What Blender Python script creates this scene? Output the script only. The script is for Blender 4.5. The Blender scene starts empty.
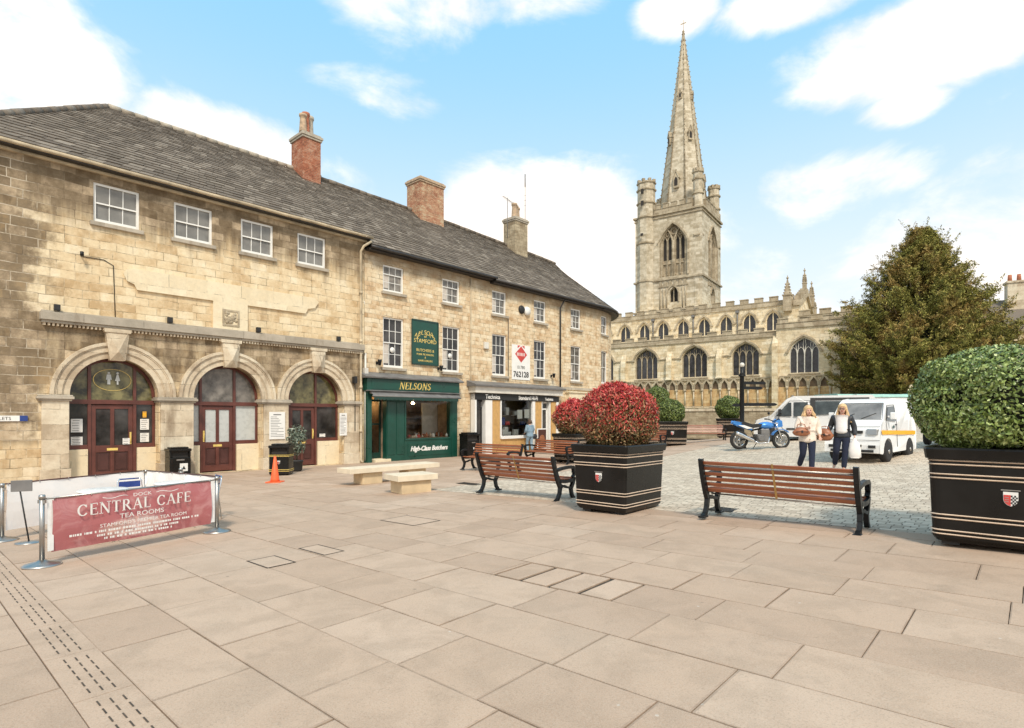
import bpy, bmesh, math, random
import numpy as np
from mathutils import Vector, Matrix
from mathutils.geometry import delaunay_2d_cdt
random.seed(7); rng = np.random.default_rng(11)
scene = bpy.context.scene
COL = scene.collection
PI = math.pi
# ---------------------------------------------------------------- survey of the place
F = 575.0; HX = 512.0; HY = 416.0; EYE = 1.65
th = math.atan(525/575); S = (math.sin(th), math.cos(th)); N = (math.cos(th), -math.sin(th))
P0 = (-412/575*18.1, 18.1)                       # a point at the foot of the market hall front
def sn(x, y):
    dx = x-P0[0]; dy = y-P0[1]
    return dx*S[0]+dy*S[1], dx*N[0]+dy*N[1]
def xy(s, n): return P0[0]+S[0]*s+N[0]*n, P0[1]+S[1]*s+N[1]*n
def gz(x, y):
    """height of the gently falling square"""
    s, n = sn(x, y); s = max(-14, min(s, 45)); n = max(0, min(n, 32))
    e = min(.035*max(0, s-14), .40)*max(0, min((n-2)/8, 1))
    return -.40+(n/20)*(.40+.021*(s+4.5))+e
def at(px, py):
    u = (px-HX)/F; v = (HY-py)/F; d = 1.0
    while EYE+v*d-gz(u*d, d) > 0 and d < 200: d += .01
    return Vector((u*d, d, gz(u*d, d)))
# ---------------------------------------------------------------- materials
class NT:
    def __init__(s, name):
        s.m = bpy.data.materials.new(name); s.m.use_nodes = True
        s.t = s.m.node_tree; s.t.nodes.clear()
        s.out = s.t.nodes.new('ShaderNodeOutputMaterial')
        s.b = s.t.nodes.new('ShaderNodeBsdfPrincipled')
        s.t.links.new(s.b.outputs[0], s.out.inputs[0])
        s.co = s.t.nodes.new('ShaderNodeTexCoord').outputs['Object']
    def n(s, ty, **k):
        nd = s.t.nodes.new(ty)
        for a, v in k.items(): setattr(nd, a, v)
        return nd
    def put(s, sock, v):
        if isinstance(v, bpy.types.NodeSocket): s.t.links.new(v, sock)
        elif v is not None:
            if hasattr(sock, 'default_value'):
                try: sock.default_value = v
                except Exception: sock.default_value = (v[0], v[1], v[2], 1) if hasattr(v, '__len__') else v
    def math(s, op, a, b=None, clamp=False):
        nd = s.n('ShaderNodeMath', operation=op, use_clamp=clamp); s.put(nd.inputs[0], a)
        if b is not None: s.put(nd.inputs[1], b)
        return nd.outputs[0]
    def mr(s, v, a, b, c=0., d=1., smooth=True):
        nd = s.n('ShaderNodeMapRange'); nd.interpolation_type = 'SMOOTHSTEP' if smooth else 'LINEAR'
        s.put(nd.inputs[0], v)
        for i, q in zip((1, 2, 3, 4), (a, b, c, d)): nd.inputs[i].default_value = q
        return nd.outputs[0]
    def noise(s, scale, detail=4, rough=.55, vec=None, dist=0):
        nd = s.n('ShaderNodeTexNoise'); s.put(nd.inputs['Vector'], vec or s.co)
        nd.inputs['Scale'].default_value = scale; nd.inputs['Detail'].default_value = detail
        nd.inputs['Roughness'].default_value = rough; nd.inputs['Distortion'].default_value = dist
        return nd.outputs[0]
    def mapping(s, scale=(1, 1, 1), rot=(0, 0, 0), vec=None):
        nd = s.n('ShaderNodeMapping'); s.put(nd.inputs[0], vec or s.co)
        nd.inputs['Scale'].default_value = scale; nd.inputs['Rotation'].default_value = rot
        return nd.outputs[0]
    def sep(s, v=None):
        nd = s.n('ShaderNodeSeparateXYZ'); s.put(nd.inputs[0], v or s.co); return nd.outputs
    def comb(s, x, y, z=0.):
        nd = s.n('ShaderNodeCombineXYZ'); s.put(nd.inputs[0], x); s.put(nd.inputs[1], y); s.put(nd.inputs[2], z); return nd.outputs[0]
    def ramp(s, v, stops, const=False):
        nd = s.n('ShaderNodeValToRGB'); s.put(nd.inputs[0], v); r = nd.color_ramp
        if const: r.interpolation = 'CONSTANT'
        while len(r.elements) < len(stops): r.elements.new(.5)
        for e, (p, c) in zip(r.elements, stops): e.position = p; e.color = (c[0], c[1], c[2], 1)
        return nd.outputs[0]
    def mix(s, f, a, b, mode='MIX'):
        nd = s.n('ShaderNodeMix', data_type='RGBA', blend_type=mode); s.put(nd.inputs[0], f)
        for i, q in ((6, a), (7, b)):
            s.put(nd.inputs[i], q if isinstance(q, bpy.types.NodeSocket) else (q[0], q[1], q[2], 1))
        return nd.outputs[2]
    def island(s): return s.n('ShaderNodeNewGeometry').outputs['Random Per Island']
    def bump(s, h, strength=.3, dist=.01, prev=None):
        nd = s.n('ShaderNodeBump'); nd.inputs['Strength'].default_value = strength; nd.inputs['Distance'].default_value = dist
        s.put(nd.inputs['Height'], h)
        if prev is not None: s.put(nd.inputs['Normal'], prev)
        return nd.outputs[0]
    def done(s, col, rough=.7, metal=0., normal=None, spec=None, emis=None, es=0):
        s.put(s.b.inputs['Base Color'], col if isinstance(col, bpy.types.NodeSocket) else (*col[:3], 1))
        s.put(s.b.inputs['Roughness'], rough); s.put(s.b.inputs['Metallic'], metal)
        if normal is not None: s.put(s.b.inputs['Normal'], normal)
        if spec is not None: s.b.inputs['Specular IOR Level'].default_value = spec
        if emis: s.b.inputs['Emission Color'].default_value = (*emis, 1); s.b.inputs['Emission Strength'].default_value = es
        return s.m
def plain(name, c, rough=.6, metal=0., var=.12, scale=6, spec=None, bumps=.0, emis=None, es=0):
    t = NT(name); nz = t.noise(scale, 5)
    lo = [max(0, q*(1-var)) for q in c]; hi = [min(1, q*(1+var)) for q in c]
    col = t.ramp(nz, [(.3, lo), (.7, hi)])
    nm = t.bump(t.noise(scale*8, 3), bumps, .003) if bumps else None
    return t.done(col, t.mr(nz, .3, .7, max(.02, rough-.08), min(1, rough+.08)), metal, nm, spec, emis, es)
def wallvec(t, sx=1, sz=1):
    x, y, z = t.sep()[:3]
    return t.comb(t.math('ADD', x, y), z, 0.)
def stone(name, ramp, bw=.5, bh=.24, mortar=(.5, .42, .3), weather=None, msize=.014, dirt=(.17, .115, .07), dirtamt=.35, bstr=.5):
    t = NT(name); v = wallvec(t)
    wob = t.noise(1.3, 3); v2n = t.n('ShaderNodeVectorMath', operation='ADD')
    t.put(v2n.inputs[0], v); t.put(v2n.inputs[1], t.comb(t.math('MULTIPLY', t.math('SUBTRACT', wob, .5), .05), t.math('MULTIPLY', t.math('SUBTRACT', t.noise(.9, 2), .5), .10)))
    def brick(bw, bh, off, ms=msize):
        b = t.n('ShaderNodeTexBrick'); t.put(b.inputs['Vector'], v2n.outputs[0])
        b.offset = off; b.squash = .72; b.squash_frequency = 3
        b.inputs['Color1'].default_value = (0, 0, 0, 1); b.inputs['Color2'].default_value = (1, 1, 1, 1); b.inputs['Mortar'].default_value = (.5, .5, .5, 1)
        b.inputs['Scale'].default_value = 1; b.inputs['Mortar Size'].default_value = ms; b.inputs['Mortar Smooth'].default_value = .4
        b.inputs['Brick Width'].default_value = bw; b.inputs['Row Height'].default_value = bh
        return b
    b = brick(bw, bh, .45); b2 = brick(bw*1.62, bh, .3, .0)
    r = t.math('ADD', t.math('MULTIPLY', b.outputs[0], .6), t.math('MULTIPLY', b2.outputs[0], .4))
    r = t.math('ADD', t.math('MULTIPLY', r, .55), t.math('MULTIPLY', t.mr(t.noise(1.7, 8, .72), .28, .72), .45))
    col = t.ramp(r, ramp)
    col = t.mix(t.mr(t.noise(9, 6, .7), .35, .75, 0, .30), col, [q*.62 for q in ramp[1][1]])
    col = t.mix(t.math('MULTIPLY', b.outputs[1], t.mr(t.noise(1.9, 6, .7), .46, .64, .02, .62)), col, mortar)
    # dark open joints, pitting
    bj = brick(bw, bh, .45, .010)
    col = t.mix(t.math('MULTIPLY', bj.outputs[1], t.mr(t.noise(2.6, 5, .7, t.mapping((1, 1, 1), (0, 0, 0))), .46, .58, 0, .75)), col, [q*.26 for q in ramp[0][1]])
    col = t.mix(t.mr(t.noise(16, 8, .85), .57, .70, 0, .55), col, [q*.42 for q in ramp[0][1]])
    col = t.mix(t.mr(t.noise(6, 8, .75), .58, .72, 0, .30), col, [min(1, q*1.25) for q in ramp[-1][1]])
    # rain streaks and soot
    st = t.noise(1, 6, .65, t.mapping((1.6, 1.6, .28)))
    col = t.mix(t.mr(st, .52, .78, 0, dirtamt), col, dirt)
    if weather: col = weather(t, col, r, b.outputs[1])
    h = t.math('ADD', t.math('MULTIPLY', b.outputs[1], -1.), t.math('MULTIPLY', t.noise(14, 6, .7), .7))
    return t.done(col, .92, 0, t.bump(h, bstr, .03), .2)
def w_hall(t, col, r, mort):
    x, y, z = t.sep()[:3]; nz = t.math('MULTIPLY', t.math('SUBTRACT', t.noise(.75, 7, .68), .5), 2.6)
    nf = t.math('MULTIPLY', t.math('SUBTRACT', r, .5), 1.3)
    xx = t.math('ADD', x, nz); zz = t.math('ADD', z, t.math('MULTIPLY', nz, .45))
    left = t.math('MULTIPLY', t.mr(t.math('ADD', xx, nf), -.9, -1.8), t.mr(zz, 1.0, 1.5))
    left = t.math('MULTIPLY', left, t.mr(t.math('ADD', t.noise(.9, 3), nf), .05, .5, .55, 1))
    drip = t.math('MULTIPLY', t.math('SUBTRACT', t.noise(1, 5, .6, t.mapping((2.4, 2.4, .12))), .5), 2.6)
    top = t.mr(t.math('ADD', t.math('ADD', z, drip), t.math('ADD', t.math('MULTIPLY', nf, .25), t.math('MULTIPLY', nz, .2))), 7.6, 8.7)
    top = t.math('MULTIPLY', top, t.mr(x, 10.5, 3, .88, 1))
    spn = t.math('MULTIPLY', t.mr(z, 2.9, 3.4), t.mr(z, 5.16, 5.10)); spn = t.math('MULTIPLY', spn, t.mr(t.noise(1, 6, .65, t.mapping((2.2, 2.2, .5))), .34, .58, .55, 1))
    low = t.math('MULTIPLY', t.mr(zz, 1.1, .3), .22)
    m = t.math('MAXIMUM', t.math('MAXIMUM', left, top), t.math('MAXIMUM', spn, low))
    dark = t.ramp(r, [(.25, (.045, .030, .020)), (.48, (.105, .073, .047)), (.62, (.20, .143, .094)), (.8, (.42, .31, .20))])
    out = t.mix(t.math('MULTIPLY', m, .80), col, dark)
    pale = t.math('MULTIPLY', t.math('MULTIPLY', left, mort), t.mr(t.noise(1.1, 6, .7), .42, .58, .08, .9))
    return t.mix(pale, out, (.6, .52, .4))
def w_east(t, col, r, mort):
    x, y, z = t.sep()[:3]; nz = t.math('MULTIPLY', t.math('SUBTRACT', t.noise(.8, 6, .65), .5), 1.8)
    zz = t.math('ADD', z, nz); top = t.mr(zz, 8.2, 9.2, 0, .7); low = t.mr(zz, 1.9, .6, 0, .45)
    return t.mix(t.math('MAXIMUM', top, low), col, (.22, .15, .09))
def w_church(t, col, r, mort):
    x, y, z = t.sep()[:3]; nz = t.math('MULTIPLY', t.math('SUBTRACT', t.noise(.4, 7, .7), .5), 6)
    zz = t.math('ADD', z, nz); tow = t.mr(zz, 11, 15, 0, .8)
    col = t.mix(tow, col, t.ramp(r, [(.3, (.36, .31, .225)), (.7, (.60, .535, .42))]))
    return t.mix(t.mr(t.noise(1.1, 8, .75), .54, .72, 0, .55), col, (.17, .13, .09))
M = {}
cream = [(.2, (.53, .37, .20)), (.4, (.69, .53, .325)), (.6, (.78, .64, .42)), (.85, (.85, .74, .54))]
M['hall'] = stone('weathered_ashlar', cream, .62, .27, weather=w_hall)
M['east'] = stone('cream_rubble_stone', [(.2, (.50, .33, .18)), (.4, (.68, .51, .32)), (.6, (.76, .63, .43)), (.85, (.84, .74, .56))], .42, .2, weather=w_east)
M['trim'] = stone('dressed_stone', [(.2, (.42, .33, .23)), (.5, (.62, .52, .38)), (.8, (.74, .66, .51))], 1.1, .45, mortar=(.4, .32, .23), msize=.006, dirtamt=.75, bstr=.25)
M['pale'] = stone('pale_clean_stone', [(.2, (.74, .62, .42)), (.8, (.84, .74, .54))], 1.2, .8, mortar=(.5, .4, .27), msize=.004, dirtamt=.10, bstr=.15)
M['cornice'] = stone('grey_cornice_stone', [(.2, (.34, .30, .24)), (.8, (.52, .46, .37))], 1.6, .6, mortar=(.2, .17, .13), msize=.006, dirtamt=.75, bstr=.25)
M['church'] = stone('church_limestone', [(.2, (.58, .45, .27)), (.5, (.77, .65, .45)), (.8, (.86, .77, .59))], .7, .3, weather=w_church, dirtamt=.4)
M['churchtrim'] = stone('church_carved_stone', [(.2, (.30, .24, .16)), (.8, (.55, .47, .34))], .8, .4, dirtamt=.7)
M['oldwall'] = stone('old_boundary_stone', [(.2, (.25, .19, .12)), (.8, (.50, .42, .29))], .4, .2, dirtamt=.6)
M['brick'] = stone('red_chimney_brick', [(.2, (.30, .10, .06)), (.5, (.42, .16, .09)), (.8, (.52, .30, .2))], .23, .075, mortar=(.42, .36, .28), msize=.012, dirtamt=.5)
M['brickmix'] = stone('mellow_brick_and_stone', [(.2, (.36, .15, .09)), (.5, (.50, .28, .17)), (.8, (.58, .46, .3))], .23, .075, mortar=(.46, .4, .3), msize=.012, dirtamt=.45)
def slate():
    t = NT('stone_slate'); r = t.island()
    col = t.ramp(r, [(0, (.125, .102, .081)), (.35, (.16, .132, .105)), (.7, (.195, .162, .13)), (1, (.28, .24, .195))])
    col = t.mix(t.mr(t.noise(.8, 6, .7), .45, .72, 0, .4), col, (.11, .09, .066))
    col = t.mix(t.mr(t.noise(14, 7, .8), .54, .68, 0, .6), col, (.36, .32, .25))
    col = t.mix(t.mr(t.noise(9, 7, .8), .54, .70, 0, .6), col, (.06, .048, .036))
    return t.done(col, .9, 0, t.bump(t.noise(12, 6, .7), .5, .02), .25)
M['slate'] = slate()
def flag(k=1., nm='york_flagstone'):
    t = NT(nm); r = t.island()
    col = t.ramp(r, [(0, (.43, .298, .212)), (.3, (.465, .328, .234)), (.55, (.49, .348, .25)), (.8, (.51, .367, .266)), (1, (.54, .395, .292))])
    sh = t.n('ShaderNodeVectorMath', operation='ADD'); t.put(sh.inputs[0], t.co); t.put(sh.inputs[1], t.comb(t.math('MULTIPLY', r, 90), t.math('MULTIPLY', r, 37)))
    col = t.mix(t.mr(t.noise(2.2, 7, .62, sh.outputs[0], .6), .40, .66, 0, .46), col, (.325, .228, .16))
    col = t.mix(t.mr(t.noise(.35, 5, .6), .45, .7, 0, .30), col, (.54, .43, .335))
    col = t.mix(t.mr(t.noise(.55, 6, .65), .56, .75, 0, .28), col, (.27, .215, .16))
    col = t.mix(t.mr(t.noise(26, 5, .75), .62, .78, 0, .30), col, (.24, .19, .14))
    vo = t.n('ShaderNodeTexVoronoi'); t.put(vo.inputs['Vector'], t.co); vo.inputs['Scale'].default_value = 2.6
    col = t.mix(t.mr(vo.outputs[0], .035, .018, 0, .7), col, (.62, .57, .5))
    col = t.mix(t.mr(t.noise(140, 3, .6), .42, .60, 0, .22), col, (.62, .54, .43))
    col = t.mix(t.mr(t.noise(90, 3, .6), .52, .66, 0, .30), col, (.20, .15, .11))
    col = t.mix(t.mr(t.noise(.9, 7, .7), .60, .72, 0, .34), col, (.22, .165, .12))
    v2 = t.n('ShaderNodeTexVoronoi'); t.put(v2.inputs['Vector'], t.co); v2.inputs['Scale'].default_value = 1.7
    col = t.mix(t.mr(v2.outputs[0], .04, .02, 0, .6), col, (.17, .13, .10))
    if k < 1: col = t.mix(t.mr(t.noise(5, 6, .7), .35, .65, .35, 1), col, t.mix(1., col, (k, k, k), 'MULTIPLY'))
    h = t.math('ADD', t.noise(7, 6, .6, sh.outputs[0]), t.math('MULTIPLY', t.noise(70, 4, .6), .4))
    return t.done(col, t.mr(t.noise(3, 4), .3, .7, .68, .88), 0, t.bump(h, .35, .012), .3)
M['flag'] = flag(); M['flagedge'] = flag(.74, 'worn_slab_edge')  # darker flagstone colour for the slab rims
def sett():
    t = NT('granite_setts'); rot = t.mapping((1, 1, 1), (0, 0, -math.atan2(S[1], S[0])+PI/2))
    nz = t.noise(2.2, 3); nd = t.n('ShaderNodeVectorMath', operation='ADD'); t.put(nd.inputs[0], rot)
    t.put(nd.inputs[1], t.comb(t.math('MULTIPLY', t.math('SUBTRACT', t.noise(6, 2), .5), .05), t.math('MULTIPLY', t.math('SUBTRACT', nz, .5), .10)))
    b = t.n('ShaderNodeTexBrick'); t.put(b.inputs['Vector'], nd.outputs[0]); b.squash = .75; b.squash_frequency = 3; b.offset = .44
    b.inputs['Color1'].default_value = (0, 0, 0, 1); b.inputs['Color2'].default_value = (1, 1, 1, 1); b.inputs['Scale'].default_value = 1
    b.inputs['Mortar Size'].default_value = .010; b.inputs['Mortar Smooth'].default_value = .6
    b.inputs['Brick Width'].default_value = .19; b.inputs['Row Height'].default_value = .11
    col = t.ramp(b.outputs[0], [(0, (.46, .375, .285)), (.5, (.60, .505, .39)), (1, (.72, .62, .49))])
    col = t.mix(t.mr(t.noise(.5, 6, .65), .45, .7, 0, .4), col, (.40, .34, .27))
    gap = t.math('MULTIPLY', b.outputs[1], t.mr(t.noise(1.6, 6, .75), .36, .58, .25, 1))
    col = t.mix(gap, col, (.16, .125, .09))
    col = t.mix(t.mr(t.noise(30, 5, .75), .58, .75, 0, .35), col, (.30, .24, .18))
    h = t.math('ADD', t.math('MULTIPLY', b.outputs[1], -1.2), t.math('MULTIPLY', t.noise(18, 4), .5))
    return t.done(col, .8, 0, t.bump(h, .45, .012), .3)
M['sett'] = sett()
M['joint'] = plain('dark_joint_grit', (.075, .058, .042), .95, var=.4, scale=9)
M['earth'] = plain('dusty_asphalt', (.30, .26, .21), .9, var=.15, scale=2)
M['grass'] = plain('churchyard_grass', (.10, .13, .035), .95, var=.4, scale=3)
def leafmat(name, stops, zr=None, rough=.45, spec=.5):
    t = NT(name); r = t.island(); col = t.ramp(r, stops)
    if zr: col = zr(t, col, r)
    m = t.done(col, rough, 0, None, spec)
    t.b.inputs['Transmission Weight'].default_value = 0
    return m
def red_z(t, col, r):
    z = t.sep()[2]; f = t.mr(t.math('ADD', z, t.math('MULTIPLY', t.math('SUBTRACT', t.math('FRACT', t.math('MULTIPLY', r, 31.7)), .5), .9)), .30, .95)
    red = t.ramp(t.math('FRACT', t.math('MULTIPLY', r, 17.3)), [(0, (.17, .009, .010)), (.4, (.47, .025, .028)), (.8, (.66, .07, .065)), (1, (.74, .22, .16))])
    return t.mix(f, col, red)
M['leaf_red'] = leafmat('red_robin_leaf', [(0, (.05, .045, .015)), (.4, (.14, .12, .04)), (.7, (.26, .16, .07)), (1, (.42, .28, .13))], red_z)
M['leaf_laurel'] = leafmat('glossy_green_leaf', [(0, (.05, .075, .016)), (.35, (.13, .19, .04)), (.7, (.24, .32, .075)), (1, (.50, .58, .24))], None, .34, .55)
M['leaf_box'] = leafmat('box_leaf', [(0, (.04, .06, .012)), (.5, (.10, .15, .03)), (1, (.25, .30, .08))])
def yew_z(t, col, r):
    return t.mix(t.mr(t.noise(.55, 4, .6), .46, .64, 0, .75), col, t.ramp(t.math('FRACT', t.math('MULTIPLY', r, 9.7)), [(0, (.22, .12, .04)), (.6, (.42, .27, .09)), (1, (.6, .42, .17))]))
M['leaf_yew'] = leafmat('yew_needle', [(0, (.075, .08, .018)), (.4, (.19, .19, .045)), (.75, (.31, .29, .07)), (1, (.46, .40, .12))], yew_z, .7, .2)
M['leaf_pot'] = leafmat('grey_green_leaf', [(0, (.05, .07, .05)), (.6, (.14, .18, .13)), (1, (.35, .40, .32))])
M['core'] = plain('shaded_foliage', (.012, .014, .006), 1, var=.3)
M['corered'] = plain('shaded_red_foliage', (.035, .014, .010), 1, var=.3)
M['bark'] = plain('bark', (.12, .085, .055), .95, var=.4, scale=7, bumps=.6)
def wood():
    t = NT('varnished_slat'); r = t.island()
    g = t.noise(4, 6, .7, t.mapping((.5, 14, 14)), .4)
    col = t.ramp(g, [(.3, (.14, .035, .012)), (.55, (.29, .085, .032)), (.75, (.42, .16, .07))])
    col = t.mix(t.math('MULTIPLY', r, .45), col, (.42, .20, .11))
    return t.done(col, .38, 0, t.bump(g, .15, .004), .5)
M['wood'] = wood()
M['iron'] = plain('black_cast_iron', (.009, .010, .011), .40, var=.3, spec=.35)
M['black'] = plain('black_gloss_paint', (.009, .008, .007), .30, var=.35, scale=2.5, spec=.28, bumps=.05)
M['blackmat'] = plain('black_plastic', (.02, .02, .02), .6, var=.3)
M['gold'] = plain('cream_gold_line', (.62, .48, .36), .5, var=.15)
M['goldleaf'] = plain('gilt_lettering', (.75, .55, .16), .4, var=.15)
M['soil'] = plain('potting_soil', (.05, .035, .025), .95, var=.4, scale=20)
M['white'] = plain('white_gloss_paint', (.80, .79, .75), .4, var=.05, scale=3)
M['offwhite'] = plain('aged_white_paint', (.66, .63, .56), .55, var=.12, scale=3)
M['maroon'] = plain('maroon_joinery', (.115, .036, .026), .38, var=.25, scale=3)
M['maroond'] = plain('dark_maroon_panel', (.07, .024, .019), .42, var=.25, scale=3)
M['green'] = plain('bottle_green_paint', (.008, .062, .043), .35, var=.18, scale=2)
M['greend'] = plain('deep_green_paint', (.010, .042, .032), .4, var=.2, scale=2)
M['lead'] = plain('lead_sheet', (.17, .165, .16), .6, var=.25, scale=3)
M['gutter'] = plain('cream_gutter', (.46, .38, .26), .7, var=.35, scale=2)
M['blackgutter'] = plain('black_gutter', (.035, .03, .027), .5, var=.3)
M['ochre'] = plain('ochre_panel', (.55, .33, .12), .7, var=.15)
M['steel'] = plain('brushed_steel', (.42, .41, .39), .36, 1, var=.1)
M['chrome'] = plain('chrome', (.75, .75, .75), .12, 1, var=.05)
M['red'] = plain('red_badge', (.55, .06, .05), .5, var=.15)
M['claypot'] = plain('clay_chimney_pot', (.42, .15, .08), .85, var=.3)
M['buffpot'] = plain('buff_chimney_pot', (.45, .33, .22), .85, var=.3)
M['orange'] = plain('orange_cone_plastic', (.85, .13, .035), .5, var=.12)
M['paper'] = plain('printed_paper', (.75, .74, .70), .7, var=.06)
M['sandstone'] = plain('sawn_sandstone', (.58, .45, .28), .85, var=.14, scale=4, bumps=.3)
M['sandtop'] = plain('pale_bench_slab', (.70, .60, .45), .8, var=.08, scale=4, bumps=.2)
M['yellow'] = plain('amber_tape', (.85, .42, .02), .5, var=.08)
M['vangrey'] = plain('shaded_white_paint', (.64, .64, .63), .3, var=.04, scale=.8)  # white van paint greyed, shade put into the colour
M['carwhite'] = plain('white_car_paint', (.82, .82, .81), .25, var=.02, scale=.8, spec=.6)
M['tyre'] = plain('tyre_rubber', (.022, .021, .02), .85, var=.3)
M['blue'] = plain('metallic_blue', (.06, .24, .62), .25, .2, var=.2)
M['denim'] = plain('dark_denim', (.014, .019, .042), .95, var=.3, scale=20)
M['paledenim'] = plain('washed_denim', (.22, .32, .40), .9, var=.2, scale=20)
M['creamcloth'] = plain('cream_wool', (.74, .64, .55), .9, var=.2, scale=9, bumps=1)
M['whitecloth'] = plain('white_knit', (.78, .74, .72), .9, var=.06, scale=20)
M['leather'] = plain('black_leather', (.022, .024, .03), .42, var=.35, scale=20)
M['tan'] = plain('tan_leather', (.30, .11, .05), .5, var=.25, scale=15)
M['skin'] = plain('skin', (.62, .36, .26), .55, var=.07)
M['blonde'] = plain('blonde_hair', (.62, .42, .22), .6, var=.3, scale=30)
M['lip'] = plain('lips', (.42, .10, .09), .5)
M['plastic'] = plain('thin_white_plastic', (.78, .78, .76), .35, var=.06, scale=20)
M['teal'] = plain('teal_tarpaulin', (.30, .52, .45), .6, var=.15)
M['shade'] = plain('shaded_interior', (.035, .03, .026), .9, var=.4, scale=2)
M['shelf'] = plain('shop_shelving', (.30, .22, .15), .7, var=.3)
M['lampglow'] = plain('lit_bulb', (1, .8, .5), .5, emis=(1, .66, .3), es=60)
M['signblue'] = plain('blue_enamel', (.02, .05, .22), .4)
M['curtain'] = plain('pale_blind', (.55, .50, .44), .9, var=.12, scale=5)
def glass(name, c, var=.6, scale=1.5, rough=.08, spec=.45):
    t = NT(name); nz = t.noise(scale, 4, .6)
    col = t.ramp(nz, [(.35, [q*(1-var) for q in c]), (.65, [q*(1+var) for q in c])])
    return t.done(col, rough, 0, t.bump(t.noise(1.2, 2), .04, .02), spec)
M['glass_hall'] = glass('old_glass_grey_blind', (.20, .195, .18), .25)
M['glass_dark'] = glass('dark_glass', (.045, .042, .04), .6)
M['glass_curt'] = glass('glass_before_net_curtain', (.17, .155, .135), .5, 3)
M['glass_church'] = glass('leaded_glass', (.04, .04, .045), .5, 2, .25, .5)
M['glass_car'] = glass('car_glass', (.055, .065, .065), .5, 1.5)
M['glass_screen'] = glass('windscreen_glass', (.21, .205, .20), .35, 1.5)  # pale grey reflection put into the glass colour
M['glass_frost'] = plain('frosted_glass', (.50, .52, .50), .3, var=.08)
M['glass_fan'] = glass('fanlight_glass', (.13, .115, .05), .8, 2.6)  # mottled yellow-green reflections painted into the glass colour
def sheet(name, c):
    t = NT(name); d = t.n('ShaderNodeBsdfDiffuse'); d.inputs[0].default_value = (*c, 1); tr = t.n('ShaderNodeBsdfTranslucent'); tr.inputs[0].default_value = (*c, 1)
    mx = t.n('ShaderNodeMixShader'); mx.inputs[0].default_value = .15; t.put(mx.inputs[1], d.outputs[0]); t.put(mx.inputs[2], tr.outputs[0]); t.put(t.out.inputs[0], mx.outputs[0])
    t.put(d.inputs['Normal'], t.bump(t.noise(3, 3), .3, .04)); return t.m
M['sheet'] = sheet('white_barrier_fabric', (.90, .87, .84))
def clear(name):
    t = NT(name); g = t.n('ShaderNodeBsdfGlossy'); g.inputs['Roughness'].default_value = .03
    tr = t.n('ShaderNodeBsdfTransparent'); tr.inputs[0].default_value = (.82, .85, .83, 1); mx = t.n('ShaderNodeMixShader')
    fr = t.n('ShaderNodeFresnel'); fr.inputs[0].default_value = 1.5
    t.put(mx.inputs[0], t.math('MULTIPLY', fr.outputs[0], .8)); t.put(mx.inputs[1], tr.outputs[0]); t.put(mx.inputs[2], g.outputs[0]); t.put(t.out.inputs[0], mx.outputs[0])
    return t.m
M['glass_clear'] = clear('clear_shop_glass')
def banner_m():
    t = NT('crimson_banner_mesh'); x, y, z = t.sep()[:3]
    e = t.math('ADD', t.math('POWER', t.math('DIVIDE', t.math('SUBTRACT', x, 1.03), .42), 2.), t.math('POWER', t.math('DIVIDE', t.math('SUBTRACT', z, .31), .13), 2.))
    f = t.mr(t.math('ADD', e, t.math('MULTIPLY', t.noise(9, 5), .8)), 1.7, .8, 0, .62)
    col = t.mix(t.mr(t.noise(4, 6, .6, None, 1.5), .42, .68, 0, .5), (.42, .14, .145), (.60, .33, .32))
    col = t.mix(f, col, t.ramp(t.noise(14, 4), [(.35, (.68, .47, .38)), (.65, (.86, .76, .70))]))
    return t.done(col, .45, 0, t.bump(t.noise(3, 3, .5), .3, .04), .4)
M['banner'] = banner_m()
M['orangestone'] = stone('orange_weathered_stone', [(.2, (.46, .27, .12)), (.5, (.62, .42, .21)), (.8, (.72, .55, .32))], .6, .3, dirtamt=.5)
M['darkstone'] = plain('shade_brown_stone', (.16, .11, .07), .95, var=.4, scale=3)  # brown shade of the arch heads put into the stone colour
M['brown'] = plain('brown_hair', (.09, .05, .03), .6, var=.3, scale=30)
M['strap'] = plain('brass_strap', (.42, .26, .09), .45, .3)
M['shopwall'] = plain('warm_shop_wall', (.34, .24, .16), .8, var=.5, scale=2.5)  # wall colour brightened in place of interior lights
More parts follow.
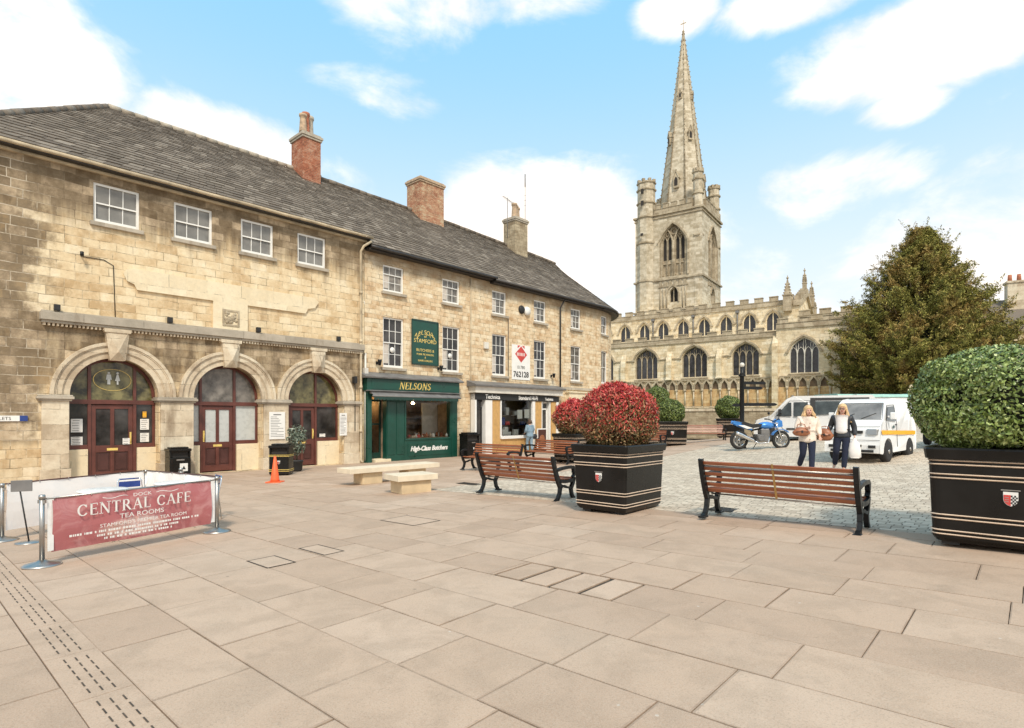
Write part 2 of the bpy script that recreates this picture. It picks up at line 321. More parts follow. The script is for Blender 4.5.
# ---------------------------------------------------------------- mesh helpers
class MB:
    def __init__(s): s.v = []; s.f = []; s.mi = []; s.mat = 0; s.sm = []; s.smooth = False
    def add(s, vs, fs, smooth=None):
        k = len(s.v); s.v += [tuple(p) for p in vs]
        for f in fs: s.f.append([k+i for i in f]); s.mi.append(s.mat); s.sm.append(s.smooth if smooth is None else smooth)
        return s
    def box(s, x0, x1, y0, y1, z0, z1, Mx=None):
        vs = [(x, y, z) for z in (z0, z1) for y in (y0, y1) for x in (x0, x1)]
        if Mx is not None: vs = [Mx @ Vector(p) for p in vs]
        return s.add(vs, [(0, 2, 3, 1), (4, 5, 7, 6), (0, 1, 5, 4), (2, 6, 7, 3), (0, 4, 6, 2), (1, 3, 7, 5)], False)
    def quad(s, a, b, c, d): return s.add([a, b, c, d], [(0, 1, 2, 3)], False)
    def prism(s, pts, y0, y1, ax='y'):
        """polygon in xz extruded along y (ax='y'), in yz along x ('x') or xy along z ('z')"""
        n = len(pts)
        mk = {'y': lambda p, t: (p[0], t, p[1]), 'x': lambda p, t: (t, p[0], p[1]), 'z': lambda p, t: (p[0], p[1], t)}[ax]
        vs = [mk(p, y0) for p in pts]+[mk(p, y1) for p in pts]
        fs = [tuple(range(n)), tuple(range(2*n-1, n-1, -1))]+[(i, (i+1) % n, n+(i+1) % n, n+i) for i in range(n)]
        return s.add(vs, fs, False)
    def tube(s, path, r, n=8, cap=True, closed=False):
        P = [Vector(p) for p in path]; rs = r if hasattr(r, '__len__') else [r]*len(P); vs = []; fs = []
        up = None
        for i, p in enumerate(P):
            if closed: d = P[(i+1) % len(P)]-P[i-1]
            else: d = P[min(i+1, len(P)-1)]-P[max(i-1, 0)]
            d.normalize()
            if up is None: up = Vector((0, 0, 1)) if abs(d.z) < .9 else Vector((1, 0, 0))
            a = d.cross(up)
            if a.length < 1e-4: a = d.orthogonal()
            a.normalize(); b = a.cross(d); up = b
            for k in range(n):
                t = 2*PI*k/n; vs.append(p+(a*math.cos(t)+b*math.sin(t))*rs[i])
        m = len(P)
        for i in range(m if closed else m-1):
            j = (i+1) % m
            for k in range(n): fs.append((i*n+k, i*n+(k+1) % n, j*n+(k+1) % n, j*n+k))
        if cap and not closed: fs.append(tuple(range(n-1, -1, -1))); fs.append(tuple((m-1)*n+k for k in range(n)))
        return s.add(vs, fs, True)
    def lathe(s, prof, c=(0, 0, 0), n=16, axis='z', smooth=True, a0=0):
        vs = []; fs = []; m = len(prof)
        for r, z in prof:
            for k in range(n):
                t = a0+2*PI*k/n; x = r*math.cos(t); y = r*math.sin(t)
                p = (x, y, z) if axis == 'z' else ((z, x, y) if axis == 'x' else (x, z, y))
                vs.append((p[0]+c[0], p[1]+c[1], p[2]+c[2]))
        for i in range(m-1):
            for k in range(n): fs.append((i*n+k, i*n+(k+1) % n, (i+1)*n+(k+1) % n, (i+1)*n+k))
        fs.append(tuple(range(n-1, -1, -1))); fs.append(tuple((m-1)*n+k for k in range(n)))
        return s.add(vs, fs, smooth)
    def ball(s, c, r, n=10, m=7, sc=(1, 1, 1)):
        pr = [(max(1e-4, math.sin(PI*i/m)), -math.cos(PI*i/m)) for i in range(m+1)]
        k = len(s.v); s.lathe(pr, (0, 0, 0), n)
        for i in range(k, len(s.v)): p = s.v[i]; s.v[i] = (c[0]+p[0]*r*sc[0], c[1]+p[1]*r*sc[1], c[2]+p[2]*r*sc[2])
        return s
    def torus(s, c, R, r, axis='y', n=24, m=8):
        pts = []
        for i in range(n):
            t = 2*PI*i/n; a = R*math.cos(t); b = R*math.sin(t)
            pts.append({'y': (c[0]+a, c[1], c[2]+b), 'x': (c[0], c[1]+a, c[2]+b), 'z': (c[0]+a, c[1]+b, c[2])}[axis])
        return s.tube(pts, r, m, closed=True)
    def ring(s, cx, cz, r0, r1, y0, y1, a0=0, a1=PI, n=28, sx=1, zs=0):
        """arch ring in the xz plane"""
        vs = []; fs = []
        for i in range(n+1):
            t = a0+(a1-a0)*i/n; c = math.cos(t); q = math.sin(t)
            for r, y in ((r0, y0), (r1, y0), (r1, y1), (r0, y1)): vs.append((cx+c*r*sx, y, cz+q*r))
        for i in range(n):
            for k in range(4): fs.append((4*i+k, 4*i+(k+1) % 4, 4*i+4+(k+1) % 4, 4*i+4+k))
        fs += [(0, 1, 2, 3), (4*n+3, 4*n+2, 4*n+1, 4*n)]
        return s.add(vs, fs, False)
    def strip(s, pts, w0, y0, y1):
        """moulding that follows a polyline in xz, w0 wide, from y0 to y1"""
        P = [Vector((p[0], p[1])) for p in pts]; L = []; n = len(P)
        for i, p in enumerate(P):
            d = (P[min(i+1, n-1)]-P[max(i-1, 0)]).normalized(); nn = Vector((-d.y, d.x)); L.append((p-nn*w0/2, p+nn*w0/2))
        vs = []; fs = []
        for a, b in L: vs += [(a.x, y0, a.y), (b.x, y0, b.y), (b.x, y1, b.y), (a.x, y1, a.y)]
        for i in range(n-1):
            for k in range(4): fs.append((4*i+k, 4*i+(k+1) % 4, 4*i+4+(k+1) % 4, 4*i+4+k))
        fs += [(0, 1, 2, 3), (4*n-1, 4*n-2, 4*n-3, 4*n-4)]
        return s.add(vs, fs, False)
    def wall(s, outer, holes, y=0, depth=.2):
        vs = [Vector(p) for p in outer]; ed = [(i, (i+1) % len(outer)) for i in range(len(outer))]
        for h in holes:
            k = len(vs); vs += [Vector(p) for p in h]; ed += [(k+i, k+(i+1) % len(h)) for i in range(len(h))]
        co, _, fa, *_ = delaunay_2d_cdt(vs, ed, [], 0, 1e-5)
        def inside(p, poly):
            r = False; n = len(poly)
            for i in range(n):
                a = poly[i]; b = poly[i-1]
                if (a[1] > p.y) != (b[1] > p.y) and p.x < (b[0]-a[0])*(p.y-a[1])/(b[1]-a[1])+a[0]: r = not r
            return r
        keep = []
        for f in fa:
            c = sum((co[i] for i in f), Vector((0, 0)))/len(f)
            if inside(c, outer) and not any(inside(c, h) for h in holes): keep.append(tuple(f))
        s.add([(p.x, y, p.y) for p in co], keep, False)
        for h in holes:
            n = len(h); s.add([(p[0], y, p[1]) for p in h]+[(p[0], y+depth, p[1]) for p in h], [(i, (i+1) % n, n+(i+1) % n, n+i) for i in range(n)], False)
        return s
    def xf(s, Mx, start=0):
        for i in range(start, len(s.v)): s.v[i] = tuple(Mx @ Vector(s.v[i]))
        return s
    def mesh(s, name, mats):
        me = bpy.data.meshes.new(name); me.from_pydata(s.v, [], s.f); me.update()
        for m in (mats if isinstance(mats, (list, tuple)) else [mats]): me.materials.append(M[m] if isinstance(m, str) else m)
        me.polygons.foreach_set('material_index', s.mi); me.polygons.foreach_set('use_smooth', s.sm)
        return me
ORG = {}
def link(name, me, parent=None, bev=0, seg=2):
    o = bpy.data.objects.new(name, me); COL.objects.link(o)
    if parent is not None:
        o.parent = parent
        root = parent
        while root.parent: root = root.parent
        off = ORG.get(root.name)
        if off: me.transform(Matrix.Translation((-off[0], -off[1], -off[2])))
    if bev:
        md = o.modifiers.new('bevel', 'BEVEL'); md.width = bev; md.segments = seg; md.limit_method = 'ANGLE'; md.angle_limit = math.radians(40)
    return o
def part(name, mb, mats, parent=None, bev=0, seg=2, label=None):
    o = link(name, mb.mesh(name, mats), parent, bev, seg)
    if label: o['label'] = label
    return o
def tag(o, label, cat, group=None, kind=None):
    if label: o['label'] = label
    if cat: o['category'] = cat
    if group: o['group'] = group
    if kind: o['kind'] = kind
    return o
def thing(name, label, cat, loc=(0, 0, 0), rotz=0, group=None, org=None, scale=1):
    o = bpy.data.objects.new(name, None); COL.objects.link(o); o.empty_display_size = .3
    o.location = loc; o.rotation_euler = (0, 0, rotz); o.scale = (scale,)*3
    if org: ORG[o.name] = org
    return tag(o, label, cat, group)
def solo(name, mb, mats, label, cat, loc=(0, 0, 0), rotz=0, group=None, bev=0, org=None):
    me = mb.mesh(name, mats)
    if org: me.transform(Matrix.Translation((-org[0], -org[1], -org[2])))
    o = bpy.data.objects.new(name, me); COL.objects.link(o); o.location = loc; o.rotation_euler = (0, 0, rotz)
    if bev:
        md = o.modifiers.new('bevel', 'BEVEL'); md.width = bev; md.segments = 2; md.limit_method = 'ANGLE'
    return tag(o, label, cat, group)
def dup(root, loc, rotz, label, scale=None):
    r = root.copy(); COL.objects.link(r); r.location = loc; r.rotation_euler = (0, 0, rotz); r['label'] = label
    if scale: r.scale = (scale,)*3
    for ch in list(root.children):
        c = ch.copy(); COL.objects.link(c); c.parent = r
        for g in list(ch.children):
            d = g.copy(); COL.objects.link(d); d.parent = c
    return r
def textmesh(txt, size, mat, name='lettering', extr=.004, shear=0, align='CENTER', sx=1, bold=0):
    cu = bpy.data.curves.new(name, 'FONT'); cu.body = txt; cu.size = size; cu.extrude = extr; cu.align_x = align; cu.shear = shear; cu.offset = bold
    cu.resolution_u = 3
    o = bpy.data.objects.new(name, cu); COL.objects.link(o); dg = bpy.context.evaluated_depsgraph_get(); dg.update()
    me = bpy.data.meshes.new_from_object(o.evaluated_get(dg)); bpy.data.objects.remove(o); bpy.data.curves.remove(cu)
    me.name = name; me.transform(Matrix.Diagonal((sx, 1, 1, 1))); me.materials.clear(); me.materials.append(M[mat]); return me
UPR = Matrix.Rotation(PI/2, 4, 'X')             # text upright, facing -y
def text(txt, size, mat, pos, parent, name='lettering', **k):
    me = textmesh(txt, size, mat, name, **k); me.transform(Matrix.Translation(pos) @ UPR)
    return link(name, me, parent)
# serif capitals drawn as strokes
def serif(mb, txt, h, x, z, y, italic=0.0, gap=.10, depth=.004):
    T = .15; t = .055
    def bar(x0, z0, x1, z1, w):
        d = Vector((x1-x0, z1-z0)).normalized(); n = Vector((-d.y, d.x))*w/2
        return [(x0+n.x, z0+n.y), (x1+n.x, z1+n.y), (x1-n.x, z1-n.y), (x0-n.x, z0-n.y)]
    def arc(cx, cz, rx, rz, a0, a1, thick):
        P = []; n = 12
        for i in range(n):
            u0 = a0+(a1-a0)*i/n; u1 = a0+(a1-a0)*(i+1)/n
            q = []
            for u, sg in ((u0, 1), (u1, 1), (u1, -1), (u0, -1)):
                w = (t+(thick-t)*abs(math.cos(u)))/2*sg
                q.append((cx+(rx+w)*math.cos(u), cz+(rz+w)*math.sin(u)))
            P.append(q)
        return P
    sf = lambda xc, zc, w=.3: bar(xc-w/2, zc, xc+w/2, zc, .045)
    L = {
     'N': (.85, [bar(.12, 0, .12, 1, t), bar(.12, 1, .73, 0, T), bar(.73, 0, .73, 1, t), sf(.12, .02), sf(.1, .98, .2), sf(.73, .98)]),
     'E': (.66, [bar(.15, 0, .15, 1, T), bar(.08, .97, .6, .97, t), bar(.08, .03, .63, .03, t), bar(.15, .52, .5, .52, t), bar(.6, .8, .6, 1, .04), bar(.63, 0, .63, .22, .04), bar(.5, .42, .5, .62, .04)]),
     'L': (.62, [bar(.15, 0, .15, 1, T), sf(.15, .98), bar(.06, .03, .58, .03, t), bar(.58, 0, .58, .25, .04)]),
     'T': (.72, [bar(.36, 0, .36, 1, T), bar(.03, .97, .69, .97, t), bar(.04, .78, .04, 1, .04), bar(.68, .78, .68, 1, .04), sf(.36, .02)]),
     'A': (.82, [bar(.08, 0, .4, 1, t), bar(.4, 1, .72, 0, T), bar(.2, .36, .6, .36, t), sf(.08, .02, .24), sf(.73, .02, .28)]),
     'F': (.60, [bar(.15, 0, .15, 1, T), bar(.06, .97, .57, .97, t), bar(.15, .52, .46, .52, t), bar(.57, .78, .57, 1, .04), bar(.46, .42, .46, .62, .04), sf(.15, .02)]),
     'R': (.78, [bar(.15, 0, .15, 1, T), sf(.15, .02), bar(.06, .97, .36, .97, t), bar(.15, .5, .36, .5, t), bar(.34, .5, .70, 0, T*.9), sf(.71, .02, .2)]+arc(.34, .735, .2, .235, -PI/2, PI/2, T)),
     'O': (.90, arc(.43, .5, .34, .46, 0, 2*PI, T)),
     'C': (.80, arc(.43, .5, .34, .46, PI*.2, PI*1.8, T)+[bar(.70, .72, .70, .95, .04)]),
     'S': (.58, arc(.29, .73, .19, .22, PI*.15, PI*1.35, .11)+arc(.29, .27, .21, .24, -PI*.85, PI*.45, .13)+[bar(.15, .60, .45, .42, T*.9), bar(.47, .75, .47, .95, .035), bar(.08, .05, .08, .27, .035)]),
     ' ': (.32, []),
     'É': (.66, []),
    }
    x0 = x
    for ch in txt:
        key = 'E' if ch == 'É' else ch
        w, P = L[key]
        if ch == 'É': P = P+[bar(.3, 1.1, .45, 1.25, .05)]
        for q in P:
            pts = [(x0+(p[0]+italic*p[1])*h, z+p[1]*h) for p in q]
            mb.prism(pts, y, y-depth)
        x0 += (w+gap)*h
    return x0-x
def leaves(name, P, Nn, size, mat, parent, jit=.6, aspect=.55, cap=None, fold=.25, up=0):
    """leaf-sized folded diamonds at points P facing roughly Nn"""
    n = len(P); D = Nn+rng.normal(0, jit, (n, 3)); D /= np.linalg.norm(D, axis=1)[:, None]
    A = rng.normal(0, 1, (n, 3)); A[:, 2] += up; A -= (A*D).sum(1)[:, None]*D; A /= np.linalg.norm(A, axis=1)[:, None]; B = np.cross(D, A)
    sz = size*rng.choice([.6, .8, 1., 1.15, 1.35], n)[:, None]*rng.uniform(.8, 1.2, n)[:, None]
    v = np.empty((n, 4, 3)); v[:, 0] = P-A*sz*.5; v[:, 1] = P+B*sz*aspect*.5-D*sz*fold*.3; v[:, 2] = P+A*sz*.5; v[:, 3] = P-B*sz*aspect*.5-D*sz*fold*.3
    me = bpy.data.meshes.new(name); me.vertices.add(n*4); me.vertices.foreach_set('co', v.reshape(-1)); me.loops.add(n*6); me.polygons.add(n*2)
    b = np.arange(n)[:, None]*4; li = np.concatenate([b+[0, 1, 2], b+[0, 2, 3]], axis=1).reshape(-1)
    me.loops.foreach_set('vertex_index', li.astype(np.int32)); me.polygons.foreach_set('loop_start', np.arange(0, n*6, 3).astype(np.int32))
    me.update(calc_edges=True); me.validate(); me.materials.append(M[mat])
    return link(name, me, parent)
def slates(mb, P, ulen, rows, w=.34, jit=.02, thick=.028):
    """stone slates in courses; P(u,t) -> point, ulen(t) -> course length"""
    ts = [0]
    for i in range(rows): ts.append(ts[-1]+1.25-.5*i/rows)
    ts = [q/ts[-1] for q in ts]
    for i in range(rows):
        t0 = ts[i]; t1 = ts[i+1]+(ts[i+1]-t0)*.12; L = ulen(t0)
        if L < .15: continue
        us = [0]; ww = w*(1.15-.4*i/rows)
        while us[-1] < 1: us.append(us[-1]+ww*random.uniform(.6, 1.5)/L)
        us[-1] = 1
        for a, b in zip(us[:-1], us[1:]):
            if b-a < 1e-4: continue
            g = .006/L; j = random.uniform(-1, 1)*jit*.6
            tt = max(0, t0+random.uniform(-.12, .12)*(t1-t0)) if i else t0
            p00 = Vector(P(a+g, tt)); p10 = Vector(P(b-g, tt)); p01 = Vector(P(a+g, min(1, t1))); p11 = Vector(P(b-g, min(1, t1)))
            nn = (p10-p00).cross(p01-p00)
            if nn.length < 1e-6: nn = (p10-p00).cross(p11-p00)
            if nn.length < 1e-6: continue
            nn.normalize(); h = thick+abs(j)
            mb.add([p00+nn*h, p10+nn*(h+j*.5), p11+nn*.004, p01+nn*.004, p00-nn*.01, p10-nn*.01], [(0, 1, 2, 3), (4, 5, 1, 0)], False)
# ================================================================ GROUND
def grid(name, ss, ns, off, matf, mats):
    mb = MB(); W = len(ns)
    mb.v = [(*xy(a, b), gz(*xy(a, b))+off) for a in ss for b in ns]
    for i in range(len(ss)-1):
        for j in range(W-1):
            m = matf((ss[i]+ss[i+1])/2, (ns[j]+ns[j+1])/2)
            if m is None: continue
            mb.f.append([i*W+j, (i+1)*W+j, (i+1)*W+j+1, i*W+j+1]); mb.mi.append(m); mb.sm.append(False)
    return part(name, mb, mats)
fr = lambda a, b, st: [a+st*i for i in range(int(round((b-a)/st))+1)]
g = grid('ground', [-900, -200, -60]+fr(-14, 45, 1)+[60, 120, 300, 1200], [-900, -200, -40, -3]+fr(0, 32, 1)+[40, 60, 200, 1200], -.016,
         lambda a, b: 0 if (-14 < a < 34 and -3 < b < 33) else 1, ['joint', 'earth'])
g['kind'] = 'structure'
NB = 11.3; SE = 4.02
g = grid('cobbled_street', [SE+.012]+fr(5, 44, 1), [NB+.012]+fr(12, 46, 1), -.002, lambda a, b: 0, ['sett']); g['kind'] = 'structure'
mb = MB()
def slab(s0, s1, n0, n1, sk=0, gap=.0035, dz=0):
    z = random.uniform(-.002, .002)+dz; j = lambda: random.uniform(-.002, .002)
    q = [(s0+gap+j(), n0+gap+j()), (s1-gap+j(), n0+gap+sk+j()), (s1-gap+j(), n1-gap+sk+j()), (s0+gap+j(), n1-gap+j())]
    vs = [(*xy(*p), gz(*xy(*p))+z) for p in q]; c = sum((Vector(v) for v in vs), Vector())/4
    lo = [(c.x+(v[0]-c.x)*1.001, c.y+(v[1]-c.y)*1.001, v[2]-.014) for v in vs]
    e = random.uniform(.004, .012); L = [max(.05, math.dist(v[:2], c[:2])) for v in vs]
    inn = [(v[0]+(c.x-v[0])*e*1.4/l, v[1]+(c.y-v[1])*e*1.4/l, v[2]+.0006) for v, l in zip(vs, L)]
    vs = [(v[0], v[1], v[2]-.0012) for v in vs]
    mb.mat = 0; mb.add(inn+vs+lo, [(0, 1, 2, 3)]+[(4+i, 4+(i+1) % 4, (i+1) % 4, i) for i in range(4)]+[(4+i, 8+i, 8+(i+1) % 4, 4+(i+1) % 4) for i in range(4)], False)
    for q in range(1, 9): mb.mi[-q] = 1
tn0 = sn(*at(486, 577)[:2])[1]; tn1 = sn(*at(647, 584)[:2])[1]
def course(s0, s1, na, nb, lo=.62, hi=1.25, tight=True):
    n = na-random.uniform(0, .6) if tight else na
    trench = abs(s0+.41) < .02
    while n < nb:
        w = random.uniform(lo, hi); e = n+w
        if trench and n < tn0 < e: e = tn0
        if trench and abs(n-tn0) < 1e-6:
            w4 = (tn1-tn0)/4
            for k in range(4): slab(s0+.01, s1-.01, tn0+k*w4+.012, tn0+(k+1)*w4-.012, sk=random.uniform(-.012, .012), gap=.012)
            n = tn1; continue
        e = min(e, nb)
        if nb-e < .25: e = nb
        slab(s0, s1, max(n, na), e, gap=random.choice([.002, .003, .003, .004, .005, .007]))
        n = e
C1 = [-3.56, -2.97, -2.34, -1.71, -1.05, -.41, .19, .84, 1.45, 2.02, 2.68, 3.30, 3.62, SE]
for a, b in zip(C1[:-1], C1[1:]): course(a, b, 0, 31, .75, 1.35)
s = -3.87
while s > -14: w = random.choice([.5, .62, .62, .75]); course(s-w, s, 0, 31, .7, 1.3); s -= w
s = SE
while s < 33: w = random.choice([.5, .6, .62, .7]); course(s, s+w, 0, NB); s += w
# plain band that carries the slotted drain covers
DR = [12.09+.92*k for k in range(14)]
for a, b in zip([0]+DR, DR+[31]):
    if b-a > 1: 
        n = a
        while n < b-.01: e = min(b, n+.92); slab(-3.87, -3.56, n, e); n = e
part('paving', mb, ['flag', 'flagedge'])['kind'] = 'structure'
for k, n0 in enumerate(DR[:-1]):
    m2 = MB(); z0 = -.001
    def pt(s_, n_, z): p = xy(s_, n_); return (p[0], p[1], gz(*p)+z)
    q = [(-3.868, n0+.003), (-3.562, n0+.003), (-3.562, n0+.917), (-3.868, n0+.917)]
    m2.add([pt(*p, .001) for p in q]+[pt(*p, -.014) for p in q], [(0, 1, 2, 3), (0, 4, 5, 1), (1, 5, 6, 2), (2, 6, 7, 3), (3, 7, 4, 0)], False)
    m2.mat = 1
    for r in range(3):
        for i in range(6):
            sa = -3.775+r*.062; na = n0+.08+i*.135+r*.015
            m2.add([pt(sa, na, .003), (pt(sa+.010, na, .003)), pt(sa+.010, na+.085, .003), pt(sa, na+.085, .003)], [(0, 1, 2, 3)], False)
    o = solo('drain_cover', m2, ['flag', 'joint'], 'stone cover with three rows of dark slots, set in the band at bottom left', 'drain cover', group='slotted drain covers in the paving band')
# recessed inspection covers
def cover(px, py, w, l, label):
    c = at(px, py); m2 = MB(); s0, n0 = sn(c.x, c.y)
    def pt(a, b, z): p = xy(s0+a, n0+b); return (p[0], p[1], gz(*p)+z)
    def fl(a0, a1, b0, b1, z): m2.add([pt(a0, b0, z), pt(a1, b0, z), pt(a1, b1, z), pt(a0, b1, z)], [(0, 1, 2, 3)], False)
    m2.mat = 0; t = .022
    fl(-w-t, w+t, -l-t, -l, .0045); fl(-w-t, w+t, l, l+t, .0045); fl(-w-t, -w, -l, l, .0045); fl(w, w+t, -l, l, .0045)
    m2.mat = 1; fl(-w, w, -l, l, .004)
    solo('inspection_cover', m2, ['joint', 'flag'], label, 'inspection cover')
cover(271, 562, .15, .25, 'small paved inspection cover in a dark frame, the one nearest the cafe banner')
cover(321, 550, .12, .30, 'small paved inspection cover in a thick dark frame, between two others in the paving')
cover(410, 520.5, .25, .42, 'paved inspection cover with thin dark outline in front of the short stone bench')
c = at(424, 503)
def grating(px, py, w, l, label):
    c = at(px, py); m2 = MB()
    for k in range(9): m2.box(-l+k*2*l/9, -l+k*2*l/9+l/7, -w, w, .004, .009)
    m2.box(-l-.02, l+.02, -w-.02, -w, .003, .01); m2.box(-l-.02, l+.02, w, w+.02, .003, .01); m2.box(-l-.01, l+.01, -w, w, .001, .003)
    solo('drain_grating', m2, 'iron', label, 'grating', (c.x, c.y, c.z), -th)
grating(723, 509.5, .16, .20, 'black iron drain grating in the setts behind the left leg of the near slatted bench')
grating(470, 484, .12, .35, 'dark iron drain grating in the paving in front of the left bench')

# ================================================================ BUILDINGS OF THE WEST SIDE
FR = math.atan2(S[1], S[0])
def front(name, label, cat, x0, zb=-.4):
    p = xy(x0, 0); return thing(name, label, cat, (p[0], p[1], zb), FR, org=(x0, 0, zb))
rect = lambda x0, x1, z0, z1: [(x0, z0), (x1, z0), (x1, z1), (x0, z1)]
def archhole(cx, r, zb, zs, n=28): return [(cx-r, zb), (cx+r, zb)]+[(cx+r*math.cos(PI*i/n), zs+r*math.sin(PI*i/n)) for i in range(n+1)]
def sash(p, x0, x1, z0, z1, cols, rt, rb, glassm='glass_curt', y=.07, sillm='cornice', fw=.075, disc=False, curtain=None):
    mb = MB(); zm = z0+(z1-z0)*rb/(rt+rb)
    mb.box(x0, x0+fw, y, y+.1, z0, z1); mb.box(x1-fw, x1, y, y+.1, z0, z1); mb.box(x0+fw, x1-fw, y, y+.1, z1-fw, z1); mb.box(x0+fw, x1-fw, y-.015, y+.1, z0, z0+fw*1.5)
    a, b = x0+fw, x1-fw
    for (u0, u1, rows, yy) in ((zm, z1-fw, rt, y+.02), (z0+fw*1.5, zm, rb, y+.055)):
        mb.box(a, b, yy, yy+.035, zm-.022 if rows is rt and yy < y+.04 else zm-.03, zm+.022 if yy < y+.04 else zm-.022) if yy < y+.04 else None
        for c in range(1, cols): xx = a+(b-a)*c/cols; mb.box(xx-.012, xx+.012, yy+.004, yy+.03, u0, u1)
        for r in range(1, rows): zz = u0+(u1-u0)*r/rows; mb.box(a, b, yy+.006, yy+.028, zz-.012, zz+.012)
    w = part('window', mb, 'white', p)
    g = MB(); g.quad((a, y+.045, zm), (b, y+.045, zm), (b, y+.045, z1-fw), (a, y+.045, z1-fw)); g.quad((a, y+.08, z0+fw), (b, y+.08, z0+fw), (b, y+.08, zm), (a, y+.08, zm))
    part('pane', g, glassm, w)
    s = MB(); s.box(x0-.10, x1+.10, -.10, y+.02, z0-.13, z0-.002); part('sill', s, sillm, w, .012)
    if disc:
        d = MB(); d.lathe([(.001, -.01), (.13, -.01), (.13, 0), (.001, 0)], ((x0+x1)/2, y+.03, z0+(zm-z0)*.72), 20, 'y'); part('window_sticker', d, 'paper', w)
    if curtain:
        d = MB(); d.box(a+.01, a+(b-a)*.3, y+.071, y+.076, z0+.2, zm); part('curtain', d, 'curtain', w)
    return w
def gutter(p, x0, x1, y, z, m, r=.075):
    mb = MB(); mb.tube([(x0+(x1-x0)*i/20, y, z+.008*math.sin(i*1.7)) for i in range(21)], r, 8)
    return part('gutter', mb, m, p)
def ridge(p, pts, mats='cornice'):
    mb = MB()
    for a, b in zip(pts[:-1], pts[1:]):
        a = Vector(a); b = Vector(b); n = max(1, int((b-a).length/.45))
        for i in range(n):
            q0 = a+(b-a)*(i+.03)/n; q1 = a+(b-a)*(i+.97)/n; mb.tube([q0, q1], .11+random.uniform(0, .02), 7)
    return part('ridge_tiles', mb, mats, p)
def chimney(p, cx, cy, w, d, z0, z1, m, pots, capm='cornice'):
    mb = MB(); mb.box(cx-w/2, cx+w/2, cy-d/2, cy+d/2, z0, z1-.3)
    mb.mat = 1; mb.box(cx-w/2-.05, cx+w/2+.05, cy-d/2-.05, cy+d/2+.05, z1-.3, z1-.2); mb.box(cx-w/2-.09, cx+w/2+.09, cy-d/2-.09, cy+d/2+.09, z1-.2, z1-.08); mb.box(cx-w/2-.02, cx+w/2+.02, cy-d/2-.02, cy+d/2+.02, z1-.08, z1)
    c = part('chimney', mb, [m, capm], p, .01)
    f = MB(); f.box(cx-w/2-.03, cx+w/2+.03, cy-d/2-.06, cy-d/2+.0, z0+.45, z0+.62)
    for (px, py, h, r, mm) in pots:
        q = MB(); q.lathe([(r*1.1, z1-.02), (r*1.05, z1+.08), (r*.85, z1+h*.7), (r*.9, z1+h*.85), (r*1.08, z1+h*.88), (r*1.08, z1+h), (r*.7, z1+h)], (px, py, 0), 14); part('chimney_pot', q, mm, c)
    return c
# ---------------------------------------------------------------- market hall
H1 = front('market_hall', 'weathered cream stone hall with three maroon doored arches at the left', 'building', 0)
AC = [.43, 3.92, 7.36]; AR = 1.22; ZS = 2.29; XL = -3.3; XR = 9.62
W1 = [(-.17, 1.08), (2.10, 3.34), (4.34, 5.56), (6.55, 7.77)]
mb = MB()
mb.wall([(XL, -.4), (XR, -.4), (XR, 9.4), (XL, 9.4)], [archhole(c, AR, -.395, ZS) for c in AC]+[rect(a, b, 7.74, 8.99) for a, b in W1], 0, .5)
mb.quad((XL, 0, -.4), (XL, 10, -.4), (XL, 10, 9.4), (XL, 0, 9.4)); mb.quad((XL, 10, -.4), (XR, 10, -.4), (XR, 10, 9.4), (XL, 10, 9.4)); mb.quad((XR, 0, -.4), (XR, 10, -.4), (XR, 10, 9.4), (XR, 0, 9.4))
# lighter reveals get the same stone
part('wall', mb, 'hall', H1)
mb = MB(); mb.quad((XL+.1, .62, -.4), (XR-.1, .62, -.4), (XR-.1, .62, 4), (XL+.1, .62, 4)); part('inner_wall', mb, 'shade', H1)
for c in AC:
    mb = MB(); mb.ring(c, ZS, 1.20, 1.37, -.035, .10); mb.ring(c, ZS, 1.37, 1.40, -.06, .02); mb.ring(c, ZS, 1.40, 1.56, -.085, .02); mb.ring(c, ZS, 1.56, 1.60, -.11, .02); mb.ring(c, ZS, 1.60, 1.70, -.14, .02)
    part('archivolt', mb, 'trim', H1, .006)
    mb = MB(); k = [(c-.20, 3.42), (c+.20, 3.42), (c+.32, 4.38), (c-.32, 4.38)]
    mb.prism(k, -.19, -.0); mb.add([(x, -.19, z) for x, z in k]+[(c, -.33, 3.70)], [(0, 1, 4), (1, 2, 4), (2, 3, 4), (3, 0, 4)], False); mb.prism([(c-.345, 4.30), (c+.345, 4.30), (c+.36, 4.40), (c-.36, 4.40)], -.24, 0); part('keystone', mb, 'trim', H1, .008)
for a, b in ((-1.48, -.79), (1.65, 2.70), (5.14, 6.14), (8.58, 9.32)):
    mb = MB(); mb.box(a+.03, b-.0, -.085, .3, .05, 2.10); mb.box(a-.02, b+.04, -.13, .3, -.4, .06); part('pier', mb, 'trim', H1, .015)
    mb = MB(); mb.box(a-.05, b+.06, -.13, .45, 2.10, 2.16); mb.box(a-.10, b+.11, -.19, .45, 2.16, 2.24); mb.box(a-.07, b+.08, -.16, .45, 2.24, 2.285); part('impost', mb, 'cornice', H1, .012)
mb = MB(); mb.box(-1.50, 9.50, -.26, .02, 4.50, 4.74); mb.box(-1.46, 9.46, -.20, .02, 4.42, 4.50); mb.box(-1.46, 9.46, -.10, .02, 4.72, 4.80)
part('string_course', mb, 'cornice', H1, .01)
mb = MB(); x = -1.42
while x < 9.4: mb.box(x, x+.055, -.16, .01, 4.345, 4.42); x += .105
part('dentil_band', mb, 'trim', H1)
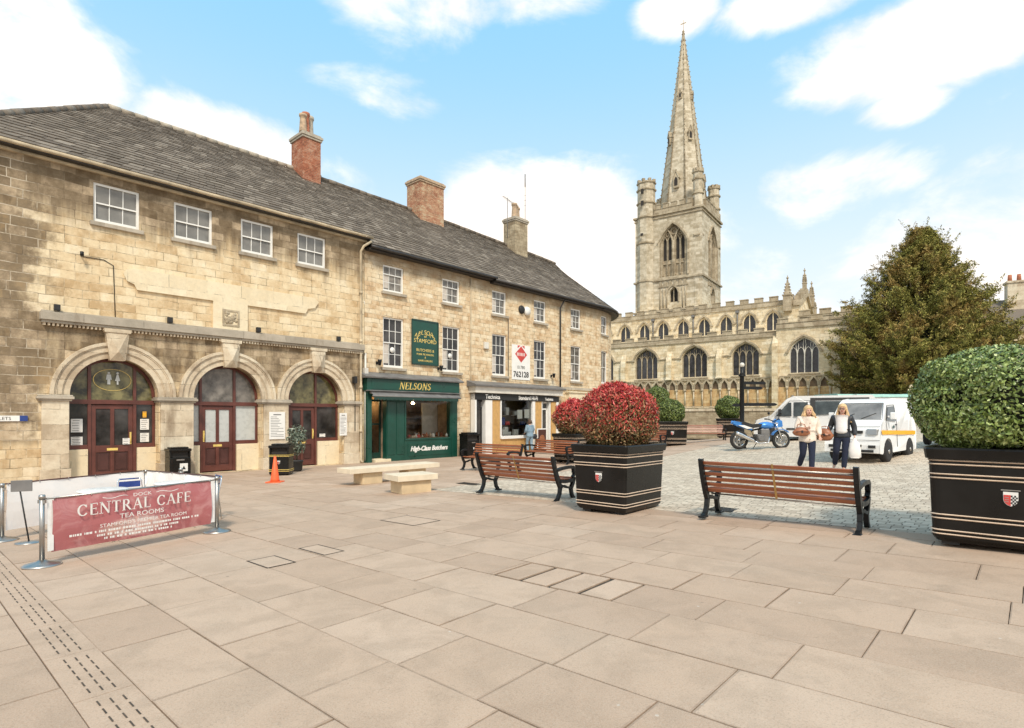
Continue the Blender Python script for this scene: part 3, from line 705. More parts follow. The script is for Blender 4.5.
# blank lettering band with crest
mb = MB(); mb.mat = 0
pl = [(.62, 6.25), (.72, 6.40), (.95, 6.44), (7.25, 6.44), (7.42, 6.30), (7.25, 6.05), (6.95, 5.98), (6.85, 5.78), (4.55, 5.78), (4.55, 4.80), (3.35, 4.80), (3.35, 5.78), (1.0, 5.78), (.92, 5.95), (.72, 6.02)]
mb.prism(pl, -.075, .01); part('stone_tablet', mb, 'pale', H1, .01)
mb = MB(); mb.ring(3.95, 5.22, .33, .42, -.10, -.04, PI/4, PI/4+2*PI, 4)
for i in range(22): mb.ball((3.95+random.uniform(-.19, .19), -.07, 5.22+random.uniform(-.19, .19)), random.uniform(.05, .085), 8, 5, (1, .6, 1))
mb.box(3.70, 4.2, -.065, -.05, 4.97, 5.47); part('carved_crest', mb, 'churchtrim', H1)
for a, b in W1: sash(H1, a, b, 7.74, 8.99, 3, 1, 1, 'glass_hall', .06)
for x in (-1.1, 1.93, 4.92, 8.28):
    mb = MB(); mb.box(x-.075, x+.075, -.22, -.10, 4.80, 4.98); mb.box(x-.06, x+.06, -.225, -.22, 4.82, 4.96); solo_o = solo('floodlight', mb, 'blackmat', 'small black box floodlight on the stone ledge above the arches', 'floodlight', (*xy(x, 0), 4.80), FR, 'floodlights along the ledge of the hall', .008, org=(x, 0, 4.80))
# timber screens and doors in the arches
def screen(c, dx0, dx1, frost, fan, hside, lower):
    y = .42; r = AR-.01; mb = MB()
    mb.ring(c, ZS, r-.09, r, y-.02, y+.06, 0, PI, 30)
    hh = lambda x: ZS+math.sqrt(max(0, (r-.05)**2-(x-c)**2))
    for x in (dx0-.09, dx1): mb.box(x, x+.09, y-.03, y+.06, -.4, hh(x+.045))
    mb.box(c-r, c+r, y-.045, y+.055, 2.03, 2.17)
    for x in (c-r, c+r-.08): mb.box(x, x+.08, y-.02, y+.05, .62, ZS)
    for a, b in ((c-r, dx0-.09), (dx1+.09, c+r)):
        if b-a > .15: mb.box(a, b, y-.025, y+.05, .60, .74)
    w = part('window', mb, 'maroon', H1, .006)
    g = MB(); n = 24
    g.add([(c, y+.03, 2.1)]+[(c+(r-.04)*math.cos(PI*i/n), y+.03, ZS+(r-.04)*math.sin(PI*i/n)) for i in range(n+1)]+[(c-r, y+.03, 2.1)]+[(c+r, y+.03, 2.1)], [(0, i+1, i+2) for i in range(n)]+[(0, n+1, n+2), (0, n+3, 1)], False); part('pane', g, fan, w)
    for a, b in ((c-r+.08, dx0-.09), (dx1+.09, c+r-.08)):
        if b-a > .1:
            g = MB(); g.quad((a, y+.03, .7), (b, y+.03, .7), (b, y+.03, 2.05), (a, y+.03, 2.05)); part('pane', g, frost, w)
    for a, b in ((c-AR, dx0-.10), (dx1+.10, c+AR)):
        if b-a > .1: st = MB(); st.box(a, b, .30, .5, -.4, .60); part('dado', st, 'pale', H1, .01)
    # door leaf
    d = MB(); z0 = -.36; z1 = 2.01; yd = y+.01; L = dx1-dx0; mid = (dx0+dx1)/2; sw = .13
    d.box(dx0, dx0+sw, yd, yd+.05, z0, z1); d.box(dx1-sw, dx1, yd, yd+.05, z0, z1); d.box(mid-.055, mid+.055, yd, yd+.048, z0, z1)
    for a, b in ((z0, z0+.22), (.48, .70), (z1-.13, z1)): d.box(dx0+sw, dx1-sw, yd+.002, yd+.049, a, b)
    d.mat = 1
    for a, b in ((dx0+sw, mid-.055), (mid+.055, dx1-sw)):
        d.box(a, b, yd+.03, yd+.04, z0+.22, .48); d.box(a+.05, b-.05, yd+.012, yd+.03, z0+.27, .43)
    dr = part('door', d, ['maroon', 'maroond'], H1, .006)
    g = MB()
    for a, b in ((dx0+sw, mid-.055), (mid+.055, dx1-sw)): g.quad((a, yd+.03, .70), (b, yd+.03, .70), (b, yd+.03, z1-.13), (a, yd+.03, z1-.13))
    part('pane', g, lower, dr)
    h = MB(); hx = dx1-.07 if hside > 0 else dx0+.07
    h.box(hx-.025, hx+.025, yd-.012, yd, .72, 1.12); h.tube([(hx, yd-.01, .78), (hx, yd-.06, .80), (hx, yd-.06, 1.04), (hx, yd-.01, 1.06)], .012, 6); part('handle', h, 'goldleaf', dr)
    h = MB(); h.box(mid-.15, mid+.15, yd-.012, yd, .53, .61); part('letterbox', h, 'goldleaf', dr)
    return w
s1 = screen(AC[0], -.15, 1.00, 'glass_dark', 'glass_fan', 1, 'glass_dark')
s2 = screen(AC[1], 3.13, 4.22, 'glass_frost', 'glass_curt', -1, 'glass_frost')
s3 = screen(AC[2], 6.42, 7.50, 'glass_dark', 'glass_fan', 1, 'glass_dark')
# toilet figures etched in the first fanlight
mb = MB(); y = .43
for cx, skirt in ((.30, False), (.60, True)):
    k0 = len(mb.v)
    mb.lathe([(.001, 0), (.05, 0), (.05, .004), (.001, .004)], (cx, y-.0, 3.06), 14, 'y')
    if skirt: mb.prism([(cx-.03, 3.0), (cx+.03, 3.0), (cx+.09, 2.75), (cx+.03, 2.75), (cx+.03, 2.6), (cx-.03, 2.6), (cx-.03, 2.75), (cx-.09, 2.75)], y, y+.004)
    else: mb.prism([(cx-.07, 3.0), (cx+.07, 3.0), (cx+.10, 2.78), (cx+.05, 2.8), (cx+.05, 2.6), (cx+.005, 2.6), (cx, 2.76), (cx-.005, 2.6), (cx-.05, 2.6), (cx-.05, 2.8), (cx-.10, 2.78)], y, y+.004)
mb.v = [(.45+(x-.45)*.8, y_, 2.86+(z-2.83)*.8) for x, y_, z in mb.v]
part('toilet_figures', mb, 'glass_frost', s1)
mb = MB(); mb.ring(.43, 2.82, .34, .352, y, y+.004, 0, 2*PI, 30, sx=1.5); part('etched_oval', mb, 'goldleaf', s1)
def notice(x, z, w, h, label, y=.40, m='paper', lines=5):
    mb = MB(); mb.box(x-w/2, x+w/2, y-.004, y, z-h/2, z+h/2); mb.mat = 1
    for i in range(lines):
        zz = z+h*.38-i*h*.76/max(1, lines-1); ww = w*(.4 if i % 3 else .34); mb.box(x-ww, x+ww*random.uniform(.3, 1), y-.0055, y-.0045, zz-.008, zz+.008)
    solo('notice', mb, [m, 'lead'], label, 'notice', (*xy(x, -y), z), FR, None, 0, org=(x, y, z))
notice(-.52, 1.35, .3, .42, 'white notice in the pane left of the first arch door, the upper one'); notice(-.52, .87, .3, .26, 'white notice in the pane left of the first arch door, the lower one')
notice(1.33, 1.37, .26, .36, 'white notice in the pane right of the first arch door, the upper one'); notice(1.33, .93, .26, .3, 'white notice in the pane right of the first arch door, the lower one')
notice(1.33, 1.70, .11, .2, 'small yellow notice in the pane right of the first arch door', m='yellow', lines=2); notice(.80, .82, .2, .2, 'small white notice low in the right glass of the first arch door', y=.39, lines=3)
notice(7.85, .84, .26, .14, 'small white notice low in the pane right of the third arch door', lines=2)
def noteboard(x, z, w, h, label, heading):
    t = thing('notice_board', label, 'notice board', (*xy(x, .10), z), FR)
    mb = MB(); mb.box(-w/2, w/2, -.03, 0, -h/2, h/2); part('board', mb, 'white', t, .004)
    mb = MB()
    mb.box(-w*.25, w*.25, -.0315, -.0305, h*.38, h*.42)
    for i in range(13):
        zz = h*.32-i*h*.72/12
        mb.box(-w*.42, -w*.42+w*random.uniform(.4, .84), -.0315, -.0305, zz-.01, zz+.008)
    part('print', mb, 'lead', t)
noteboard(5.66, 1.28, .62, 1.05, 'large white printed notice board on the pier between second and third arches', 'NOTICE')
noteboard(8.52, 1.30, .34, .95, 'narrow white notice board on the pier right of the third arch', 'INFO')
t = thing('street_sign', 'white toilets sign with a blue figure panel on the dark stonework at far left', 'sign', (*xy(-2.42, .02), 1.58), FR)
mb = MB(); mb.box(-.75, .48, -.03, 0, -.08, .08); part('board', mb, 'white', t, .004); mb = MB(); mb.box(.48, .66, -.031, 0, -.08, .08); part('figure_panel', mb, 'signblue', t, .003)
text('TOILETS', .13, 'blackmat', (.05, -.032, -.045), t, extr=.001)
mb = MB(); mb.mat = 0; mb.tube([(-.5, -.2, 6.55), (-.5, -.2, 6.68)], .05, 8); mb.tube([(-.5, -.02, 6.6), (-.5, -.2, 6.6)], .02, 6); mb.tube([(-.5, -.02, 6.58), (.1, -.02, 6.58), (.35, -.02, 6.45), (.4, -.02, 4.8)], .012, 5)
solo('wall_lamp', mb, 'iron', 'small dark wall lamp with trailing cable on the hall stonework below the first window', 'wall lamp', (*xy(-.5, 0), 6.6), FR, org=(-.5, 0, 6.6))
# eaves
mb = MB(); mb.box(XL-.3, XR+.1, -.12, .02, 9.25, 9.34); part('eaves_cornice', mb, 'gutter', H1, .02)
gutter(H1, XL-.35, XR+.2, -.38, 9.42, 'gutter', .065)
mb = MB(); mb.box(XL-.3, XR+.1, -.36, -.1, 9.33, 9.37); part('soffit', mb, 'blackgutter', H1)
# roof
ez = 9.46; RZ = 13.70; hx0 = XL-.35; rx0 = 1.3; rx1 = 10.35
def PR(u, t): 
    a = hx0+(rx0-hx0)*t; b = XR+.22+(rx1-XR-.22)*t; return (a+(b-a)*u, -.42+5.42*t, ez+(RZ-ez)*t)
mb = MB(); mb.quad(PR(0, 0), PR(1, 0), PR(1, 1), PR(0, 1)); mb.quad(PR(0, 0), (hx0, 10.42, ez), (rx0, 5, RZ), PR(0, 1)); mb.quad((hx0, 10.42, ez), (XR+.2, 10.42, ez), (rx1, 5, RZ), (rx0, 5, RZ))
mb.quad(PR(1, 0), (XR+.2, 10.42, ez), (rx1, 5, RZ), PR(1, 1))
slates(mb, PR, lambda t: (PR(1, t)[0]-PR(0, t)[0]), 30)
def PH(u, t): y0 = -.42+5.42*t; y1 = 10.42-5.42*t; return (hx0+(rx0-hx0)*t, y1+(y0-y1)*u, ez+(RZ-ez)*t)
slates(mb, PH, lambda t: 10.84*(1-t), 26)
rf = part('roof', mb, 'slate', H1)
ridge(H1, [(rx0, 5, RZ+.02), (rx1, 5, RZ+.02)]); ridge(H1, [(hx0+.1, -.3, ez+.1), (rx0, 5, RZ+.02)], 'slate')
chimney(H1, 9.32, 4.55, .92, 1.15, 12.6, 15.25, 'brick', [(8.98, 4.2, .85, .17, 'buffpot'), (9.25, 4.45, 1.1, .18, 'claypot'), (9.6, 4.75, 1.15, .20, 'cornice')])
mb = MB(); mb.tube([(9.75, -.38, 9.25), (9.42, -.30, 9.0), (9.38, -.12, 8.8), (9.38, -.12, -.25), (9.38, -.25, -.36)], .055, 8)
for z in (1.0, 2.9, 4.9, 7.0): mb.lathe([(.075, z-.06), (.075, z+.06)], (9.38, -.12, 0), 10)
part('downpipe', mb, 'gutter', H1)
mb = MB(); mb.tube([(9.62, -.10, 4.4), (9.62, -.10, -.3)], .045, 8); mb.box(9.53, 9.71, -.2, -.02, 3.35, 3.75); part('downpipe', mb, 'offwhite', H1)
mb = MB(); mb.box(9.02, 9.16, -.2, 0, 3.05, 3.35); mb.tube([(9.09, -.12, 3.05), (9.09, -.12, 1.0)], .02, 6); solo('junction_box', mb, 'blackmat', 'dark electrical box with a conduit beside the third arch', 'junction box', (*xy(9.09, 0), 3.2), FR, bev=.01, org=(9.09, 0, 3.2))
# ---------------------------------------------------------------- butcher's house
H2 = front('butchers_house', 'three storey cream stone house above the green butchers shopfront', 'building', 9.65)
X2 = [(10.63, 11.78), (14.15, 15.30)]
mb = MB()
mb.wall([(9.66, -.4), (16.0, -.4), (16.0, 9.0), (9.66, 9.0)], [rect(a, b, 7.30, 8.52) for a, b in X2]+[rect(a, b, 3.86, 6.15) for a, b in X2]+[rect(9.95, 14.62, -.395, 2.7)], .04, .22)
mb.quad((9.66, 10, -.4), (16.0, 10, -.4), (16.0, 10, 9), (9.66, 10, 9))
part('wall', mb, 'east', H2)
for a, b in X2: sash(H2, a, b, 7.30, 8.52, 3, 1, 2, 'glass_curt', .10, curtain=True); sash(H2, a, b, 3.86, 6.15, 3, 2, 2, 'glass_dark', .10, disc=True, curtain=True)
for a, b in X2:
    for z, h in ((8.52, .22), (6.15, .26)):
        mb = MB(); mb.box(a-.12, b+.12, .028, .05, z+.003, z+h); part('lintel', mb, 'east', H2)
def PQ(x0, x1, e0, e1, r0, r1, yo=-.42):
    return lambda u, t: (x0+(x1-x0)*u, yo+(5-yo)*t, (e0+(e1-e0)*u)*(1-t)+(r0+(r1-r0)*u)*t+.05*math.sin(3.1*u*2)*math.sin(PI*t))
def roofpart(p, Pf, L, rows, x0, x1, e, r):
    mb = MB(); K = 8
    for i in range(K): mb.quad(Pf(i/K, 0), Pf((i+1)/K, 0), Pf((i+1)/K, 1), Pf(i/K, 1))
    mb.v = [(v[0], v[1], v[2]-.03) for v in mb.v]
    mb.quad((x0, 10.4, e), (x1, 10.4, e), (x1, 5, r), (x0, 5, r)); slates(mb, Pf, lambda t: L, rows); return part('roof', mb, 'slate', p)
roofpart(H2, PQ(9.75, 17.55, 9.13, 9.08, 13.62, 13.55), 7.8, 32, 9.75, 17.55, 9.1, 13.55)
ridge(H2, [(10.3, 5, 13.66), (17.55, 5, 13.58)], 'slate')
mb = MB(); mb.box(9.7, 17.5, -.3, .04, 8.93, 9.03); part('eaves_board', mb, 'blackgutter', H2); gutter(H2, 9.72, 17.6, -.42, 9.04, 'blackgutter', .07)
chimney(H2, 16.9, 4.75, 1.75, 1.25, 12.7, 15.35, 'brickmix', [], 'buffpot')
# shopfront
sf = MB(); yf = -.30
sf.mat = 0
sf.box(9.72, 9.95, yf, .05, -.4, 2.78); sf.box(14.78, 15.15, yf, .05, -.4, 2.78); sf.box(10.78, 11.80, yf+.04, .05, -.4, 2.5)
for a, b in ((10.82, 11.24), (11.34, 11.76)): sf.box(a, b, yf+.015, yf+.05, -.1, 2.3)
sf.box(11.80, 14.78, yf+.04, .05, -.4, .52); sf.box(11.80, 14.78, yf+.01, .0, .52, .60); sf.box(12.0, 14.6, yf+.02, yf+.05, -.22, .40)
sf.box(11.80, 11.90, yf+.02, .02, .6, 2.5); sf.box(14.70, 14.78, yf+.02, .02, .6, 2.5)
sf.box(11.9, 14.7, yf+.02, .02, 2.4, 2.5); sf.box(9.95, 14.78, yf+.03, .0, 2.5, 2.78)
S2 = part('shopfront', sf, 'green', H2, .01)
mb = MB(); mb.box(9.66, 15.24, yf-.06, .03, 2.76, 3.30); mb.box(9.9, 15.0, yf-.075, yf-.05, 2.82, 3.24); part('fascia', mb, 'green', S2, .012)
mb = MB(); serif(mb, 'NELSONS', .33, 11.40, 2.87, yf-.077, .22, .10, .02); part('fascia_lettering', mb, 'goldleaf', S2)
mb = MB(); mb.prism([(yf-.20, 3.31), (yf-.22, 3.37), (.03, 3.60), (.03, 3.31)], 9.5, 15.42, 'x'); part('lead_roof', mb, 'lead', S2)
mb = MB(); mb.tube([(9.75, yf-.18, 2.68), (15.1, yf-.18, 2.68)], .07, 10); mb.box(9.6, 15.1, yf-.30, yf-.06, 2.74, 2.78); mb.tube([(9.7, yf-.42, 2.52), (15.0, yf-.42, 2.52)], .035, 8)
mb.quad((9.75, yf-.2, 2.70), (15.0, yf-.2, 2.70), (15.0, yf-.42, 2.54), (9.75, yf-.42, 2.54)); part('awning', mb, 'lead', S2)
mb = MB(); x = 9.75
while x < 14.8: mb.prism([(x, 2.52), (x+.22, 2.52), (x+.22, 2.40), (x+.19, 2.36), (x+.11, 2.34), (x+.03, 2.36), (x, 2.40)], yf-.44, yf-.43); x += .22
part('scalloped_valance', mb, 'greend', S2)
g = MB(); g.quad((11.9, yf+.1, .6), (14.7, yf+.1, .6), (14.7, yf+.1, 2.4), (11.9, yf+.1, 2.4)); part('pane', g, 'glass_clear', S2)
mb = MB(); mb.box(9.95, 14.78, 2.6, 2.65, -.4, 2.78); mb.box(9.93, 9.95, .05, 2.6, -.4, 2.78); mb.box(14.62, 14.64, .05, 2.6, -.4, 2.78); mb.box(9.95, 14.78, .06, 2.6, 2.70, 2.76); mb.box(9.95, 14.78, .05, 2.6, -.40, -.36); mb.box(10.72, 10.8, .05, 2.4, -.36, 2.7)
part('interior', mb, 'shopwall', H2)
mb = MB()
for z in (1.2, 1.55, 1.9): mb.box(12.2, 14.6, 2.2, 2.55, z, z+.04)
mb.box(11.9, 14.7, -.15, .9, .56, .62)
part('shelving', mb, 'shelf', H2)
mb = MB(); mb.box(13.6, 14.6, .95, 1.0, .6, 2.3); part('interior_curtain', mb, 'curtain', H2)
for i in range(26):
    x = random.uniform(12.0, 14.5); mb = MB(); k = random.random(); w = random.uniform(.05, .13); h = random.uniform(.06, .22); yy = random.uniform(0, .7)
    if k < .5: mb.box(x-w, x+w, yy, yy+w*1.5, .625, .625+h*.7); mb.box(x-w*.8, x+w*.8, yy+.01, yy+w, .625+h*.7, .66+h*.7)
    else: mb.lathe([(w*.6, .625), (w*.7, .63+h*.5), (w*.3, .63+h*.8), (w*.3, .63+h)], (x, yy, 0), 10)
    cl = random.choice(['paper', 'white', 'red', 'tan', 'claypot', 'offwhite', 'gold', 'paper', 'white'])
    solo('shop_goods', mb, cl, 'small goods and trays set out in the butchers window display', 'shop goods', (*xy(x, 0), .625), FR, 'goods in the butchers window', org=(x, 0, .625))
for i, (x, yy, lab) in enumerate(((10.35, .9, 'lit bulb hanging inside the butchers doorway'), (12.9, .8, 'lit bulb hanging behind the butchers window'))):
    t = thing('pendant_lamp', lab, 'lamp', (*xy(x, -yy), 2.70), FR)
    mb = MB(); mb.ball((0, 0, -.42), .07); part('bulb', mb, 'lampglow', t); mb = MB(); mb.tube([(0, 0, 0), (0, 0, -.36)], .01, 5); part('flex', mb, 'blackmat', t)
mb = MB(); mb.box(10.02, 10.1, .30, .36, -.36, 2.4); mb.box(10.62, 10.7, .30, .36, -.36, 2.4); mb.box(10.1, 10.62, .3, .36, 2.3, 2.4); mb.box(10.1, 10.62, .3, .36, -.36, 0); mb.box(10.1, 10.62, .31, .35, 1.25, 1.32)
d = part('door', mb, 'greend', H2); g = MB(); g.quad((10.1, .33, 0), (10.62, .33, 0), (10.62, .33, 2.3), (10.1, .33, 2.3)); part('pane', g, 'glass_clear', d)
mb = MB(); mb.box(9.95, 10.78, -.38, .3, -.41, -.27); part('doorstep', mb, 'pale', H2, .01)
me = textmesh('High-Class Butchers', .30, 'white', 'stallriser_lettering', .004, .35, sx=.95, bold=.012); me.transform(Matrix.Translation((13.3, yf+.014, .02)) @ UPR); link('stallriser_lettering', me, S2)
# sign board
t = thing('sign_board', 'green board with gold shop lettering between the first floor windows', 'sign', (*xy(13.02, -.03), 4.12), FR)
mb = MB(); mb.box(-.80, .80, -.05, .0, 0, 2.1); part('board', mb, 'green', t, .01)
mb = MB()
for a, b, c, d_ in ((-.8, .8, -.03, .04), (-.8, .8, 2.06, 2.13), (-.83, -.77, 0, 2.1), (.77, .83, 0, 2.1)): mb.box(a, b, -.07, -.045, c, d_)
part('frame', mb, 'greend', t)
for i, ch in enumerate('NELSONS'):
    a = (i-3)*.19; me = textmesh(ch, .30, 'goldleaf', 'lettering', .003); me.transform(Matrix.Translation((math.sin(a)*1.05, -.053, 1.45-(1-math.cos(a))*1.2)) @ Matrix.Rotation(-a, 4, Vector((0, -1, 0)) * -1) @ UPR); link('lettering', me, t)
for s_, z, q in (('of', 1.3, .2), ('STAMFORD', 1.04, .27), ('BUTCHERS &', .62, .19), ('PORK PIE MAKERS', .44, .13), ('&', .3, .13), ('GAME DEALERS', .14, .13)): text(s_, q, 'goldleaf', (0, -.053, z), t, extr=.003)
def spot(x, z, label):
    mb = MB(); mb.tube([(0, 0, 0), (0, -.16, .03)], .025, 6); mb.lathe([(.05, -.12), (.09, .06), (.10, .14), (.02, .14)], (0, -.22, 0), 12); mb.box(-.06, .06, -.03, 0, -.07, .07)
    solo('spotlight', mb, 'iron', label, 'spotlight', (*xy(x, .0), z), FR)
spot(10.28, 4.02, 'dark spotlight left of the first window over the green shopfront'); spot(13.85, 3.98, 'dark spotlight below the green sign board on its right'); spot(22.75, 4.08, 'dark spotlight right of the window beside the white banner')
# ---------------------------------------------------------------- corner house
H3 = front('corner_house', 'long cream stone house with a rounded corner above the shops', 'building', 16.0)
XU = [(17.68, 18.80), (21.19, 22.30), (24.80, 25.88)]
mb = MB()
mb.wall([(16.0, -.4), (28.0, -.4), (28.0, 8.9), (16.0, 8.9)], [rect(a, b, 7.20, 8.50) for a, b in XU]+[rect(a, b, 3.86, 6.12) for a, b in XU]+[rect(16.3, 22.95, -.395, 2.8)], .04, .22)
RC = 5.2; seg = [0, 2, 15]+[15+i*12.5 for i in range(1, 9)]
def carc(phi, r=RC, z=0): a = math.radians(phi); return (28.0+r*math.sin(a), .04+5.2-r*math.cos(a), z)
Mw = None
for a, b in zip(seg[:-1], seg[1:]):
    p = Vector(carc(a)); q = Vector(carc(b)); L = (q-p).length
    T = Matrix.Translation(p) @ Matrix.Rotation(math.atan2(q.y-p.y, q.x-p.x), 4, 'Z'); k = len(mb.v)
    hs = [rect(.10, L-.10, 7.22, 8.50), rect(.10, L-.10, 3.86, 6.1)] if a == 2 else []
    mb.wall([(0, -.4), (L, -.4), (L, 8.9), (0, 8.9)], hs, 0, .2); mb.xf(T, k)
    if a == 2: Mw = (T.copy(), L)
e = Vector(carc(seg[-1])); mb.quad(e, (28, 10.4, 0), (28, 10.4, 8.9), (e.x, e.y, 8.9)); mb.quad((16, 10.4, -.4), (28, 10.4, -.4), (28, 10.4, 8.9), (16, 10.4, 8.9))
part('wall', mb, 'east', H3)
for a, b in XU: sash(H3, a, b, 7.20, 8.50, 3, 1, 2, 'glass_curt', .10, curtain=True)
for k, (a, b) in enumerate(XU): sash(H3, a, b, 3.86, 6.12, 3 if k < 2 else 2, 2, 2, 'glass_curt' if k == 2 else 'glass_dark', .10, curtain=True)
for z0, z1, rt in ((7.22, 8.5, 1), (3.86, 6.1, 1)):
    n0 = len(bpy.data.meshes); w = sash(H3, 10.1, 10+Mw[1]-.1, z0, z1, 2, 1, 1, 'glass_curt', .08)
    # move the flat window round on to the curved wall
    off = ORG[H3.name]
    for o in [w]+list(w.children): o.data.transform(Matrix.Translation((-off[0], -off[1], -off[2])) @ Mw[0] @ Matrix.Translation((-10+off[0], off[1], off[2])))
for a, b in XU:
    for z, h in ((8.50, .22), (6.12, .26)):
        mb = MB(); mb.box(a-.12, b+.12, .028, .05, z+.003, z+h); part('lintel', mb, 'east', H3)
Pf = PQ(17.5, 28.0, 8.98, 8.98, 13.52, 13.12)
roofpart(H3, Pf, 10.5, 32, 17.5, 28, 9, 13.3)
apex = Vector((29.6, 5.0, 13.05))
mb = MB(); RO = RC+.48
def PC(u, t):
    a = carc(u*130, RO, 8.98); p = Vector((a[0], a[1], 8.98)); ap = Vector((28+(apex.x-28)*min(1, u*2.2), 5.0, 13.12+(apex.z-13.12)*min(1, u*2.2))); q = p.lerp(ap, t); return tuple(q)
slates(mb, PC, lambda t: RO*2.2*(1-t)+1.6*t, 30)
K = 16
for i in range(K): mb.quad(PC(i/K, 0), PC((i+1)/K, 0), Vector(PC((i+1)/K, 1)), Vector(PC(i/K, 1)))
mb.v = [(v[0], v[1], v[2]) for v in mb.v]
part('roof', mb, 'slate', H3)
ridge(H3, [(17.5, 5, 13.58), (28, 5, 13.18), (29.5, 5, 13.1)], 'slate')
mb = MB(); mb.tube([(17.5, -.42, 8.93), (28, -.42, 8.93)]+[carc(p, RO, 8.93) for p in range(6, 126, 8)], .075, 8); part('gutter', mb, 'blackgutter', H3)
mb = MB(); mb.box(17.5, 28, -.3, .03, 8.80, 8.90)
for i in range(10):
    a = carc(i*12, RC-.05); b = carc(i*12+12, RC-.05); c = carc(i*12+12, RO-.05); d = carc(i*12, RO-.05)
    mb.add([(q[0], q[1], 8.89) for q in (a, b, c, d)]+[(q[0], q[1], 8.80) for q in (a, b, c, d)], [(0, 1, 2, 3), (4, 5, 6, 7), (2, 3, 7, 6)], False)
part('eaves_board', mb, 'blackgutter', H3)
chimney(H3, 24.75, 4.7, 1.25, 1.1, 12.3, 15.15, 'oldwall', [(24.4, 4.5, .95, .19, 'buffpot'), (24.75, 4.7, .95, .19, 'buffpot'), (25.13, 4.9, .95, .19, 'buffpot')])
mb = MB(); mb.tube([(23.9, -.3, 8.9), (23.7, -.28, 8.75), (23.55, -.1, 8.3), (23.55, -.1, 3.4)], .05, 8); part('downpipe', mb, 'blackgutter', H3)
mb = MB(); mb.tube([(16.05, .0, 8.8), (16.05, -.0, -.3)], .035, 6); part('downpipe', mb, 'gutter', H3)
mb = MB(); mb.tube([(18.95, .02, 7.2), (18.95, .02, 3.6)], .02, 6); part('cable', mb, 'blackgutter', H3)
mb = MB(); mb.box(23.6, 28.0, -.06, .05, 3.30, 3.46); part('string_course', mb, 'cornice', H3)
mb = MB(); mb.box(24.3, 27.4, -.22, .04, 2.55, 3.12); mb.box(24.2, 27.5, -.3, .04, 3.12, 3.2); mb.mat = 1; mb.box(24.5, 27.2, -.05, .036, -.4, 2.5); mb.mat = 2; mb.box(24.4, 24.52, -.1, .03, -.4, 2.55); mb.box(27.2, 27.32, -.1, .03, -.4, 2.55); mb.box(25.6, 25.7, -.1, -.04, -.4, 2.55)
part('shopfront', mb, ['pale', 'glass_dark', 'offwhite'], H3)
def aerial(x, y, z0, z1, fish, label):
    mb = MB(); mb.tube([(0, 0, 0), (0, 0, z1-z0)], .022, 6)
    if fish:
        mb.tube([(-.45, 0, z1-z0), (.5, 0, z1-z0-.2)], .015, 5)
        for i in range(9): q = -.4+i*.11; mb.tube([(q, -.16, z1-z0-.01-(q+.45)*.21), (q, .16, z1-z0-.01-(q+.45)*.21)], .009, 4)
    else:
        for i in range(3): mb.tube([(-.07, 0, 2.0+i*.35), (.07, 0, 2.05+i*.35)], .012, 4)
        mb.tube([(0, 0, z1-z0-.9), (0, 0, z1-z0)], .04, 6)
    solo('television_aerial' if fish else 'radio_mast', mb, 'lead', label, 'aerial', (*xy(x, -y), z0), FR)
aerial(23.5, 4.3, 13.5, 16.2, True, 'thin television aerial left of the chimney with three pots')
aerial(25.4, 4.4, 14.2, 18.4, False, 'tall radio mast on the chimney with three pots')
# fancy goods shopfront
S3m = MB(); yf = -.34
S3m.mat = 1; S3m.box(16.15, 16.28, yf, .05, -.4, 2.82); S3m.box(16.95, 17.48, yf, .05, -.4, 2.82); S3m.box(20.92, 21.16, yf, .05, -.4, 2.82); S3m.box(23.22, 23.45, yf, .05, -.4, 2.82); S3m.box(18.16, 18.26, yf+.02, .05, .55, 2.6); S3m.box(18.16, 20.92, yf-.05, .05, .40, .56); S3m.box(21.82, 21.9, yf+.05, .05, -.4, 2.6); S3m.box(22.6, 22.7, yf+.05, .05, -.4, 2.6)
S3m.mat = 0; S3m.box(17.52, 18.12, yf+.03, .05, -.3, 2.55); S3m.box(18.16, 20.92, yf+.05, .05, -.4, .40); S3m.box(21.2, 21.8, yf+.03, .05, -.3, 2.55); S3m.box(22.75, 23.2, yf+.03, .05, -.3, 2.55)
S3 = part('shopfront', S3m, ['ochre', 'white'], H3, .008)
mb = MB(); mb.box(16.15, 23.45, yf-.02, .05, 2.50, 2.82); part('sign_band', mb, 'blackmat', S3)
mb = MB(); mb.box(16.05, 23.65, yf-.16, .04, 2.86, 3.20); part('fascia', mb, 'offwhite', S3, .01)
mb = MB(); mb.prism([(yf-.32, 3.20), (yf-.33, 3.28), (.03, 3.50), (.03, 3.20)], 15.9, 23.8, 'x'); part('lead_roof', mb, 'lead', S3)
for s_, x, q in (('Technica', 17.5, .32), ('Standard Hi-Fi', 20.5, .30), ('Technica', 22.45, .22)): text(s_, q, 'white', (x, yf-.025, 2.57), S3, extr=.002, bold=.008)
g = MB(); g.quad((18.26, yf+.12, .56), (20.92, yf+.12, .56), (20.92, yf+.12, 2.5), (18.26, yf+.12, 2.5)); part('pane', g, 'glass_clear', S3)
mb = MB(); mb.box(16.3, 23.4, 2.2, 2.25, -.4, 2.8); mb.box(16.28, 16.3, .05, 2.2, -.4, 2.8); mb.box(23.4, 23.42, .05, 2.2, -.4, 2.8); mb.box(16.3, 23.4, .05, 2.2, 2.79, 2.83); mb.box(16.3, 23.4, .05, 2.2, -.42, -.38); mb.box(18.0, 20.9, -.1, .8, .5, .55)
part('interior', mb, 'shopwall', H3)
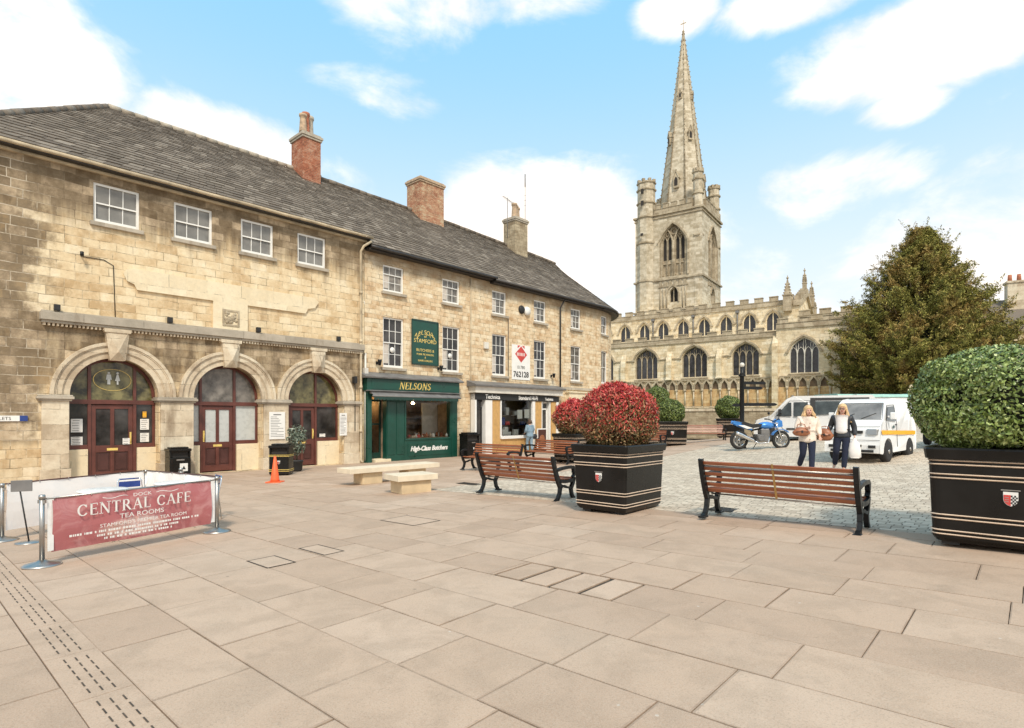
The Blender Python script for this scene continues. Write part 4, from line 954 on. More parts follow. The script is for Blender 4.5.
for i in range(18):
    x = random.uniform(18.4, 20.7); mb = MB(); w = random.uniform(.08, .2); h = random.uniform(.15, .5); yy = random.uniform(0, .6); z = random.choice([.55, .55, .55, 1.15, 1.7])
    if z > 1: mb.box(x-w*1.2, x+w*1.2, .62, .64, z-.03, z)
    mb.box(x-w, x+w, yy*.3+.3, yy*.3+.45, z, z+h); mb.box(x-w*.7, x+w*.7, yy*.3+.29, yy*.3+.3, z+h*.15, z+h*.8)
    solo('shop_goods', mb, random.choice(['paper', 'white', 'lead', 'blackmat', 'red', 'signblue', 'paper']), 'boxed goods displayed behind the window of the black and white shopfront', 'shop goods', (*xy(x, 0), .6), FR, 'goods in the black and white shop window', org=(x, 0, .6))
for i, (x, z, w, h) in enumerate(((19.7, 1.75, .42, .5), (20.3, 1.78, .42, .5))):
    mb = MB(); mb.box(-w/2, w/2, -.005, 0, -h/2, h/2); solo('poster', mb, 'paper', ['white poster in the black and white shop window, the left of two', 'white poster in the black and white shop window, the right of two'][i], 'poster', (*xy(x, .17), z), FR)
DOORS = []
for x0, x1, nm in ((16.32, 16.92, 'shade'), (21.92, 22.58, 'glass_dark')):
    mb = MB(); mb.box(x0, x0+.08, -.10, -.05, -.38, 2.1); mb.box(x1-.08, x1, -.10, -.05, -.38, 2.1); mb.box(x0, x1, -.10, -.05, 2.02, 2.1); mb.box(x0, x1, -.1, -.05, 2.4, 2.5); mb.box(x0, x1, -.1, -.05, -.38, -.1)
    d = part('door', mb, 'blackmat' if x0 < 20 else 'white', H3); DOORS.append(d); g = MB(); g.quad((x0+.08, -.07, -.1), (x1-.08, -.07, -.1), (x1-.08, -.07, 2.42), (x0+.08, -.07, 2.42)); part('pane', g, 'glass_dark', d)
t = thing('wall_banner', 'white banner with red diamond badge and phone number between first floor windows', 'banner', (*xy(20.02, -.03), 3.72), FR)
mb = MB(); mb.box(-.78, .78, -.02, .0, 0, 1.98); part('cloth', mb, 'white', t)
mb = MB(); mb.prism([(0, 1.92), (.52, 1.45), (0, .98), (-.52, 1.45)], -.024, -.021); mb.mat = 1
for a in range(6): mb.box(-.36+a*.12, -.30+a*.12, -.026, -.0245, 1.36, 1.54)
mb.mat = 0; mb.prism([(-.3, 1.78), (-.05, 1.95), (-.3, 1.95)], -.024, -.021); mb.prism([(.3, 1.78), (.05, 1.95), (.3, 1.95)], -.024, -.021); part('badge', mb, ['red', 'paper'], t)
text('01780', .26, 'blackmat', (0, -.024, .62), t, extr=.002); text('762128', .44, 'blackmat', (0, -.024, .16), t, extr=.002, bold=.012)
mb = MB(); mb.lathe([(.02, -.14), (.22, -.14), (.26, -.06), (.26, .0)], (0, 0, 0), 20, 'y'); solo('alarm_box', mb, 'white', 'round white alarm box beside the upper windows', 'alarm box', (*xy(20.5, -.03), 7.72), FR)
mb = MB(); mb.lathe([(.02, -.11), (.20, -.11), (.24, -.05), (.24, .0)], (0, 0, 0), 20, 'y'); solo('alarm_box', mb, 'blackmat', 'round black vent left of the white alarm box', 'vent', (*xy(20.05, -.03), 7.74), FR)
mb = MB(); mb.box(-.16, .16, -.12, 0, -.18, .18); solo('alarm_box', mb, 'offwhite', 'square white box on the wall above the black and white shopfront', 'alarm box', (*xy(17.15, -.03), 5.42), FR, bev=.02)
t = thing('poster_board', 'framed poster board leaning at the right of the black and white shop window', 'poster board', (*xy(20.95, .75), gz(*xy(20.95, .75))), FR)
mb = MB(); mb.box(-.42, .42, -.03, .03, .12, 1.3); part('frame', mb, 'white', t); mb = MB(); mb.box(-.36, .36, -.034, -.03, .18, 1.24); part('poster', mb, 'maroond', t); mb = MB(); mb.ball((0, -.036, .7), .24, 12, 8, (1, .02, 1)); part('picture', mb, 'tan', t)
mb = MB(); mb.box(-.38, -.30, -.02, .3, 0, .14); mb.box(.3, .38, -.02, .3, 0, .14); part('foot', mb, 'blackmat', t)

def squeeze(objs, x0, k):
    for o in objs:
        root = o
        while root.parent: root = root.parent
        a = x0-ORG[root.name][0]; o.data.transform(Matrix.Translation((a, 0, 0)) @ Matrix.Diagonal((k, 1, 1, 1)) @ Matrix.Translation((-a-.0, 0, 0)))
        o.data.transform(Matrix.Translation((-.12, 0, 0)))
squeeze([S2]+list(S2.children), 9.66, .965)
squeeze([S3]+list(S3.children)+DOORS+[c for d in DOORS for c in d.children], 16.05, .965)
# ================================================================ CHURCH
phi = math.atan(.706); E1 = (math.cos(phi), -math.sin(phi)); OU = (-math.sin(phi), -math.cos(phi)); T0 = ((702-512)/575*65, 65.0)
def cxy(a, b): return T0[0]+E1[0]*a+OU[0]*b, T0[1]+E1[1]*a+OU[1]*b
CR = math.atan2(E1[1], E1[0]); CZ = 2.0
CH = thing('church', 'large cream medieval stone church with a tall spire beyond the square', 'church', (*T0, CZ), CR, org=(0, 0, CZ))
def gothic(x0, x1, z0, zs, zt, n=9, k=.62):
    c = (x0+x1)/2; L = []
    for i in range(n+1):
        t = i/n; q = t**1.35; L.append((x1+(c-x1)*q, zs+(zt-zs)*(.50*q+.50*(1-(1-q)**(4.5 if k < .7 else 2.2)))))
    R_ = [(2*c-p[0], p[1]) for p in L[:-1]][::-1]
    return [(x0, z0), (x1, z0)]+L+R_
def gwin(x0, x1, z0, zs, zt, y, lights=4, deep=.35, stonem='churchtrim', frame='pale', trac=True, name='window', hood=True):
    g = gothic(x0, x1, z0, zs, zt)
    m = MB(); m.add([(p[0], y+deep, p[1]) for p in g], [tuple(range(len(g)))], False)
    W = x1-x0; mw = .04 if lights > 2 else .045; top = lambda x: zs+(zt-zs)*(1-abs(2*(x-x0)/W-1))**.55*.96
    w = None
    f = MB()
    for i in range(1, lights):
        x = x0+W*i/lights; f.box(x-mw, x+mw, y+deep-.12, y+deep-.01, z0, (zs+.1*(zt-zs)) if (trac and lights > 2) else top(x))
    if trac and lights > 2:
        for i in range(lights):
            a = x0+W*i/lights; b = a+W/lights; c = (a+b)/2; f.strip([(a, zs-.12*W), (a+(c-a)*.35, zs+.08*W), (c, min(zs+.16*W, top(c)-.05)), (b+(c-b)*.35, zs+.08*W), (b, zs-.12*W)], mw*1.1, y+deep-.11, y+deep-.02)
        for i in range(1, lights): x = x0+W*i/lights; f.strip([(x, zs-.1*W), (x-.05*W, zs+.25*W), (x-.02*W, top(x-.02*W)-.02)], mw, y+deep-.10, y+deep-.02); f.strip([(x, zs-.1*W), (x+.05*W, zs+.25*W), (x+.02*W, top(x+.02*W)-.02)], mw, y+deep-.10, y+deep-.02)
    f.strip([(p[0], p[1]) for p in g[1:]]+[g[0]], .10, y+.06, y+deep)
    w = part(name, f, frame, CH)
    part('pane', m, 'glass_church', w)
    if hood:
        h = MB(); gg = gothic(x0-.16, x1+.16, z0, zs, zt+.2)[2:]; h.strip(gg, .16, y-.14, y+.02)
        e = gg[0]; h.box(e[0]-.08, e[0]+.18, y-.16, y, e[1]-.14, e[1]); e = gg[-1]; h.box(e[0]-.18, e[0]+.08, y-.16, y, e[1]-.14, e[1])
        part('hood_mould', h, stonem, w)
    s = MB(); s.prism([(y-.10, z0-.16), (y-.10, z0-.06), (y+deep, z0+.02), (y+deep, z0-.16)], x0-.1, x1+.1, 'x'); part('sill', s, stonem, w)
def crenel(m, x0, x1, y, z, h=.5, hw=.8, gap=.6, d=.35):
    m.box(x0, x1, y-.10, y+d, z-.22, z-.08); m.box(x0, x1, y-.03, y+d, z-.08, z+.28)
    m.box(x0, x1, y-.08, y+d+.02, z+.24, z+.30); x = x0+.1
    while x+hw < x1+.1: m.box(x, min(x+hw, x1), y-.02, y+d, z+.30, z+.28+h); m.box(x-.03, min(x+hw+.03, x1), y-.08, y+d+.04, z+.28+h, z+.36+h); x += hw+gap
def crenel_side(m, x, y0, y1, z, h=.5, hw=.8, gap=.6, d=.35):
    m.box(x-d, x+.10, y0, y1, z-.22, z-.08); m.box(x-d, x+.03, y0, y1, z-.08, z+.28); yy = y0+.1
    while yy+hw < y1: m.box(x-d, x+.02, yy, yy+hw, z+.28, z+.28+h); m.box(x-d-.04, x+.08, yy-.03, yy+hw+.03, z+.28+h, z+.36+h); yy += hw+gap
# aisle (b=8 -> y=-8), clerestory (y=-3)
AW = [(-9.55, -7.15), (-4.60, -2.16), (.44, 2.93), (5.32, 7.75)]
mb = MB(); mb.wall([(-16, 2), (9.3, 2), (9.3, 9.0), (-16, 9.0)], [gothic(a, b, 5.55, 7.55, 8.62) for a, b in AW], -8, .4)
mb.quad((-16, -8, 2), (-16, -3, 2), (-16, -3, 9), (-16, -8, 9)); mb.quad((9.3, -8, 2), (9.3, 4, 2), (9.3, 4, 9), (9.3, -8, 9)); mb.quad((-16, -7.9, 9), (9.3, -7.9, 9), (9.3, -3, 10.0), (-16, -3, 10.0))
part('aisle_wall', mb, 'church', CH)
for a, b in AW: gwin(a, b, 5.55, 7.55, 8.62, -8, 4, frame='churchtrim')
mb = MB(); crenel(mb, -16, 9.35, -8.02, 9.22, .34, .85, .6); part('aisle_parapet', mb, 'churchtrim', CH)
for x in (-11.2, -5.85, -.85, 4.15): mb = MB(); mb.box(x-.26, x+.26, -8.42, -7.95, 5.4, 7.3); mb.prism([(-8.42, 7.3), (-7.95, 7.3), (-7.95, 8.3)], x-.26, x+.26, 'x'); mb.box(x-.30, x+.30, -8.5, -7.95, 5.3, 5.42); part('buttress', mb, 'church', CH)
mb = MB(); mb.box(9.0, 9.5, -8.75, -7.95, 2, 8.0); mb.prism([(-8.75, 8.0), (-7.95, 8.0), (-7.95, 9.3)], 9.0, 9.5, 'x')
part('buttress', mb, 'church', CH)
for a, b in ((-7.0, -6.1), (-5.6, -4.85), (-2.0, -1.15), (-.6, .2), (3.1, 3.9), (4.4, 5.1), (7.95, 9.2)): mb = MB(); mb.box(a, b, -8.10, -7.98, 7.42, 7.54); part('string_course', mb, 'churchtrim', CH)
CW = [-10.4, -8.0, -5.65, -3.43, -1.16, 1.13, 3.42, 5.75, 8.0]
mb = MB(); mb.wall([(-18, 9), (10.4, 9), (10.4, 12.7), (-18, 12.7)], [gothic(c-.64, c+.64, 10.3, 11.35, 12.2) for c in CW], -3, .3)
mb.add([(10.4, -3, 9), (10.4, 5, 9), (10.4, 5, 12.8), (10.4, 1.0, 14.3), (10.4, -3, 12.8)], [(0, 1, 2, 3, 4)], False); mb.add([(10.0, -3, 9), (10.0, 5, 9), (10.0, 5, 12.8), (10.0, 1.0, 14.3), (10.0, -3, 12.8)], [(0, 1, 2, 3, 4)], False)
mb.quad((10.4, -3, 9), (20, -3, 9), (20, -3, 10.2), (10.4, -3, 10.2))
part('clerestory_wall', mb, 'church', CH)
for c in CW: gwin(c-.64, c+.64, 10.3, 11.35, 12.2, -3, 2, .25, trac=False)
mb = MB(); mb.quad((-18, -2.6, 12.75), (10, -2.6, 12.75), (10, 1, 14.0), (-18, 1, 14.0)); part('nave_roof', mb, 'lead', CH)
mb = MB(); crenel(mb, -18, 9.9, -3.02, 12.92, .42, .8, .62); part('clerestory_parapet', mb, 'churchtrim', CH)
for x in (-4.55, 0.0, 4.6): mb = MB(); mb.tube([(x, -3.1, 12.5), (x, -3.1, 10.0)], .07, 6); mb.box(x-.16, x+.16, -3.3, -2.98, 12.35, 12.6); part('downpipe', mb, 'lead', CH)
mb = MB()
for a, b in (((10.55, -3.2), (10.55, 1.0)), ((10.55, 1.0), (10.55, 5.2))):
    za, zb = (12.9, 14.5) if a[1] < 0 else (14.5, 12.9)
    for i in range(5):
        t0, t1 = i/5, (i+1)/5; y0 = a[1]+(b[1]-a[1])*t0; y1 = a[1]+(b[1]-a[1])*t1; z0 = za+(zb-za)*t0; z1 = za+(zb-za)*t1
        mb.prism([(y0, z0-.35), (y1, z1-.35), (y1, z1+.12), (y0, z0+.12)], 9.9, 10.65, 'x')
        yc = (y0+y1)/2; zc = max(z0, z1); mb.box(9.95, 10.6, yc-.22, yc+.22, zc-.1, zc+.35)
part('east_gable_coping', mb, 'churchtrim', CH)
def pinnacle(x, y, z0, z1, w=.32):
    m = MB(); zm = z0+(z1-z0)*.45; m.box(x-w, x+w, y-w, y+w, z0, zm); m.box(x-w*1.2, x+w*1.2, y-w*1.2, y+w*1.2, zm, zm+.12)
    m.lathe([(w*1.15, zm+.12), (.04, z1-.12)], (x, y, 0), 4, smooth=False, a0=PI/4)
    for i in range(4):
        zz = zm+.3+(z1-zm-.7)*i/4; r = w*1.15*(1-(zz-zm)/(z1-zm))+.05
        for q in range(4): a = PI/4+q*PI/2; m.ball((x+r*math.cos(a), y+r*math.sin(a), zz), .08, 6, 4)
    m.ball((x, y, z1-.1), .12, 6, 5); m.box(x-.03, x+.03, y-.03, y+.03, z1-.1, z1+.15)
    part('pinnacle', m, 'churchtrim', CH)
pinnacle(9.4, -3.3, 12.0, 15.4, .36); pinnacle(10.3, 1.0, 14.2, 16.9, .19); pinnacle(10.6, 3.6, 13.3, 16.0, .24); pinnacle(10.6, 5.4, 12.6, 14.6, .24)
for x, y, z in ((-13.6, -8.0, 14.3), (-15.5, 3, 16.2), (-12.0, 3.5, 15.0)): pinnacle(x, y, z-4.5, z, .3)
# chapel at the east end
mb = MB(); XC = [(10.42, 12.80), (15.6, 17.9)]
mb.wall([(9.3, 2), (20.5, 2), (20.5, 9.75), (9.3, 9.75)], [gothic(a, b, 5.55, 7.5, 8.7) for a, b in XC], -8.3, .4)
mb.quad((20.5, -8.3, 2), (20.5, 4, 2), (20.5, 4, 9.7), (20.5, -8.3, 9.7)); mb.quad((9.3, -8.3, 2), (9.3, -8, 2), (9.3, -8, 9.75), (9.3, -8.3, 9.75)); mb.quad((9.3, -8.2, 9.7), (20.5, -8.2, 9.7), (20.5, -4.5, 9.9), (9.3, -4.5, 9.9))
part('chapel_wall', mb, 'church', CH)
for a, b in XC: gwin(a, b, 5.55, 7.5, 8.7, -8.3, 4, frame='offwhite')
mb = MB(); crenel(mb, 9.3, 20.6, -8.34, 9.85, .36, .85, 1.0); part('chapel_parapet', mb, 'churchtrim', CH)
mb = MB(); mb.box(10.5, 20.5, -4.5, 4, 9.5, 10.9); mb.box(10.5, 20.5, -4.62, -4.4, 10.55, 10.7); part('upper_wall', mb, 'church', CH)
mb = MB(); crenel(mb, 10.5, 20.6, -4.52, 11.0, .42, .95, .8); part('upper_parapet', mb, 'churchtrim', CH)
for x in (14.2, 19.2): mb = MB(); mb.box(x-.3, x+.3, -8.95, -8.25, 2, 7.4); mb.prism([(-8.95, 7.4), (-8.25, 7.4), (-8.25, 8.7)], x-.3, x+.3, 'x'); part('buttress', mb, 'church', CH)
# blind arcade round the foot
mb = MB(); m2 = MB(); x = -10.4; i = 0; FB = []
while x < 20:
    yb = -8 if x < 9 else -8.3; w = .86; fb = MB(); fb.mat = 1; cc = x+w/2
    fb.prism([(x+.09, 4.30), (x+w-.09, 4.30), (x+w-.10, 4.66), (cc+.12, 5.0), (cc, 5.1), (cc-.12, 5.0), (x+.10, 4.66)], yb-.035, yb-.003); fb.mat = 0; fb.box(x+.07, x+w-.07, yb-.03, yb-.004, 2.62, 4.30); FB.append(fb)
    c = x+w/2; y = yb
    mb.strip([(x+.06, 4.35), (x+.08, 4.72), (c-.12, 5.08), (c, 5.2), (c+.12, 5.08), (x+w-.08, 4.72), (x+w-.06, 4.35)], .16, y-.20, y+.02)
    m2.tube([(x, y-.1, 2.6), (x, y-.1, 4.15)], .065, 7); m2.box(x-.11, x+.11, y-.22, y, 4.15, 4.36); m2.box(x-.12, x+.12, y-.22, y, 2.45, 2.62)
    x += w
mb.box(-10.6, 9.0, -8.16, -7.98, 5.18, 5.30); mb.box(9.6, 20.2, -8.46, -8.28, 5.18, 5.30)
A_ = part('blind_arcade', mb, 'churchtrim', CH); part('colonnettes', m2, 'trim', A_)
for fb in FB: part('panel', fb, ['orangestone', 'darkstone'], A_)
mb = MB(); mb.box(-15, 9.3, -8.3, -7.99, 1.8, 2.48); mb.box(9.3, 20.5, -8.6, -8.29, 1.8, 2.48); part('plinth', mb, 'oldwall', CH)
# the tower
TX0 = -8.0; D = 7.5
def bell(x0, x1): return gothic(x0, x1, 17.95, 22.0, 24.2, k=.8)
mb = MB()
mb.wall([(TX0, 2), (0, 2), (0, 25.5), (TX0, 25.5)], [bell(-5.0, -1.75), gothic(-3.78, -2.62, 14.9, 16.0, 16.7)], 0, .55)
k = len(mb.v); mb.wall([(0, 2), (D, 2), (D, 25.5), (0, 25.5)], [bell(2.4, 5.6), gothic(3.4, 4.6, 14.9, 16.0, 16.7)], 0, .55)
mb.xf(Matrix.Rotation(PI/2, 4, 'Z'), k)
mb.quad((TX0, 0, 2), (TX0, D, 2), (TX0, D, 25.5), (TX0, 0, 25.5)); mb.quad((TX0, D, 2), (0, D, 2), (0, D, 25.5), (TX0, D, 25.5)); mb.quad((TX0, 0, 25.4), (0, 0, 25.4), (0, D, 25.4), (TX0, D, 25.4))
TW = part('tower', mb, 'church', CH)
def belface(T, x0, x1, tag_):
    m = MB(); g = MB(); c = (x0+x1)/2; y = .45
    m.add([(p[0], y+.08, p[1]) for p in bell(x0, x1)], [tuple(range(len(bell(x0, x1))))], False)
    for s_ in (-1, 1):
        cc = c+s_*(x1-x0)*.235
        for q in (-1, 1):
            xc = cc+q*.30; g.add([(p[0], y+.06, p[1]) for p in gothic(xc-.21, xc+.21, 20.0, 22.2, 22.7)], [tuple(range(len(gothic(xc-.21, xc+.21, 20.0, 22.2, 22.7))))], False)
            m.strip([(xc-.28, 18.2), (xc-.28, 22.2), (xc, 22.8), (xc+.28, 22.2), (xc+.28, 18.2)], .10, y-.15, y+.07); m.box(xc-.25, xc+.25, y-.08, y+.06, 19.5, 19.62)
        m.strip([(cc-.66, 18.0), (cc-.66, 22.3), (cc-.3, 23.2), (cc, 23.6), (cc+.3, 23.2), (cc+.66, 22.3), (cc+.66, 18.0)], .14, y-.28, y+.07)
        m.ring(cc, 22.95, .13, .22, y-.1, y+.06, 0, 2*PI, 10)
    m.tube([(c, y-.2, 17.95), (c, y-.2, 22.2)], .14, 8); m.ring(c, 23.3, .28, .42, y-.12, y+.06, 0, 2*PI, 12)
    b = bell(x0, x1); m.strip([(p[0], p[1]) for p in b[1:]]+[b[0]], .2, .1, .5)
    h = bell(x0-.2, x1+.2); m.strip(h[1:], .18, -.14, .02)
    for xx, z0, z1, zs, zt in ((c, 14.9, 16.0, 16.0, 16.7),):
        g.add([(p[0], .5, p[1]) for p in gothic(c-.58, c+.58, 14.9, 16, 16.7)], [tuple(range(len(gothic(c-.58, c+.58, 14.9, 16, 16.7))))], False)
        m.box(c-.06, c+.06, .3, .49, 14.9, 16.6); m.strip(gothic(c-.72, c+.72, 14.9, 16.0, 16.9)[1:], .16, -.12, .04)
        m.box(c-.6, c+.6, .3, .48, 14.9, 15.0)
    m.xf(T); g.xf(T); w = part('belfry_window', m, 'churchtrim', CH); part('louvres', g, 'shade', w)
I4 = Matrix.Identity(4); RS = Matrix.Rotation(PI/2, 4, 'Z')
belface(I4, -5.0, -1.75, 0); belface(RS, 2.4, 5.6, 1)
mb = MB()
def band(z, h, o): mb = MB(); mb.box(TX0-o, o, -o, 0, z, z+h); mb.box(0, o, 0, D+o, z, z+h); mb.box(TX0-o, TX0, 0, D+o, z, z+h); part('string_course', mb, 'churchtrim', CH)
band(25.3, .22, .22); band(24.95, .12, .12); band(17.55, .2, .18); band(13.9, .2, .22); band(10.0, .2, .2)
for x in range(6): mb.box(-5.0+x*.58, -4.68+x*.58, -.08, 0, 16.9, 17.5)
mb.box(-5.1, -1.6, -.10, 0, 16.75, 16.9)
for x in range(5): mb.box(0, .08, 2.4+x*.62, 2.75+x*.62, 16.9, 17.5)
for xs in (-4.9, -4.5, -4.1, -2.2, -1.85): mb.tube([(xs, -.05, 14.1), (xs, -.05, 16.6)], .07, 6)
part('carved_band', mb, 'churchtrim', CH)
def octo(m, x, y, r, z0, z1): m.lathe([(r, z0), (r, z1)], (x, y, 0), 8, smooth=False, a0=PI/8)
def turret(x, y, r, z1, name='turret'):
    m = MB(); octo(m, x, y, r+.12, 2, 13.9); octo(m, x, y, r+.04, 13.9, 17.6); octo(m, x, y, r, 17.6, z1-.35)
    T_ = part(name, m, 'church', CH); q = MB()
    for z in (13.9, 17.6, 22.2, 25.3, 27.0, 28.6): 
        if z < z1-.5: octo(q, x, y, r+.14, z, z+.18)
    octo(q, x, y, r+.12, z1-.45, z1-.3)
    for i in range(8): a = PI/8+PI/8+i*PI/4; q.lathe([(.24, z1-.3), (.24, z1)], (x+(r-.12)*math.cos(a), y+(r-.12)*math.sin(a), 0), 4, smooth=False)
    part('turret_band', q, 'churchtrim', T_)
turret(-6.75, .35, 1.05, 29.9); turret(-.6, .5, .55, 29.9); turret(-.65, D-.6, .66, 30.0); turret(-7.3, D-.6, .62, 29.8)
mb = MB()
for z in (26.6, 28.0): mb.box(-6.9, -6.6, -1.02, -.85, z, z+.55)
mb.box(-6.95, -6.65, -1.0, -.9, 23.0, 23.3); part('turret_slits', mb, 'shade', CH)
mb = MB(); crenel(mb, -5.6, -1.1, -.12, 25.75, .5, .62, .35); crenel_side(mb, .12, 1.1, D-1.2, 25.75, .5, .62, .35); mb.box(TX0, 0, D-.3, D, 25.5, 26.6); part('tower_parapet', mb, 'churchtrim', CH)
# spire
scx, scy = -3.45, 3.9; SR = 2.95; ZB = 25.4; ZT = 48.75
mb = MB(); mb.lathe([(SR, ZB), (.06, ZT-.3)], (scx, scy, 0), 8, smooth=False, a0=PI/8); SP = part('spire', mb, 'church', CH)
mb = MB()
for k in range(8):
    a = PI/8+k*PI/4
    P_ = lambda z: (scx+(SR*(ZT-z)/(ZT-ZB)+.02)*math.cos(a), scy+(SR*(ZT-z)/(ZT-ZB)+.02)*math.sin(a), z)
    mb.tube([P_(ZB), P_(ZT-.4)], [.11, .05], 5)
    n = 34
    for i in range(n):
        z = ZB+.5+(ZT-ZB-1.5)*(i+.5)/n; r = SR*(ZT-z)/(ZT-ZB)+.12; s_ = .105*(1-.4*i/n); mb.ball((scx+r*math.cos(a), scy+r*math.sin(a), z), s_, 6, 4, (1, 1, .8))
part('crockets', mb, 'churchtrim', SP)
mb = MB(); mb.lathe([(.08, ZT-.7), (.22, ZT-.5), (.10, ZT-.35), (.16, ZT-.2), (.05, ZT)], (scx, scy, 0), 8); mb.tube([(scx, scy, ZT), (scx, scy, ZT+1.2)], .03, 5); mb.box(scx-.35, scx+.35, scy-.02, scy+.02, ZT+.75, ZT+.85); part('finial', mb, 'churchtrim', SP)
def lucarne(k, z, s_):
    a = k*PI/4; r = SR*(ZT-z)/(ZT-ZB)*math.cos(PI/8)
    T = Matrix.Translation((scx+r*math.cos(a), scy+r*math.sin(a), z)) @ Matrix.Rotation(a+PI/2, 4, 'Z') @ Matrix.Scale(s_, 4)
    m = MB(); m.prism([(-.42, -.3), (.42, -.3), (.42, 1.3), (0, 2.2), (-.42, 1.3)], -.45, .5); m.strip([(-.5, 1.2), (0, 2.35), (.5, 1.2)], .14, -.55, .5); m.ball((0, -.4, 2.5), .14, 6, 5)
    m.xf(T); w = part('lucarne', m, 'churchtrim', SP); g = MB(); g.add([(p[0], -.46, p[1]) for p in gothic(-.27, .27, 0, .9, 1.4)], [tuple(range(len(gothic(-.27, .27, 0, .9, 1.4))))], False)
    g.box(-.03, .03, -.48, -.46, 0, 1.2); g.xf(T); part('opening', g, 'shade', SP)
lucarne(6, 28.9, .75); lucarne(6, 40.0, .42); lucarne(7, 34.7, .6); lucarne(5, 34.7, .6); lucarne(0, 28.9, .65); lucarne(0, 40, .4)
# low wall and raised churchyard
mb = MB(); vs = [cxy(-30, 15.7), cxy(60, 15.7), cxy(60, -60), cxy(-30, -60)]
mb.add([(*p, 2.02) for p in vs], [(0, 1, 2, 3)], False); o = part('churchyard_lawn', mb, 'grass'); o['kind'] = 'structure'
t = thing('boundary_wall', 'low old stone wall with pale coping below the church arcade', 'wall', (*cxy(0, 16), 0), CR)
mb = MB(); mb.box(-28, 48, 0, .5, -.3, 2.05); part('wall', mb, 'oldwall', t); mb = MB()
x = -28
while x < 48: w = random.uniform(.8, 1.3); mb.box(x, min(48, x+w-.015), -.08, .58, 2.05, 2.24+random.uniform(0, .03)); x += w
part('coping', mb, 'trim', t, .02)
# railings / posts beyond (small pale gate piers behind the truck)
for i, (a, lab) in enumerate(((19.6, 'small pale stone gate pier beyond the white vans, the left of two'), (22.3, 'small pale stone gate pier beyond the white vans, the right of two'))):
    mb = MB(); mb.box(-.2, .2, -.2, .2, 0, 1.5); mb.box(-.26, .26, -.26, .26, 1.5, 1.6); mb.ball((0, 0, 1.75), .2)
    solo('gate_pier', mb, 'pale', lab, 'gate pier', (*cxy(a, 14.5), 2.0), CR)
# house on the right
HX0 = Vector((45.2, 55.0, 1.7))
t = thing('gabled_house', 'distant tan stone house with steep gable and chimneys behind the yew at right', 'house', HX0, -.5)
mb = MB(); mb.box(-6, 12, 0, 9, 0, 8.0); mb.prism([(-6, 8.0), (2, 8.0), (-2, 12.3)], 0, 9); part('wall', mb, 'east', t)
mb = MB(); mb.quad((-6.4, -.3, 7.7), (-2, -.3, 12.6), (-2, 9, 12.6), (-6.4, 9, 7.7)); mb.quad((2.4, -.3, 7.7), (-2, -.3, 12.6), (-2, 9, 12.6), (2.4, 9, 7.7)); mb.quad((0, -.2, 7.8), (12.2, -.2, 7.8), (12.2, 4.5, 11.6), (0, 4.5, 11.6)); mb.quad((0, 9.2, 7.8), (12.2, 9.2, 7.8), (12.2, 4.5, 11.6), (0, 4.5, 11.6)); part('roof', mb, 'slate', t)
for cx_, z, w in ((-3.4, 14.2, 1.3), (3.0, 13.9, 1.3), (9.5, 13.6, 1.2)):
    mb = MB(); mb.box(cx_-w/2, cx_+w/2, 3, 4.2, 8, z-.9); mb.box(cx_-w/2-.1, cx_+w/2+.1, 2.9, 4.3, z-.9, z-.7); mb.mat = 1
    for q in (-.35, .35): mb.lathe([(.2, z-.7), (.16, z)], (cx_+q, 3.6, 0), 10)
    part('chimney', mb, ['trim', 'claypot'], t)
for x in (-3.2, -.9, 4, 7): 
    mb = MB(); mb.box(x-.4, x+.4, -.04, 0, 4.2, 6.0); mb.mat = 1; mb.box(x-.34, x+.34, -.06, -.04, 4.26, 5.94); part('window', mb, ['white', 'glass_curt'], t)

# ================================================================ PLANTING
def sph(n, c, r, lo=.86, squash=None, zmin=-1):
    v = rng.normal(0, 1, (n*2, 3)); v /= np.linalg.norm(v, axis=1)[:, None]; v = v[v[:, 2] > zmin][:n]
    if squash:
        v2 = np.sign(v)*np.abs(v)**squash; v2 /= np.max(np.abs(v2), axis=1)[:, None]**.0; 
        v2 /= (np.sum(np.abs(v2)**(2/squash), axis=1)**(squash/2))[:, None]; P = v2
    else: P = v
    lump = 1+.035*np.sin(7*v[:, 0]+2)*np.sin(6*v[:, 1]+1)+.03*np.sin(9*v[:, 2]+v[:, 0]*5)
    k = (lo+(1-lo)*rng.random(len(P))**.6)*lump
    return np.array(c)+P*np.array(r)*k[:, None], v
def bush(name, label, cat, loc, rad, zc, n, size, leafm, corem, squash=None, lo=.80, rotz=0, zmin=-.9, jit=.7, group=None, spray=0):
    t = thing(name, label, cat, loc, rotz, group)
    P, v = sph(n, (0, 0, zc), rad, lo, squash, zmin); leaves('foliage', P, v, size, leafm, t, jit, .5, up=.4)
    if spray:
        P2, v2 = sph(spray, (0, 0, zc), [q*1.05 for q in rad], .9, squash, -.3); leaves('shoots', P2, v2*.2+np.array([0, 0, .1]), size*1.25, leafm, t, .9, .35, up=2.5)
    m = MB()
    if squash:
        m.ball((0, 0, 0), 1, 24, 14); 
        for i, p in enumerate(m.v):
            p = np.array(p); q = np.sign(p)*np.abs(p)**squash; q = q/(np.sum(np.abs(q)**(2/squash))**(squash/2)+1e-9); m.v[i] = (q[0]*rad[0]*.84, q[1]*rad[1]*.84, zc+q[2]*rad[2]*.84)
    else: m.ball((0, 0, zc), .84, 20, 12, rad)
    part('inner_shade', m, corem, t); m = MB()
    for i in range(5): a = i*1.3; m.tube([(.08*math.cos(a), .08*math.sin(a), zc-rad[2]-(.35 if loc[1] < 32.9 or loc[1] > 33.1 else 1.2)), (.3*rad[0]*math.cos(a), .3*rad[1]*math.sin(a), zc-.3*rad[2])], [.025, .012], 6)
    part('stem', m, 'bark', t)
    return t
